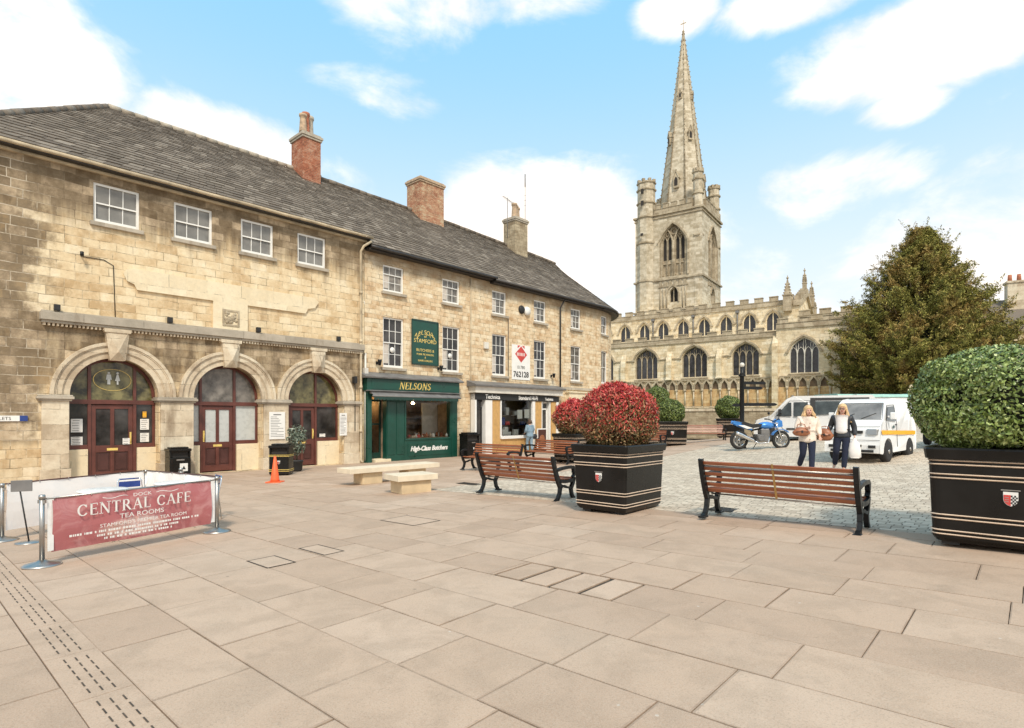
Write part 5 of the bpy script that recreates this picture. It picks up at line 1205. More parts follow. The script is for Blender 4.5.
def crest(m, x, y, z, s_):
    """shield: white chief, red left, chequered right; materials 1 white 2 red 3 black 4 gold"""
    m.mat = 4; m.box(x-.60*s_, x+.60*s_, y-.006, y, z+.60*s_, z+.68*s_)
    sh = [(-.46, .5), (.46, .5), (.46, -.12), (.38, -.38), (.2, -.56), (0, -.64), (-.2, -.56), (-.38, -.38), (-.46, -.12)]
    m.mat = 1; m.prism([(x+a*s_, z+b*s_) for a, b in sh], y-.006, y)
    m.mat = 2; m.prism([(x+a*s_, z+b*s_) for a, b in [(-.43, .26), (0, .26), (0, -.61), (-.19, -.53), (-.36, -.36), (-.43, -.11)]], y-.009, y-.005)
    m.mat = 3
    for r in range(6):
        for c_ in range(4):
            if (r+c_) % 2 == 0 and not (r > 3 and c_ > 2-(r-4)): m.box(x+(.01+c_*.105)*s_, x+(.01+c_*.105+.105)*s_, y-.009, y-.005, z+(.24-r*.135-.135)*s_, z+(.24-r*.135)*s_)
    m.mat = 4
    for q in ((-.22, .05), (-.22, -.12), (-.22, -.29)): m.box(x+(q[0]-.13)*s_, x+(q[0]+.1)*s_, y-.011, y-.008, z+(q[1]-.02)*s_, z+(q[1]+.03)*s_)
def planter(label, loc, rotz, wx, wy, h=1.06, tap=.04, group='black planters with gold bands', cr=.10, org=(0, 0), detail=True, scale=1):
    t = thing('planter', label, 'planter', loc, rotz, group, scale=scale)
    def ring_(z, grow=0, r=None):
        r = cr if r is None else r
        k = (z/h); hx = wx/2-tap*(1-k)+grow; hy = wy/2-tap*(1-k)+grow; P = []
        for sx, sy, a0 in ((1, 1, 0), (-1, 1, PI/2), (-1, -1, PI), (1, -1, 1.5*PI)):
            for i in range(5): a = a0+i*PI/8; P.append((sx*(hx-r)+r*math.cos(a), sy*(hy-r)+r*math.sin(a), z))
        return P
    m = MB(); R_ = [ring_(.04, -.03), ring_(.09), ring_(h-.13), ring_(h-.12, .03), ring_(h-.02, .04), ring_(h, .03), ring_(h, -.05), ring_(h-.12, -.06)]; n = 20
    for P in R_: m.v += P
    for j in range(len(R_)-1):
        for i in range(n): m.f.append([j*n+i, j*n+(i+1) % n, (j+1)*n+(i+1) % n, (j+1)*n+i]); m.mi.append(0); m.sm.append(False)
    m.f.append(list(range(n-1, -1, -1))); m.mi.append(0); m.sm.append(False)
    part('box', m, 'black', t)
    m = MB(); m.add(ring_(h-.11, -.06), [tuple(range(n))]); part('soil', m, 'soil', t)
    m = MB()
    for z in (h*.105, h*.15, h*.285, h*.33, h*.715, h*.76, h*.88, h*.925 ) if False else (h*.115, h*.155, h*.275, h*.315, h*.69, h*.73, h*.83, h*.87):
        a = ring_(z-.008, .004); b = ring_(z+.008, .004); c_ = ring_(z, .014); k = len(m.v); m.v += a+c_+b
        for j in range(2):
            for i in range(n): m.f.append([k+j*n+i, k+j*n+(i+1) % n, k+(j+1)*n+(i+1) % n, k+(j+1)*n+i]); m.mi.append(0); m.sm.append(False)
    part('gold_band', m, 'gold', t)
    if detail:
        m = MB(); yy = -(wy/2-tap*.45)-.006; crest(m, 0, yy, h*.53, .13); part('crest', m, ['black', 'paper', 'red', 'blackmat', 'steel'], t)
    m = MB()
    for sx in (-1, 1):
        for sy in (-1, 1): m.box(sx*(wx/2-.2)-.08, sx*(wx/2-.2)+.08, sy*(wy/2-.2)-.08, sy*(wy/2-.2)+.08, 0, .05)
    part('foot', m, 'blackmat', t)
    return t
PR_ = math.atan2(-S[0], S[1])      # local +x along N, local -y faces back down the square (-S)
def sloc(s_, n_): p = xy(s_, n_); return Vector((*p, gz(*p)))
# near planters: their camera-side faces stand on the same line
planter('square black planter under the round red bush in the middle', sloc(3.82, 16.54), PR_, 1.02, 1.26, h=1.11, cr=.045)
bush('round_bush', 'round clipped red topped bush in the middle planter', 'bush', sloc(3.84, 16.50)+Vector((.0, 0, 1.01)), (.68, .68, .62), .50, 26000, .043, 'leaf_red', 'corered', lo=.78, jit=.8, spray=2600, rotz=PR_)
planter('wide black planter cut off by the right edge of the photo', sloc(3.27+.62, 21.58), PR_, 1.42, 1.24, h=1.08)
bush('clipped_bush', 'large clipped glossy green bush at the right edge', 'bush', sloc(3.89, 21.66)+Vector((0, 0, 1.0)), (1.00, .82, .60), .60, 52000, .045, 'leaf_laurel', 'core', squash=.72, lo=.84, jit=.6, rotz=PR_)
# further ones
def far(px, d, z=None): x = (px-512)/575*d; return Vector((x, d, gz(x, d) if z is None else z))
p = far(573, 21.5); planter('black planter partly hidden behind the middle planter on its left', p, PR_, 1.05, 1.2, detail=False)
bush('round_bush', 'smaller looking red bush behind the left side of the middle red bush', 'bush', p+Vector((.06, 0, 1.0)), (.78, .78, .72), .62, 8000, .075, 'leaf_red', 'corered', jit=.8, spray=900)
p = far(672, 28.0); planter('round cornered black planter beyond the middle red bush, left of the iron bench ends', p, PR_+.5, 1.25, 1.25, detail=True, scale=1.1)
bush('round_bush', 'round dark green clipped ball to the right of the red bush', 'bush', p+Vector((-.1, 0, 1.1)), (.72, .72, .66), .50, 7000, .075, 'leaf_box', 'core', lo=.88)
p = far(657, 33.0); planter('black planter hidden behind the nearer green ball', p, PR_+.5, 1.2, 1.2, detail=False)
bush('round_bush', 'small round green ball behind the nearer green ball, just right of the red bush', 'bush', p+Vector((0, 0, 1.9)), (.72, .72, .68), .70, 5000, .085, 'leaf_box', 'core', lo=.88)
p = far(729, 31.5); planter('black planter under the green ball beside the fingerpost', p, PR_+.4, 1.3, 1.3, detail=False)
bush('round_bush', 'round green clipped ball just left of the fingerpost', 'bush', p+Vector((0, 0, 1.0)), (.72, .72, .68), .62, 5500, .085, 'leaf_box', 'core', lo=.88)
# the yew
YD = 46.0; yb = Vector(((922-512)/575*YD, YD, 2.0)); H_ = 14.9
t = thing('yew_tree', 'big conical old yew with bronze green foliage in front of the church', 'tree', yb)
tr = MB(); tr.tube([(0, 0, -.2), (.1, 0, 1.2), (-.1, .1, 4), (0, 0, 8), (.1, 0, 12), (0, 0, H_-.6)], [.55, .42, .36, .26, .13, .03], 9)
for q in (-2.6, -1.4, 1.2, 2.4, 3.4): tr.tube([(q*.2, 0, 0), (q, -.5, 1.3), (q*1.5, -1.0, 3.0)], [.25, .18, .12], 7)
PP = []; NN = []; bm_ = MB()
def rad_at(h): 
    k = h/H_
    return 6.5*min(1, (1-k)**1.0*1.36)*(1 if k > .16 else .72+k*1.75)
for i in range(460):
    k = (i+.5)/460; h = 1.2+(H_-1.7)*(k**1.15); a = i*2.39996+random.uniform(-.3, .3); L = rad_at(h)*random.uniform(.84, 1.10)*(1.0+.05*math.sin(3*a+1)+.03*math.sin(5*a))
    rise = random.uniform(.10, .42)+.55*(h/H_)**2; pts = []
    for j in range(7):
        u = j/6; r = L*u; pts.append(Vector((r*math.cos(a+.15*u), r*math.sin(a+.15*u), h+L*rise*u**1.7-.06*L*math.sin(PI*u))))
    bm_.tube(pts, [.09*(1-.8*q/6)*(1.2-h/H_) for q in range(7)], 4, cap=False)
    nsp = int(10+L*7)
    for j in range(nsp):
        u = .25+.75*(j+random.random())/nsp; f = u*6; i0 = min(5, int(f)); b = pts[i0].lerp(pts[i0+1], f-i0); w = (1-u)*.45*L*.5+.22
        m_ = 30 if u < .85 else 20
        tw = Vector((math.cos(a+random.uniform(-1, 1)), math.sin(a+random.uniform(-1, 1)), random.uniform(.0, .9))).normalized()*random.uniform(.5, 1.0)*(w+.25)
        off = Vector((random.gauss(0, w*.45), random.gauss(0, w*.45), random.gauss(0, w*.30)))
        for q in range(m_):
            v = q/m_; p = b+off+tw*v; PP.append((p.x+random.gauss(0, .07), p.y+random.gauss(0, .07), p.z+random.gauss(0, .06)-.1*v*v)); NN.append((tw.x*.3+random.gauss(0, .4), tw.y*.3+random.gauss(0, .4), .7))
for i in range(80):                       # wispy leaders that break the outline
    k = .12+.86*random.random(); h = 1.2+(H_-1.7)*k; a = random.uniform(0, 2*PI); L = rad_at(h)*random.uniform(.86, 1.0); ln = random.uniform(.7, 1.7)
    b = Vector((L*math.cos(a), L*math.sin(a), h+.25*L)); d = Vector((math.cos(a)*.75, math.sin(a)*.75, .8)).normalized()
    bm_.tube([b-d*.6, b+d*ln*.9], [.03, .006], 4, cap=False)
    for q in range(60):
        v = q/60; p = b+d*ln*v+Vector((0, 0, .25*v*v)); w = .16*(1-v)+.03; PP.append((p.x+random.gauss(0, w), p.y+random.gauss(0, w), p.z+random.gauss(0, w))); NN.append((random.gauss(0, .5), random.gauss(0, .5), .5))
PP = np.array(PP); NN = np.array(NN)
print('yew leaves', len(PP))
leaves('crown', PP, NN, .165, 'leaf_yew', t, .45, .34, up=.9)
part('branches', bm_, 'bark', t); part('trunk', tr, 'bark', t)
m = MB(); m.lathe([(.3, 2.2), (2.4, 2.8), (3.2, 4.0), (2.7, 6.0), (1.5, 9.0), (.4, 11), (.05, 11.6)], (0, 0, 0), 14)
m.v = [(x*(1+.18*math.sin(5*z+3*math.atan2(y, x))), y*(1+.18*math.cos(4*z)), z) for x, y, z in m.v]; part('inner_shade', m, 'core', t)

# ================================================================ STREET FURNITURE
def bench(label, loc, rotz, W=2.0, group='slatted benches with black iron ends'):
    """sitter looks along +y, the back is on the -y side"""
    t = thing('park_bench', label, 'bench', loc, rotz, group)
    back = [(.0, .36), (-.035, .45), (-.07, .53), (-.105, .61), (-.14, .69), (-.17, .77), (-.195, .85)]
    for i in range(6):
        m = MB(); a = back[i]; b = back[i+1]; dy = b[0]-a[0]; dz = b[1]-a[1]; g = .19
        p0 = (a[0]+dy*g, a[1]+dz*g); p1 = (b[0]-dy*g, b[1]-dz*g); q = (dz*.30, -dy*.30)
        m.prism([p0, p1, (p1[0]+q[0], p1[1]+q[1]), (p0[0]+q[0], p0[1]+q[1])], -W/2+.03, W/2-.03, 'x'); part('back_slat', m, 'wood', t, .006)
    for i in range(5):
        m = MB(); y = .06+i*.085; m.box(-W/2+.03, W/2-.03, y, y+.07, .415-.006*i*(i < 4), .44-.006*i*(i < 4)); part('seat_slat', m, 'wood', t, .006)
    for s_ in (-1, 1):
        x = s_*(W/2-.02); m = MB(); w = .06
        def ribbon(P, th):
            Q = []; n = len(P)
            for i in range(n):
                d = Vector(P[min(i+1, n-1)])-Vector(P[max(0, i-1)]); d.normalize(); nn = Vector((-d.y, d.x))*th[i]/2; Q.append((Vector(P[i])-nn, Vector(P[i])+nn))
            for i in range(n-1):
                a, b = Q[i]; c, d = Q[i+1]; m.prism([tuple(a), tuple(b), tuple(d), tuple(c)], x-w/2, x+w/2, 'x')
        ribbon([(-.205, .87), (-.19, .80), (-.15, .66), (-.09, .50), (-.03, .38), (.02, .27), (.0, .16), (-.06, .05), (-.13, .015)], [.05, .055, .06, .065, .08, .06, .05, .05, .045])
        ribbon([(.46, .44), (.43, .34), (.36, .22), (.39, .10), (.46, .015)], [.05, .06, .055, .05, .045])
        ribbon([(-.02, .40), (.15, .375), (.30, .375), (.47, .41)], [.06, .05, .05, .05])
        ribbon([(-.12, .60), (.05, .63), (.25, .645), (.42, .64), (.49, .60), (.48, .545), (.43, .545)], [.04, .045, .045, .05, .045, .035, .03])
        ribbon([(.42, .44), (.47, .50), (.44, .60)], [.035, .03, .035]); ribbon([(.02, .27), (.12, .30), (.22, .26), (.36, .24)], [.03, .03, .03, .03])
        m.box(x-.05, x+.05, -.19, -.05, 0, .03); m.box(x-.05, x+.05, .40, .53, 0, .03)
        part('iron_end', m, 'iron', t, .006)
    m = MB(); a = back[0]; b = back[6]; m.prism([(a[0]-.012, a[1]), (b[0]-.012, b[1]), (b[0]-.004, b[1]), (a[0]-.004, a[1])], -.014, .014, 'x'); part('centre_strap', m, 'strap', t)
    m = MB(); m.tube([(-W/2, -.18, .775), (W/2, -.18, .775)], .010, 6); m.tube([(-W/2+.05, .1, .34), (W/2-.05, .1, .34)], .012, 6); part('tie_rod', m, 'steel', t)
    return t
bD = bench('near slatted bench seen from behind, between the middle and right planters', sloc(3.70, 19.13), PR_, 2.04)
def bpos(pl, pr):
    a = at(*pl); b = at(*pr); c = (a+b)/2; return c, math.atan2((b-a).y, (b-a).x), (b-a).length
c, r_, L_ = bpos((487, 494), (565, 503)); B2 = bench('left slatted bench seen from behind, standing just left of the middle planter', sloc(4.12, 14.0), PR_, 2.1)
c = sloc(7.05, 10.75); dup(bD, sloc(8.6, 8.95), PR_+PI+.02, 'slatted bench facing the camera directly behind the left bench')
dup(bD, sloc(11.9, 8.75), PR_+PI-.05, 'slatted bench facing the camera, half hidden by the middle planter on its left')
dup(bD, far(703, 29.0), -.12+PI, 'small looking slatted bench beyond the setts, left of the blue motorcycle', 1.0)
dup(bD, far(646, 27.5), PR_+PI, 'slatted bench mostly hidden behind the middle red bush', 1.0)
def stonebench(label, loc, rotz, L, Wd, h=.40):
    t = thing('stone_bench', label, 'bench', loc, rotz, 'pale stone slab benches')
    m = MB(); m.box(-L/2, L/2, -Wd/2, Wd/2, h-.13, h); part('slab', m, 'sandtop', t, .008)
    if L > 1.6:
        for s_ in (-1, 1): m = MB(); m.box(s_*L*.25-.3, s_*L*.25+.3, -Wd/2+.1, Wd/2-.1, 0, h-.14); part('block', m, 'sandstone', t, .008)
    else: m = MB(); m.box(-L/2+.13, L/2-.13, -Wd/2+.08, Wd/2-.08, 0, h-.14); part('block', m, 'sandstone', t, .008)
    return t
c = at(411, 492); stonebench('short pale stone slab bench on one block, nearer the camera', c, math.radians(38), 1.0, .72, .42)
c = at(391, 481); stonebench('long pale stone slab bench behind the short one', c, math.radians(46), 2.9, .66, .44)
# litter bins
def bin_(label, loc, rotz, w=.58, d=.5, h=1.02, gold=False, wide=False):
    t = thing('litter_bin', label, 'litter bin', loc, rotz)
    m = MB(); m.box(-w/2, w/2, -d/2, d/2, .04, h*.66); m.box(-w/2, -w/2+.05, -d/2, d/2, h*.66, h*.86); m.box(w/2-.05, w/2, -d/2, d/2, h*.66, h*.86); m.box(-w/2+.05, w/2-.05, d/2-.06, d/2, h*.66, h*.86); m.box(-w/2+.03, w/2-.03, -d/2+.03, d/2-.03, 0, .05)
    part('body', m, 'black', t, .02); m = MB(); m.box(-w/2-.02, w/2+.02, -d/2-.02, d/2+.02, h*.86, h*.95); m.box(-w/2+.05, w/2-.05, -d/2+.05, d/2-.05, h*.95, h); part('lid', m, 'black', t, .02)
    m = MB(); m.box(-w/2+.05, w/2-.05, -d/2+.1, d/2-.07, h*.66, h*.86); part('opening', m, 'shade', t)
    if gold:
        m = MB()
        for z in (.14, .19, .60*h, .64*h, .88*h): m.box(-w/2-.012, w/2+.012, -d/2-.012, d/2+.012, z, z+.014)
        part('gold_band', m, 'goldleaf', t); m = MB(); crest(m, 0, -d/2-.001, h*.42, .10); part('crest', m, ['black', 'paper', 'red', 'blackmat', 'steel'], t)
    else: m = MB(); m.box(-.02, .22, -d/2-.006, -d/2+.0, .20, .46); m.mat = 1; m.prism([(.04, .26), (.10, .38), (.16, .26)], -d/2-.008, -d/2-.006); part('sticker', m, ['paper', 'blackmat'], t); m = MB(); m.box(-.12, .12, -d/2-.004, -d/2, h*.56, h*.60); part('plate', m, 'steel', t)
    return t
bin_('black litter bin with a white sticker between the first two arches', sloc(2.05, .55)+Vector((0, 0, 0)), FR, .64, .5, 1.0)
bin_('black litter bin with gold bands and a shield by the orange cone', at(279, 475.5)+Vector((0, .2, 0)), FR-.75, .62, .56, 1.04, True)
bin_('black litter bin right of the green shopfront', sloc(15.2, .8), FR, .82, .6, 1.2)
t = thing('traffic_cone', 'orange traffic cone in front of the gold banded bin', 'traffic cone', at(275, 482.5))
m = MB(); m.lathe([(.13, .03), (.115, .10), (.03, .74), (.02, .75)], n=20); part('cone', m, 'orange', t); m = MB(); m.box(-.2, .2, -.2, .2, 0, .035); part('base', m, 'orange', t, .012)
t = thing('potted_shrub', 'grey green leafy shrub in a black pot beside the third arch door', 'potted plant', at(294, 472)+Vector((0, .25, 0)))
m = MB(); m.lathe([(.15, 0), (.19, .06), (.21, .34), (.23, .36), (.23, .40), (.17, .40)], n=18); part('pot', m, 'blackmat', t)
m = MB(); 
for i in range(9): a = i*.9; m.tube([(0, 0, .35), (.06*math.cos(a), .06*math.sin(a), .8), (.26*math.cos(a)*(.5+.5*(i % 3)/2), .26*math.sin(a), 1.3+.04*i)], [.02, .013, .005], 5)
part('stem', m, 'bark', t); P, v = sph(750, (0, 0, 1.12), (.36, .36, .58), .35); leaves('leaves', P, v, .12, 'leaf_pot', t, .8, .42)
# fingerpost
pp = far(742, 23.2); t = thing('fingerpost', 'black fingerpost with two pairs of arms in front of the church', 'signpost', pp)
hz = 1.65+(416-365)/575*23.2-pp.z
m = MB(); m.lathe([(.16, 0), (.16, .5), (.11, .55), (.09, .6), (.085, hz-.4), (.12, hz-.38), (.06, hz-.3), (.05, hz)], n=14); part('post', m, 'iron', t)
m = MB(); m.ball((0, 0, hz), .10, 10, 8); m.mat = 1; m.lathe([(.14, hz-.46), (.14, hz-.40)], n=12); part('finial', m, ['offwhite', 'iron'], t)
for z, a, L, q in ((hz-.78, .15, .95, ''), (hz-.98, .3, .9, ''), (hz-1.65, .05, 1.35, ''), (hz-1.68, PI-.3, .3, '')):
    m = MB(); m.box(.08, L, -.015, .015, z, z+.12); m.prism([(L, z-.0), (L+.12, z+.06), (L, z+.12)], -.014, .014); m.xf(Matrix.Rotation(a, 4, 'Z')); part('arm', m, 'iron', t)
# cafe barriers
def stanchion(label, loc, h=.95, lean=0):
    t = thing('stanchion', label, 'barrier post', loc, 0, 'steel barrier posts round the cafe area')
    m = MB(); m.lathe([(.19, 0), (.195, .012), (.17, .03), (.06, .055), (.04, .07)], n=28); part('base', m, 'steel', t)
    m = MB(); m.tube([(0, 0, .05), (lean, 0, h-.02)], .027, 14); m.lathe([(.034, h-.05), (.036, h-.02), (.030, h), (.001, h+.004)], (lean, 0, 0), 14); m.box(lean-.045, lean+.045, -.012, .012, h-.10, h-.06); part('pole', m, 'steel', t)
    return t
A = at(42, 566); B = at(217, 532); Bk = at(4, 540)
hA = .83; stanchion('steel barrier post at the left end of the crimson banner', A, .84)
stanchion('steel barrier post at the right end of the crimson banner', B, .84)
C_ = at(2, 541); D_ = at(146, 516); E_ = at(181, 513)
stanchion('steel barrier post cut off at the left edge of the photo', C_, .84); stanchion('steel barrier post behind the table, near the middle of the white barrier', D_, .84); stanchion('steel barrier post behind the right end of the crimson banner', E_, .84)
def banner(label, a, b, m_, top=.80, bot=.16, mg=.10, bar='maroon', name='cafe_banner'):
    d = b-a; L = math.hypot(d.x, d.y); r = math.atan2(d.y, d.x); sl = d.z/L
    t = thing(name, label, 'banner', a, r); mb = MB(); K = 24
    for i in range(K):
        x0 = mg+(L-2*mg)*i/K; x1 = mg+(L-2*mg)*(i+1)/K; zz = lambda x: sl*x
        wv = lambda x, u: .022*math.sin(x*4.3+u*3)*(1-u)+.010*math.sin(x*11+u*5)-.025*math.sin(PI*u)
        for j in range(5):
            u0, u1 = j/5, (j+1)/5; z0 = bot+(top-bot)*u0; z1 = bot+(top-bot)*u1
            mb.add([(x0, wv(x0, u0), z0+zz(x0)), (x1, wv(x1, u0), z0+zz(x1)), (x1, wv(x1, u1), z1+zz(x1)), (x0, wv(x0, u1), z1+zz(x0))], [(0, 1, 2, 3)], True)
    part('cloth', mb, m_, t)
    mb = MB(); mb.tube([(.02, 0, top+.01), (L-.02, 0, top+.01+sl*L)], .011, 8); part('top_bar', mb, 'steel' if bar == 'maroon' and m_ == 'banner' else bar, t)
    mb = MB()
    for i in range(6): x = mg+.02+(L-2*mg-.04)*i/5; mb.torus((x, 0, top+sl*x), .018, .004, 'x', 10, 5)
    part('rings', mb, 'steel', t)
    return t, L, sl
t, L, sl = banner('crimson mesh banner with white cafe lettering between two steel posts', A, B, 'banner', .78, .14)
# soft white side hems
mb = MB(); 
for x in (.055, L-.10): mb.box(x, x+.06, -.004, .006, .16+sl*x, .80+sl*x)
part('hem', mb, 'plastic', t)
mb = MB(); w = serif(MB(), 'CENTRAL CAFE', .145, 0, 0, 0, gap=.12); serif(mb, 'CENTRAL CAFE', .145, L*.48-w/2, .53+sl*L/2, -.058, gap=.12, depth=.002)
mb.v = [(x, y, z+sl*(x-L/2)) for x, y, z in mb.v]; part('lettering', mb, 'paper', t)
def btext(s_, q, x, z, **k):
    me = textmesh(s_, q, 'paper', 'lettering', .001, **k); me.transform(Matrix.Translation((x, -.058, z+sl*x)) @ Matrix.Rotation(-math.atan(sl), 4, 'Y') @ UPR); link('lettering', me, t)
btext('DOCK', .062, L*.5, .700, sx=1.3); btext('TEA ROOMS', .085, L*.5, .435, sx=1.2); btext("STAMFORD'S PREMIER TEA ROOM", .062, L*.52, .352, sx=1.18)
mb = MB()
for zc, wd in ((.295, .80), (.245, .50), (.20, .42)):
    x = L*.48-wd
    while x < L*.48+wd: q = random.uniform(.01, .03); mb.box(x, x+q, -.060, -.059, zc+sl*x, zc+.026+sl*x); x += q+random.choice([.008, .008, .008, .03])
for s_ in (-1, 1): mb.tube([(L*.5+s_*.18+s_*.05*i, -.059, .72+sl*(L*.5+s_*.18+s_*.05*i)+.012*math.sin(i*1.2)) for i in range(7)], .004, 4)
part('flourish', mb, 'paper', t)
banner('long white barrier sheet with dark red top bar at the back of the cafe area', C_+Vector((0, 0, 0)), D_, 'sheet', .82, .14, .05, 'maroond', 'barrier_sheet')
banner('short white barrier sheet joining the back to the right post', D_, B+Vector((0.02, .05, 0)), 'sheet', .82, .16, .06, 'maroond', 'barrier_sheet')
def cafetable(label, loc, r_, col):
    t = thing('cafe_table', label, 'table', loc, r_, 'folding cafe tables behind the banner')
    m = MB(); m.lathe([(.30, .70), (.31, .71), (.31, .725), (.30, .73)], n=28); part('tabletop', m, 'plastic', t)
    for i in range(4): a = PI/4+i*PI/2; m = MB(); m.tube([(.20*math.cos(a+PI*.8), .2*math.sin(a+PI*.8), .70), (.33*math.cos(a), .33*math.sin(a), .0)], .013, 7); part('leg', m, 'chrome', t)
    m = MB(); m.tube([(-.2, 0, .4), (.2, 0, .4)], .01, 6); part('stretcher', m, 'steel', t)
    return t
def cafechair(label, loc, r_):
    t = thing('cafe_chair', label, 'chair', loc, r_, 'metal cafe chairs behind the banner')
    m = MB(); m.box(-.2, .2, -.2, .2, .44, .46); part('seat', m, 'steel', t, .008)
    for s_ in (-1, 1):
        m = MB(); m.tube([(s_*.19, .24, 0), (s_*.19, .19, .45), (s_*.18, .24, .70), (s_*.14, .25, .75)], .012, 7); part('leg', m, 'chrome', t)
        m = MB(); m.tube([(s_*.2, -.24, 0), (s_*.19, -.18, .45)], .012, 7); part('leg', m, 'chrome', t)
    m = MB(); m.tube([(-.14, .25, .74), (.14, .25, .74)], .012, 7); m.box(-.16, .16, .235, .245, .60, .70); part('backrest', m, 'signblue', t)
    return t
mid = lambda u, v: A.lerp(B, u)+(D_-A)*v
cafetable('round folding cafe table behind the left part of the crimson banner', at(103, 540), .2, 0)
cafetable('round folding cafe table behind the right part of the crimson banner', at(176, 528), .7, 0)
cafechair('metal cafe chair with dark blue back left of the right table', at(135, 524), .9); cafechair('metal cafe chair with dark blue back right of the right table', at(203, 520), -.8)
t = thing('menu_stand', 'grey square notice on a thin stand near the left edge', 'sign stand', at(29, 543), .5)
m = MB(); m.lathe([(.16, 0), (.16, .012), (.03, .03)], n=24); part('base', m, 'steel', t); m = MB(); m.tube([(0, 0, .02), (-.10, 0, .76)], .010, 8); part('pole', m, 'blackmat', t); m = MB(); m.box(-.20, .04, -.02, .0, .74, .90); part('board', m, 'lead', t, .006)
# ================================================================ VEHICLES
def wheel(t, x, y, r, w, side, rimc='steel', name='wheel'):
    m = MB(); m.lathe([(r*.66, -w/2), (r*.92, -w/2), (r, -w/2+.03), (r, w/2-.03), (r*.92, w/2), (r*.66, w/2)], (x, y, r), 28, 'y'); wh = part(name, m, 'tyre', t)
    m = MB(); yo = side*(w/2-.02); m.lathe([(.001, 0), (r*.66, 0), (r*.66, .02), (.001, .02)], (x, y+yo-.01, r), 24, 'y'); m.lathe([(.001, -.01), (r*.2, -.01), (r*.2, .03), (.001, .03)], (x, y+yo, r), 12, 'y')
    part('rim', m, rimc, wh)
def vehicle_body(profile, hw, tumble, zt0, zt1, lift=0):
    """side profile in xz, half width hw, narrowing by tumble above zt0"""
    f = lambda z: hw-tumble*max(0, min(1, (z-zt0)/(zt1-zt0)))
    n = len(profile); m = MB(); vs = [(x, -f(z), z) for x, z in profile]+[(x, f(z), z) for x, z in profile]
    m.add(vs, [tuple(range(n)), tuple(range(2*n-1, n-1, -1))]+[(i, (i+1) % n, n+(i+1) % n, n+i) for i in range(n)], False); return m, f
def arch(x, r, z0, n=9): return [(x+r*math.cos(PI*i/n), z0+r*math.sin(PI*i/n)) for i in range(n+1)]
def side_panel(m, pts, f, s_, off=.012):
    m.add([(x, s_*(f(z)+off), z) for x, z in pts], [tuple(range(len(pts)))], False)
# small white van facing the camera's left
kp = Vector((10.07, 15.7, 0)); bk = Vector((.754, .657, 0)); lf = Vector((-.657, .754, 0))
c0 = kp+lf*.74+bk*1.72; c0.z = gz(10.2, 15.6)+.0
t = thing('small_white_van', 'small white van with an amber side stripe behind the woman in the black jacket', 'van', c0, math.atan2(-bk.y, -bk.x))
prof = [(1.66, .28), (1.68, .50), (1.66, .62), (1.60, .92), (1.50, 1.08), (1.26, 1.18), (.82, 1.70), (.62, 1.79), (.2, 1.83), (-1.55, 1.80), (-1.66, 1.66), (-1.70, .9), (-1.70, .30), (-1.35, .28)]+arch(-1.02, .37, .30)[::-1]+[(.55, .28)]+arch(.98, .40, .30)[::-1]+[(1.44, .26)]
m, f = vehicle_body(prof, .71, .12, .95, 1.8); BD = part('body', m, 'carwhite', t, .045, 3)
m = MB(); e = .010; a = Vector((1.22, 1.22)); b = Vector((.86, 1.655))
nn = Vector((.76, .64))*e
m.add([(a.x+nn.x, -.60, a.y+nn.y), (a.x+nn.x, .60, a.y+nn.y), (b.x+nn.x, .53, b.y+nn.y), (b.x+nn.x, -.53, b.y+nn.y)], [(0, 1, 2, 3)], False); part('windscreen', m, 'glass_screen', t)
m = MB(); q = [(a.x+nn.x*1.2, -.63, a.y+nn.y-.02), (a.x+nn.x*1.2, .63, a.y+nn.y-.02), (b.x+nn.x, .555, b.y+nn.y+.02), (b.x+nn.x, -.555, b.y+nn.y+.02)]; m.tube(q, .012, 5, closed=True)
m.tube([(1.24, .1, 1.235), (1.10, .45, 1.40)], .008, 4); m.tube([(1.24, -.45, 1.235), (1.12, -.1, 1.38)], .008, 4); part('windscreen_seal', m, 'blackmat', t)
for s_ in (-1, 1):
    m = MB(); side_panel(m, [(1.02, 1.19), (.78, 1.58), (.22, 1.60), (.20, 1.17)], f, s_); part('side_window', m, 'glass_car', t)
    m = MB(); P = [(.16, .42), (.16, 1.14), (.17, 1.64), (.80, 1.62), (1.08, 1.17), (1.05, .80)]; m.tube([(x, s_*(f(z)+.004), z) for x, z in P], .007, 4); m.box(.24, .36, s_*.715-.01, s_*.715+.01, 1.04, 1.08); part('door_seam', m, 'blackmat', t)
    m = MB(); side_panel(m, [(1.50, .80), (1.56, .92), (-1.6, .86), (-1.6, .74)], f, s_, .006); part('side_stripe', m, 'yellow', t)
    m = MB(); m.box(.84, .94, min(s_*.74, s_*.88), max(s_*.74, s_*.88), 1.22, 1.42); m.box(.88, .92, s_*.66, s_*.74, 1.26, 1.32); part('door_mirror', m, 'carwhite', t, .03)
    m = MB(); m.add([(1.595, s_*.66, .80), (1.60, s_*.66, .95), (1.60, s_*.36, .95), (1.632, s_*.36, .80), (1.665, s_*.62, .80), (1.64, s_*.62, .95), (1.64, s_*.38, .93), (1.665, s_*.38, .80)], [(4, 5, 6, 7), (0, 1, 5, 4), (3, 2, 6, 7), (1, 2, 6, 5), (0, 3, 7, 4)], False); part('headlight', m, 'steel', t, .01)
    m = MB(); side_panel(m, [(.6, 1.0), (.5, 1.06), (.42, 1.0), (.5, .94)], f, s_, .008); part('door_badge', m, 'green', t)
    wheel(t, .98, s_*.645, .31, .18, s_); wheel(t, -1.02, s_*.645, .31, .18, s_)
m = MB(); m.box(1.655, 1.69, -.26, .26, .42, .53); part('number_plate', m, 'paper', t, .004)
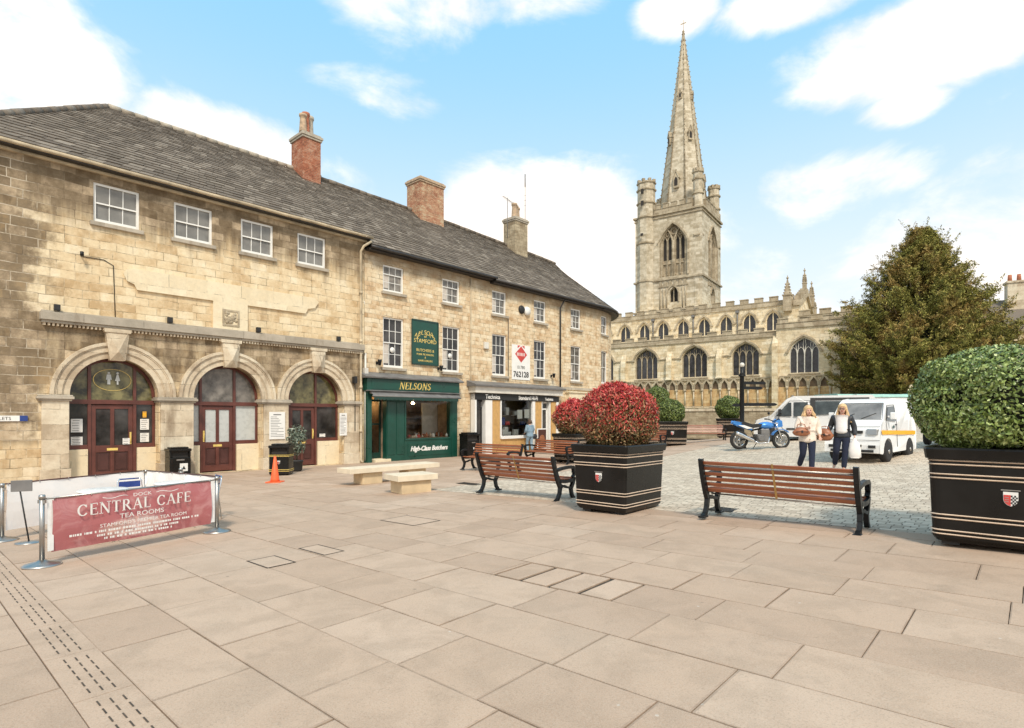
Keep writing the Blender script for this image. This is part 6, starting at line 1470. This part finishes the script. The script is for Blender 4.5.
m = MB(); [m.box(1.690, 1.694, -.22+i*.065+(.05 if i > 3 else 0), -.18+i*.065+(.05 if i > 3 else 0), .445, .505) for i in range(7)]; part('plate_characters', m, 'blackmat', t)
m = MB(); m.tube([(1.56, -.68, 1.02), (1.575, 0, 1.02), (1.56, .68, 1.02)], .006, 4); m.tube([(1.67, -.70, .64), (1.69, 0, .64), (1.67, .70, .64)], .007, 4); m.box(1.66, 1.695, -.60, -.42, .42, .50); m.box(1.66, 1.695, .42, .60, .42, .50); m.box(1.64, 1.668, -.28, .28, .82, .90); m.box(1.665, 1.685, -.55, .55, .30, .37); part('grille', m, 'blackmat', t, .005)
m = MB(); m.box(-1.45, .45, -.5, .5, .20, .42); part('underbody', m, 'blackmat', t)
# long white crew van behind
p = Vector((11.0, 25.6, 0)); p.z = gz(11.6, 25)
t = thing('white_crew_van', 'white crew cab van with dark side windows facing left, behind the woman in cream', 'van', (13.45, 25.7, p.z-.02), PI-.40, scale=.93)
prof = [(2.55, .34), (2.58, .60), (2.52, .86), (2.42, 1.02), (1.80, 1.24), (1.10, 2.04), (.85, 2.14), (-2.3, 2.16), (-2.42, 2.0), (-2.46, .5), (-2.4, .36), (-2.0, .34)]+arch(-1.55, .40, .34)[::-1]+[(1.2, .32)]+arch(1.72, .40, .34)[::-1]+[(2.2, .34)]
m, f = vehicle_body(prof, .97, .14, 1.15, 2.1); part('body', m, 'vangrey', t, .06, 3)
m = MB(); a = Vector((1.74, 1.31)); b = Vector((1.16, 1.97)); nn = Vector((.75, .66))*.012
m.add([(a.x+nn.x, -.84, a.y+nn.y), (a.x+nn.x, .84, a.y+nn.y), (b.x+nn.x, .76, b.y+nn.y), (b.x+nn.x, -.76, b.y+nn.y)], [(0, 1, 2, 3)], False); part('windscreen', m, 'glass_car', t)
for s_ in (-1, 1):
    m = MB(); side_panel(m, [(1.66, 1.24), (1.10, 1.88), (.98, 1.88), (.98, 1.24)], f, s_); part('side_window', m, 'glass_car', t)
    m = MB(); side_panel(m, [(.88, 1.22), (.88, 1.90), (.28, 1.90), (.28, 1.22)], f, s_); part('side_window', m, 'glass_car', t)
    m = MB(); side_panel(m, [(-.02, 1.30), (-.02, 1.94), (-1.7, 1.94), (-1.85, 1.36)], f, s_, .014); part('side_window', m, 'glass_car', t)
    m = MB(); side_panel(m, [(.18, 1.05), (.18, 2.06), (-.03, 2.06), (-.03, 1.05)], f, s_, .010); side_panel(m, [(.18, 1.97), (.18, 2.10), (-2.2, 2.10), (-2.2, 1.97)], f, s_, .009); side_panel(m, [(1.2, .60), (1.2, .68), (-1.05, .68), (-1.05, .60)], f, s_, .012); part('dark_trim', m, 'blackmat', t)
    m = MB(); m.tube([(x, s_*(f(z)+.004), z) for x, z in ((1.25, .50), (1.7, 1.18), (1.05, 1.96), (.2, 1.98), (.2, .42))], .008, 4); m.box(.30, .45, s_*.975-.012, s_*.975+.012, 1.05, 1.10); part('door_seam', m, 'blackmat', t)
    m = MB(); m.box(1.42, 1.55, s_*.98, s_*1.18, 1.26, 1.58); part('door_mirror', m, 'blackmat', t, .03)
    m = MB(); m.box(2.38, 2.54, s_*.60-.16, s_*.60+.30*s_*0+.16, .84, 1.04); part('headlight', m, 'steel', t, .03)
    wheel(t, 1.72, s_*.86, .34, .22, s_); wheel(t, -1.55, s_*.86, .34, .22, s_)
m = MB(); m.box(2.5, 2.6, -.8, .8, .36, .56); m.box(2.44, 2.55, -.4, .4, .74, .96); part('bumper', m, 'blackmat', t, .03)
m = MB(); m.box(-1.7, 1.3, -.7, .7, .22, .5); part('underbody', m, 'blackmat', t)
m = MB()
for x in (.9, -.4, -1.7): m.box(x-.03, x+.03, -.7, .7, 2.20, 2.24); m.box(x-.02, x+.02, -.7, -.66, 2.12, 2.22); m.box(x-.02, x+.02, .66, .7, 2.12, 2.22)
part('roof_bar', m, 'steel', t)
# covered trailer behind, teal cover, dark trailer
p = far(862, 29); t = thing('covered_trailer', 'pale trailer with a teal sheeted roof beyond the small white van', 'trailer', p+Vector((-.1, 0, -.42)), .05)
m = MB(); m.box(-1.9, 2.0, -1, 1, .5, 2.15); part('body', m, 'vangrey', t, .04); m = MB(); m.prism([(-1.05, 2.15), (1.05, 2.15), (.95, 2.30), (-.95, 2.30)], -1.8, 2.0, 'x'); part('cover', m, 'teal', t, .03)
wheel(t, -.4, -.95, .34, .2, -1); wheel(t, .9, -.95, .34, .2, -1)
p = Vector((14.6, 18.9, gz(14.6, 18.9))); t = thing('dark_trailer', 'low dark trailer behind the small white van, beside the right green bush', 'trailer', p, .72)
m = MB(); m.box(-1.2, 1.3, -.7, .7, .42, .95); m.box(-1.8, -1.2, -.05, .05, .42, .5); part('body', m, 'blackmat', t, .02); wheel(t, 0, -.78, .28, .16, -1); wheel(t, 0, .78, .28, .16, 1)
# ---------------------------------------------------------------- motorcycle (facing +x)
mp = far(760, 22.3); t = thing('motorcycle', 'blue and white motorcycle with chrome exhaust parked left of the white crew van', 'motorcycle', mp, .08, scale=1.17)
for x, r, nm in ((.72, .31, 'front'), (-.72, .31, 'rear')):
    m = MB(); m.torus((x, 0, r), r-.055, .058, 'y', 32, 8); wh = part('wheel', m, 'tyre', t)
    m = MB(); m.ring(x, r, r-.115, r-.08, -.035, .035, 0, 2*PI, 28)
    for k in range(5): a = k*2*PI/5; m.tube([(x, 0, r), (x+(r-.1)*math.cos(a), 0, r+(r-.1)*math.sin(a))], .016, 5)
    m.lathe([(.001, -.05), (.05, -.05), (.05, .05), (.001, .05)], (x, 0, r), 12, 'y'); part('rim', m, 'chrome', wh)
    m = MB(); m.ring(x, r, .09, .14, -.06, -.052, 0, 2*PI, 24); m.ring(x, r, .09, .14, .052, .06, 0, 2*PI, 24); part('brake_disc', m, 'steel', wh)
m = MB()
for s_ in (-1, 1): m.tube([(.72, s_*.09, .31), (.60, s_*.09, .62), (.50, s_*.09, .90)], [.026, .022, .02], 8)
m.box(.44, .56, -.12, .12, .84, .88); part('fork', m, 'chrome', t)
m = MB(); m.tube([(.48, 0, .82), (.30, 0, .62), (.22, 0, .38), (-.2, 0, .34), (-.3, 0, .62), (.42, 0, .78)], .03, 7); m.tube([(-.25, 0, .62), (-.75, 0, .78)], .025, 7)
for s_ in (-1, 1): m.tube([(-.22, s_*.08, .40), (-.72, s_*.09, .31)], .025, 7)
part('frame', m, 'blackmat', t)
m = MB(); m.box(-.16, .24, -.15, .15, .26, .50); m.box(-.02, .26, -.13, .13, .50, .66); m.lathe([(.001, -.20), (.10, -.20), (.12, -.16), (.12, .16), (.10, .20), (.001, .20)], (-.04, 0, .38), 16, 'y'); m.tube([(.28, .0, .62), (.3, 0, .3)], .05, 8)
part('engine', m, 'lead', t, .015)
m = MB(); m.ball((.20, 0, .79), 1, 18, 12, (.29, .15, .12)); part('tank', m, 'blue', t, .02)
m = MB(); m.prism([(-.05, .76), (-.02, .82), (-.30, .80), (-.62, .90), (-.66, .86), (-.30, .73)], -.12, .12); part('seat', m, 'blackmat', t, .03)
m = MB(); m.prism([(-.30, .74), (-.62, .85), (-.92, .92), (-.93, .87), (-.7, .76), (-.34, .66)], -.09, .09); part('tail_fairing', m, 'blue', t, .03)
m = MB(); m.prism([(-.30, .70), (-.60, .80), (-.80, .80), (-.5, .68)], -.125, .125); part('white_panel', m, 'white', t)
m = MB(); m.prism([(.52, .74), (.70, .78), (.68, .92), (.58, .98), (.50, .92)], -.10, .10); part('front_fairing', m, 'blue', t, .03)
m = MB(); m.ball((.70, 0, .85), .10, 12, 8, (.5, 1, 1)); part('headlight', m, 'white', t)
m = MB(); m.ring(.72, .31, .34, .36, -.07, .07, PI*.25, PI*.85, 10); part('mudguard', m, 'blue', t)
m = MB(); m.tube([(.44, -.34, 1.00), (.46, -.15, .96), (.48, 0, .93), (.46, .15, .96), (.44, .34, 1.0)], .016, 7)
for s_ in (-1, 1): m.tube([(.43, s_*.34, 1.0), (.41, s_*.46, 1.0)], .022, 7)
part('handlebar', m, 'blackmat', t)
for s_ in (-1, 1): m = MB(); m.tube([(.46, s_*.28, 1.0), (.50, s_*.34, 1.16)], .008, 5); m.ball((.50, s_*.37, 1.19), 1, 10, 8, (.03, .075, .045)); part('mirror', m, 'blackmat', t)
m = MB(); m.tube([(.26, -.12, .42), (.20, -.16, .22), (-.1, -.18, .2), (-.30, -.19, .28)], .028, 8); m.tube([(-.28, -.19, .27), (-.36, -.2, .31), (-.84, -.22, .52), (-.92, -.22, .555)], [.035, .06, .06, .05], 12); part('exhaust', m, 'chrome', t)
m = MB(); m.tube([(.0, .14, .28), (-.08, .30, .01)], .012, 6); part('side_stand', m, 'blackmat', t)

# ================================================================ PEOPLE
def skin(name, pts, edges, mat, parent, sub=2):
    names = list(pts); me = bpy.data.meshes.new(name); me.from_pydata([pts[k][0] for k in names], [(names.index(a), names.index(b)) for a, b in edges], [])
    o = bpy.data.objects.new(name, me); COL.objects.link(o)
    md = o.modifiers.new('skin', 'SKIN'); md.use_smooth_shade = True
    for i, k in enumerate(names):
        r = pts[k][1]; r = r if hasattr(r, '__len__') else (r, r); me.skin_vertices[0].data[i].radius = r; me.skin_vertices[0].data[i].use_root = (i == 0)
    sb = o.modifiers.new('sub', 'SUBSURF'); sb.levels = sub; sb.render_levels = sub
    dg = bpy.context.evaluated_depsgraph_get(); dg.update(); nm = bpy.data.meshes.new_from_object(o.evaluated_get(dg)); bpy.data.objects.remove(o)
    nm.materials.clear(); nm.materials.append(M[mat]); nm.polygons.foreach_set('use_smooth', [True]*len(nm.polygons)); nm.name = name
    return link(name, nm, parent)
def person(label, loc, rz, J, top, trous, shoe, hairlen, glasses=False, jacket=None, jl=.84, scale=1, topname='coat', wd=1.1, hair='blonde'):
    """J: joint positions; figure faces -y"""
    t = thing('person', label, 'person', loc, rz, scale=scale)
    V = {k: Vector((v[0]*(wd if k not in ('hd', 'nek') else 1), v[1], v[2])) for k, v in J.items()}
    P = {'pel': (V['pel'], (.125, .095)), 'wai': (V['wai'], (.105, .08)), 'che': (V['che'], (.135, .095)), 'shc': (V['shc'], (.10, .07)), 'nek': (V['nek'], .048), 'hd0': (V['hd']+Vector((0, -.01, -.085)), (.058, .064)), 'hd1': (V['hd']+Vector((0, -.008, -.03)), (.074, .088)), 'hd2': (V['hd']+Vector((0, .004, .04)), (.078, .094)), 'hd3': (V['hd']+Vector((0, .01, .10)), (.048, .058)), 'nos': (V['hd']+Vector((0, -.105, -.012)), (.010, .012))}
    E = [('pel', 'wai'), ('wai', 'che'), ('che', 'shc'), ('shc', 'nek'), ('nek', 'hd0'), ('hd0', 'hd1'), ('hd1', 'hd2'), ('hd2', 'hd3'), ('hd1', 'nos')]
    for s_ in 'lr':
        sg = 1 if s_ == 'l' else -1
        P[s_+'sh'] = (V[s_+'sh'], .05); P[s_+'el'] = (V[s_+'el'], .038); P[s_+'wr'] = (V[s_+'wr'], .024)
        d = (V[s_+'wr']-V[s_+'el']).normalized(); pm = V[s_+'wr']+d*.06; P[s_+'pm'] = (pm, (.034, .018)); sd = d.cross(Vector((0, 1, 0))).normalized() if abs(d.y) < .9 else Vector((1, 0, 0))
        E += [('shc', s_+'sh'), (s_+'sh', s_+'el'), (s_+'el', s_+'wr'), (s_+'wr', s_+'pm')]
        for k in range(4):
            b = pm+d*.035+sd*(k-1.5)*.018; e = b+(d+Vector((0, -.35, 0))).normalized()*(.062-.008*abs(k-1.4)); P[f'{s_}f{k}'] = (b, .009); P[f'{s_}g{k}'] = (e, .008); E += [(s_+'pm', f'{s_}f{k}'), (f'{s_}f{k}', f'{s_}g{k}')]
        P[s_+'t'] = (pm+sd*.035*sg+Vector((0, -.01, 0)), .010); P[s_+'u'] = (pm+sd*.05*sg+d*.035, .008); E += [(s_+'pm', s_+'t'), (s_+'t', s_+'u')]
        P[s_+'hp'] = (V[s_+'hp'], .085); P[s_+'kn'] = (V[s_+'kn'], .052); P[s_+'ca'] = (V[s_+'kn'].lerp(V[s_+'an'], .35)+Vector((0, .012, 0)), .05); P[s_+'an'] = (V[s_+'an'], .033); P[s_+'to'] = (V[s_+'to'], (.036, .022))
        E += [('pel', s_+'hp'), (s_+'hp', s_+'kn'), (s_+'kn', s_+'ca'), (s_+'ca', s_+'an'), (s_+'an', s_+'to')]
    skin('body', P, E, 'skin', t)
    # trousers
    T = {'pel': (V['pel'], (.155, .12)), 'wb': (V['pel']+Vector((0, 0, .10)), (.14, .105))}; TE = [('pel', 'wb')]
    for s_ in 'lr': T[s_+'h'] = (V[s_+'hp']+Vector((0, 0, -.04)), .118); T[s_+'m'] = (V[s_+'hp'].lerp(V[s_+'kn'], .5), .100); T[s_+'k'] = (V[s_+'kn'], .078); T[s_+'c'] = (V[s_+'kn'].lerp(V[s_+'an'], .4), .074); T[s_+'a'] = (V[s_+'an']+Vector((0, .005, -.02)), .066); TE += [('pel', s_+'h'), (s_+'h', s_+'m'), (s_+'m', s_+'k'), (s_+'k', s_+'c'), (s_+'c', s_+'a')]
    skin('trousers', T, TE, trous, t)
    def coat(name, mat, g, hem, sleeves=True, open_=False):
        C = {'che': (V['che'], (.185+g, .13+g)), 'wai': (V['wai'], (.172+g, .12+g)), 'hip': (V['pel']+Vector((0, 0, .0)), (.205+g, .15+g)), 'hem': (Vector((V['pel'].x, V['pel'].y, hem)), (.245+g, .17+g)), 'shc': (V['shc'], (.115+g, .085+g)), 'col': (V['nek']+Vector((0, 0, -.03)), .062+g*.5)}
        CE = [('che', 'wai'), ('wai', 'hip'), ('hip', 'hem'), ('che', 'shc'), ('shc', 'col')]
        if sleeves:
            for s_ in 'lr': C[s_+'s'] = (V[s_+'sh'], .080+g); C[s_+'e'] = (V[s_+'el'], .066+g); C[s_+'w'] = (V[s_+'wr'].lerp(V[s_+'el'], .1), .050+g); CE += [('shc', s_+'s'), (s_+'s', s_+'e'), (s_+'e', s_+'w')]
        return skin(name, C, CE, mat, t)
    if jacket:
        coat('jacket', jacket, .004, jl+.02)
        skin(topname, {'a': (V['che']+Vector((0, -.055, .02)), (.15, .125)), 'b': (V['wai']+Vector((0, -.065, 0)), (.145, .12)), 'c': (Vector((V['pel'].x, V['pel'].y-.065, jl+.12)), (.16, .135)), 'd': (V['shc']+Vector((0, -.035, -.01)), (.10, .08))}, [('a', 'b'), ('b', 'c'), ('a', 'd')], top, t)
    else:
        coat(topname, top, .012, jl); m = MB()
        for i in range(4): m.ball((V['che'].x+.01, V['che'].y-.155, jl+.12+i*.13), .012, 6, 5)
        part('buttons', m, 'claypot', t)
    for s_ in 'lr':
        a, b = V[s_+'an'], V[s_+'to']; skin('shoe', {'h': (a+Vector((0, .03, -.035)), (.040, .035)), 'm': (a.lerp(b, .5)+Vector((0, 0, -.015)), (.045, .035)), 't': (b, (.038, .026))}, [('h', 'm'), ('m', 't')], shoe, t, 2)
    H = V['hd']
    m = MB(); 
    for s_ in (-1, 1): m.ball((H.x+s_*.030, H.y-.083, H.z+.014), .011, 8, 6)
    m.mat = 1; m.ball((H.x, H.y-.088, H.z-.052), 1, 8, 6, (.024, .008, .008)); m.mat = 2
    for s_ in (-1, 1): m.ball((H.x+s_*.078, H.y+.005, H.z-.005), 1, 8, 6, (.012, .02, .03)); m.box(H.x+s_*.03-.016, H.x+s_*.03+.016, H.y-.096, H.y-.088, H.z+.032, H.z+.038)
    part('face', m, ['blackmat', 'lip', 'skin'], t)
    # hair: a cap plus many strands
    m = MB(); m.ball((H.x, H.y+.022, H.z+.035), 1, 20, 14, (.106, .112, .115)); m.v = [(x, y, z) if not (y < H.y-.045 and z < H.z+.055) else (x, H.y-.045, z) for x, y, z in m.v]
    n = 90
    for i in range(n):
        a = -PI*.12+(PI*1.24)*i/(n-1); rx = .088*math.cos(a); ry = .088*math.sin(a); L = hairlen*random.uniform(.75, 1.05)
        p0 = (H.x+rx*.8, H.y+.02+ry*.8, H.z+.10); p1 = (H.x+rx*1.10, H.y+.02+ry*1.1, H.z-.0); p2 = (H.x+rx*1.42+random.gauss(0, .016), H.y+.01+ry*1.05-.015*(abs(rx) > .06), H.z-L*.55); p3 = (H.x+rx*1.5+random.gauss(0, .03), H.y+ry*.95-.03*(abs(rx) > .06), H.z-L)
        m.tube([p0, p1, p2, p3], [.016, .018, .016, .006], 5)
    part('hair', m, hair, t)
    if glasses:
        m = MB()
        for s_ in (-1, 1): m.torus((H.x+s_*.034, H.y-.100, H.z+.012), .026, .004, 'y', 14, 5); m.tube([(H.x+s_*.06, H.y-.1, H.z+.014), (H.x+s_*.078, H.y, H.z+.01)], .003, 4)
        m.tube([(H.x-.01, H.y-.1, H.z+.014), (H.x+.01, H.y-.1, H.z+.014)], .003, 4); part('glasses', m, 'blackmat', t)
    return t
def facing(p): return math.atan2(-p.x, p.y)*-1*-1
def stand(lean=0, stride=.14, ll=1):
    return dict(pel=(0, 0, .90), wai=(0, -.005, 1.06), che=(0, -.01, 1.22), shc=(0, 0, 1.36), nek=(0, -.005, 1.43), hd=(0, -.02, 1.545),
        lsh=(.165, 0, 1.345), rsh=(-.165, 0, 1.345), lhp=(.085, 0, .86), rhp=(-.085, 0, .86),
        lkn=(.085, -.10*ll-.02, .48), lan=(.08, -stride*ll, .085), lto=(.085, -stride*ll-.13, .035), rkn=(-.085, .0, .47), ran=(-.08, stride*1.3, .12), rto=(-.085, stride*1.3-.11, .045))
# woman in cream coat
p = far(807.5, 14.35); fr_ = math.atan2(-p.x, p.y)*.75+.16
J = stand(); J['hd'] = (.012, -.03, 1.54); J['lkn'] = (.06, -.13, .49); J['lan'] = (.035, -.20, .085); J['lto'] = (.04, -.33, .035); J['rkn'] = (-.10, -.02, .47); J['ran'] = (-.115, .24, .17); J['rto'] = (-.12, .15, .06); J.update(lel=(.235, .03, 1.10), lwr=(.22, -.12, .92), rel=(-.235, -.01, 1.10), rwr=(-.10, -.22, 1.12))
W_ = person('blonde woman in a cream coat and dark jeans with a brown bag on her arm', p, fr_, J, 'creamcloth', 'denim', 'blackmat', .20, False, None, .72, 1.0)
def world(loc, rz, q, sc=1): return Vector(loc)+Matrix.Rotation(rz, 3, 'Z') @ (Vector(q)*sc)
def handbag(label, loc, rz, w, h, handle):
    t = thing('handbag', label, 'handbag', loc, rz)
    m = MB(); m.ball((0, 0, 0), 1, 16, 10, (w/2, .09, h/2)); m.v = [(x*(1+.15*(z < 0)), y, max(z, -h*.42)) for x, y, z in m.v]; part('body', m, 'tan', t, 0)
    m = MB(); m.tube([(-w*.3, 0, h*.36), (-w*.22, 0, h*.36+handle*.8), (0, 0, h*.36+handle), (w*.22, 0, h*.36+handle*.8), (w*.3, 0, h*.36)], .011, 6); part('handle', m, 'tan', t)
    m = MB(); m.box(-w*.42, w*.42, -.094, -.08, h*.02, h*.06); m.box(-.02, .02, -.10, -.085, -.02, .04); part('flap_trim', m, 'leather', t)
handbag('brown leather handbag on the forearm of the woman in cream', world(p, fr_, (-.20, -.20, 1.02)), fr_, .36, .24, .12)
p2 = far(842, 14.4); fr2 = math.atan2(-p2.x, p2.y)*.8-.20
J = stand(stride=.18); J['hd'] = (0.01, -.02, 1.55); J.update(lel=(.24, .05, 1.10), lwr=(.25, -.02, .86), rel=(-.24, .03, 1.09), rwr=(-.27, -.16, .98)); 
J['lkn'] = (.07, -.06, .48); J['lan'] = (.04, -.06, .085); J['lto'] = (.045, -.19, .035); J['rkn'] = (-.11, -.06, .49); J['ran'] = (-.17, .28, .16); J['rto'] = (-.19, .20, .06)
person('woman in glasses with long fair hair, black leather jacket and white top', p2, fr2, J, 'whitecloth', 'denim', 'offwhite', .34, True, 'leather', .80, 1.0, 'jumper')
handbag('round brown handbag in the crook of the arm of the woman in the black jacket', world(p2, fr2, (-.36, -.17, .90)), fr2, .34, .34, .10)
t = thing('carrier_bag', 'white plastic carrier bag hanging from the hand of the woman in the black jacket', 'carrier bag', world(p2, fr2, (.28, -.06, .42)), fr2)
m = MB(); Z = [(0, .09, .04), (.03, .13, .06), (.20, .135, .07), (.36, .11, .05), (.43, .05, .03), (.50, .02, .015)]; n = 14
for z, a, b in Z: m.v += [(a*math.cos(2*PI*i/n)*(1+.12*math.sin(5*i+z*30)), b*math.sin(2*PI*i/n)*(1+.15*math.cos(7*i)), z-.08) for i in range(n)]
for j in range(len(Z)-1):
    for i in range(n): m.f.append([j*n+i, j*n+(i+1) % n, (j+1)*n+(i+1) % n, (j+1)*n+i]); m.mi.append(0); m.sm.append(True)
m.f.append(list(range(n))); m.mi.append(0); m.sm.append(False); part('body', m, 'sheet', t)
m = MB(); m.tube([(-.03, 0, .38), (-.015, 0, .46), (.015, 0, .46), (.03, 0, .38)], .006, 5); part('handle', m, 'plastic', t)
p3 = Vector((*xy(19.9, .75), gz(*xy(19.9, .75)))); J = stand(stride=.06); J.update(lel=(.22, -.02, 1.10), lwr=(.18, -.16, 1.0), rel=(-.22, -.02, 1.10), rwr=(-.18, -.16, 1.0))
person('person in a pale denim jacket with a dark bag looking into the shop window', p3, FR+PI-.2, J, 'paledenim', 'paledenim', 'blackmat', .07, False, None, .72, 1.08, hair='brown')
m = MB(); m.ball((0, 0, 0), 1, 14, 9, (.18, .09, .15)); m.tube([(-.12, 0, .1), (0, .02, .45), (.12, 0, .1)], .012, 6)
solo('shoulder_bag', m, 'leather', 'small dark shoulder bag carried by the person at the shop window', 'bag', world(p3, FR+PI-.2, (-.30, .05, .86)), FR-.2)

# ================================================================ CAMERA, LIGHT, SKY
cam = bpy.data.cameras.new('camera'); co = bpy.data.objects.new('camera', cam); COL.objects.link(co); scene.camera = co
co.location = (0, 0, EYE); co.rotation_euler = (PI/2, 0, 0); cam.sensor_width = 36; cam.lens = F/1024*36; cam.shift_y = (HY-364)/1024; cam.clip_end = 5000; cam.clip_start = .1
sv = Vector((.12, -.72, .80)).normalized(); el = math.asin(sv.z); az = math.atan2(sv.x, sv.y)
sun = bpy.data.lights.new('sun', 'SUN'); sun.energy = 3.3; sun.angle = math.radians(9); sun.color = (1, .90, .76)
so = bpy.data.objects.new('sun', sun); COL.objects.link(so); so.rotation_euler = sv.to_track_quat('Z', 'Y').to_euler()
w = bpy.data.worlds.new('World'); scene.world = w; w.use_nodes = True; nt = w.node_tree; nt.nodes.clear()
out = nt.nodes.new('ShaderNodeOutputWorld'); bg = nt.nodes.new('ShaderNodeBackground'); nt.links.new(bg.outputs[0], out.inputs[0])
class WT(NT):
    def __init__(s): s.t = nt; s.co = nt.nodes.new('ShaderNodeTexCoord').outputs['Generated']
W = WT()
sky = nt.nodes.new('ShaderNodeTexSky'); sky.sky_type = 'NISHITA'; sky.sun_disc = False; sky.sun_elevation = el; sky.sun_rotation = az; sky.air_density = 1.0; sky.dust_density = .6; sky.ozone_density = 1.2
x, y, z = W.sep()[:3]
zz = W.math('MAXIMUM', z, 0.)
# thin summer haze: the clear sky pales towards the horizon
blue = W.mix(1.0, sky.outputs[0], (.118, .118, .118), 'MULTIPLY')
haze = W.mr(zz, .02, .62, .92, .04)
base = W.mix(haze, W.mix(.85, blue, (.34, .78, 1.12)), (1.06, 1.07, 1.07))
def blob(px, py, rx, ry, s_=1.0):
    d = Vector(((px-HX)/F, 1, (HY-py)/F)).normalized(); k = d.y
    nd = W.n('ShaderNodeVectorMath', operation='SUBTRACT'); W.put(nd.inputs[0], W.co); nd.inputs[1].default_value = d
    mp = W.mapping((F/rx/k, F/rx/k*.6, F/ry/k), (0, 0, 0), nd.outputs[0])
    ln = W.n('ShaderNodeVectorMath', operation='LENGTH'); W.put(ln.inputs[0], mp)
    return W.math('MULTIPLY', W.mr(ln.outputs['Value'], 0.35, 1.7, 1, 0), s_)
BL = [(20, 60, 78, 75, 1), (-60, 110, 130, 70, 1), (235, 150, 85, 38, 1), (330, 190, 60, 40, .7), (400, 20, 80, 40, .85), (380, 85, 80, 30, .62), (480, 0, 130, 22, .85), (680, 12, 50, 22, .85), (930, 42, 130, 48, 1), (800, -5, 90, 26, .9), (905, 108, 42, 20, .95), (830, 185, 90, 38, .85), (545, 230, 130, 80, 1), (1010, 235, 150, 90, .8), (760, 330, 400, 90, .6), (960, 110, 60, 14, .6), (700, 215, 90, 50, .55)]
cov = None
for b in BL: v = blob(*b); cov = v if cov is None else W.math('MAXIMUM', cov, v)
back = W.math('MULTIPLY', W.mr(y, .25, -.1), .72)  # unseen cloud cover behind the camera, added for its warm light
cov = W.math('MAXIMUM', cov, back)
cn = W.noise(4.2, 9, .60, W.mapping((1, 1, 1.9)), .35)
cf = W.mr(W.math('ADD', cov, W.math('MULTIPLY', W.math('SUBTRACT', cn, .5), 1.9)), .42, 1.02)
shade = W.mix(W.mr(W.noise(6, 6, .6, W.mapping((1, 1, 2.2))), .38, .62, .0, .75), (1.50, 1.34, 1.18), (1.08, 1.04, 1.01))  # clouds made overbright and warm to warm the ambient light
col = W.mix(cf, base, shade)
col = W.mix(W.mr(z, .0, -.03), col, (.55, .48, .40))
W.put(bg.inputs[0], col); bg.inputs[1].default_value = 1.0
scene.render.engine = 'CYCLES'
scene.view_settings.view_transform = 'Standard'; scene.view_settings.look = 'None'; scene.view_settings.exposure = 0; scene.view_settings.gamma = 1
scene.cycles.max_bounces = 6; scene.cycles.transparent_max_bounces = 8
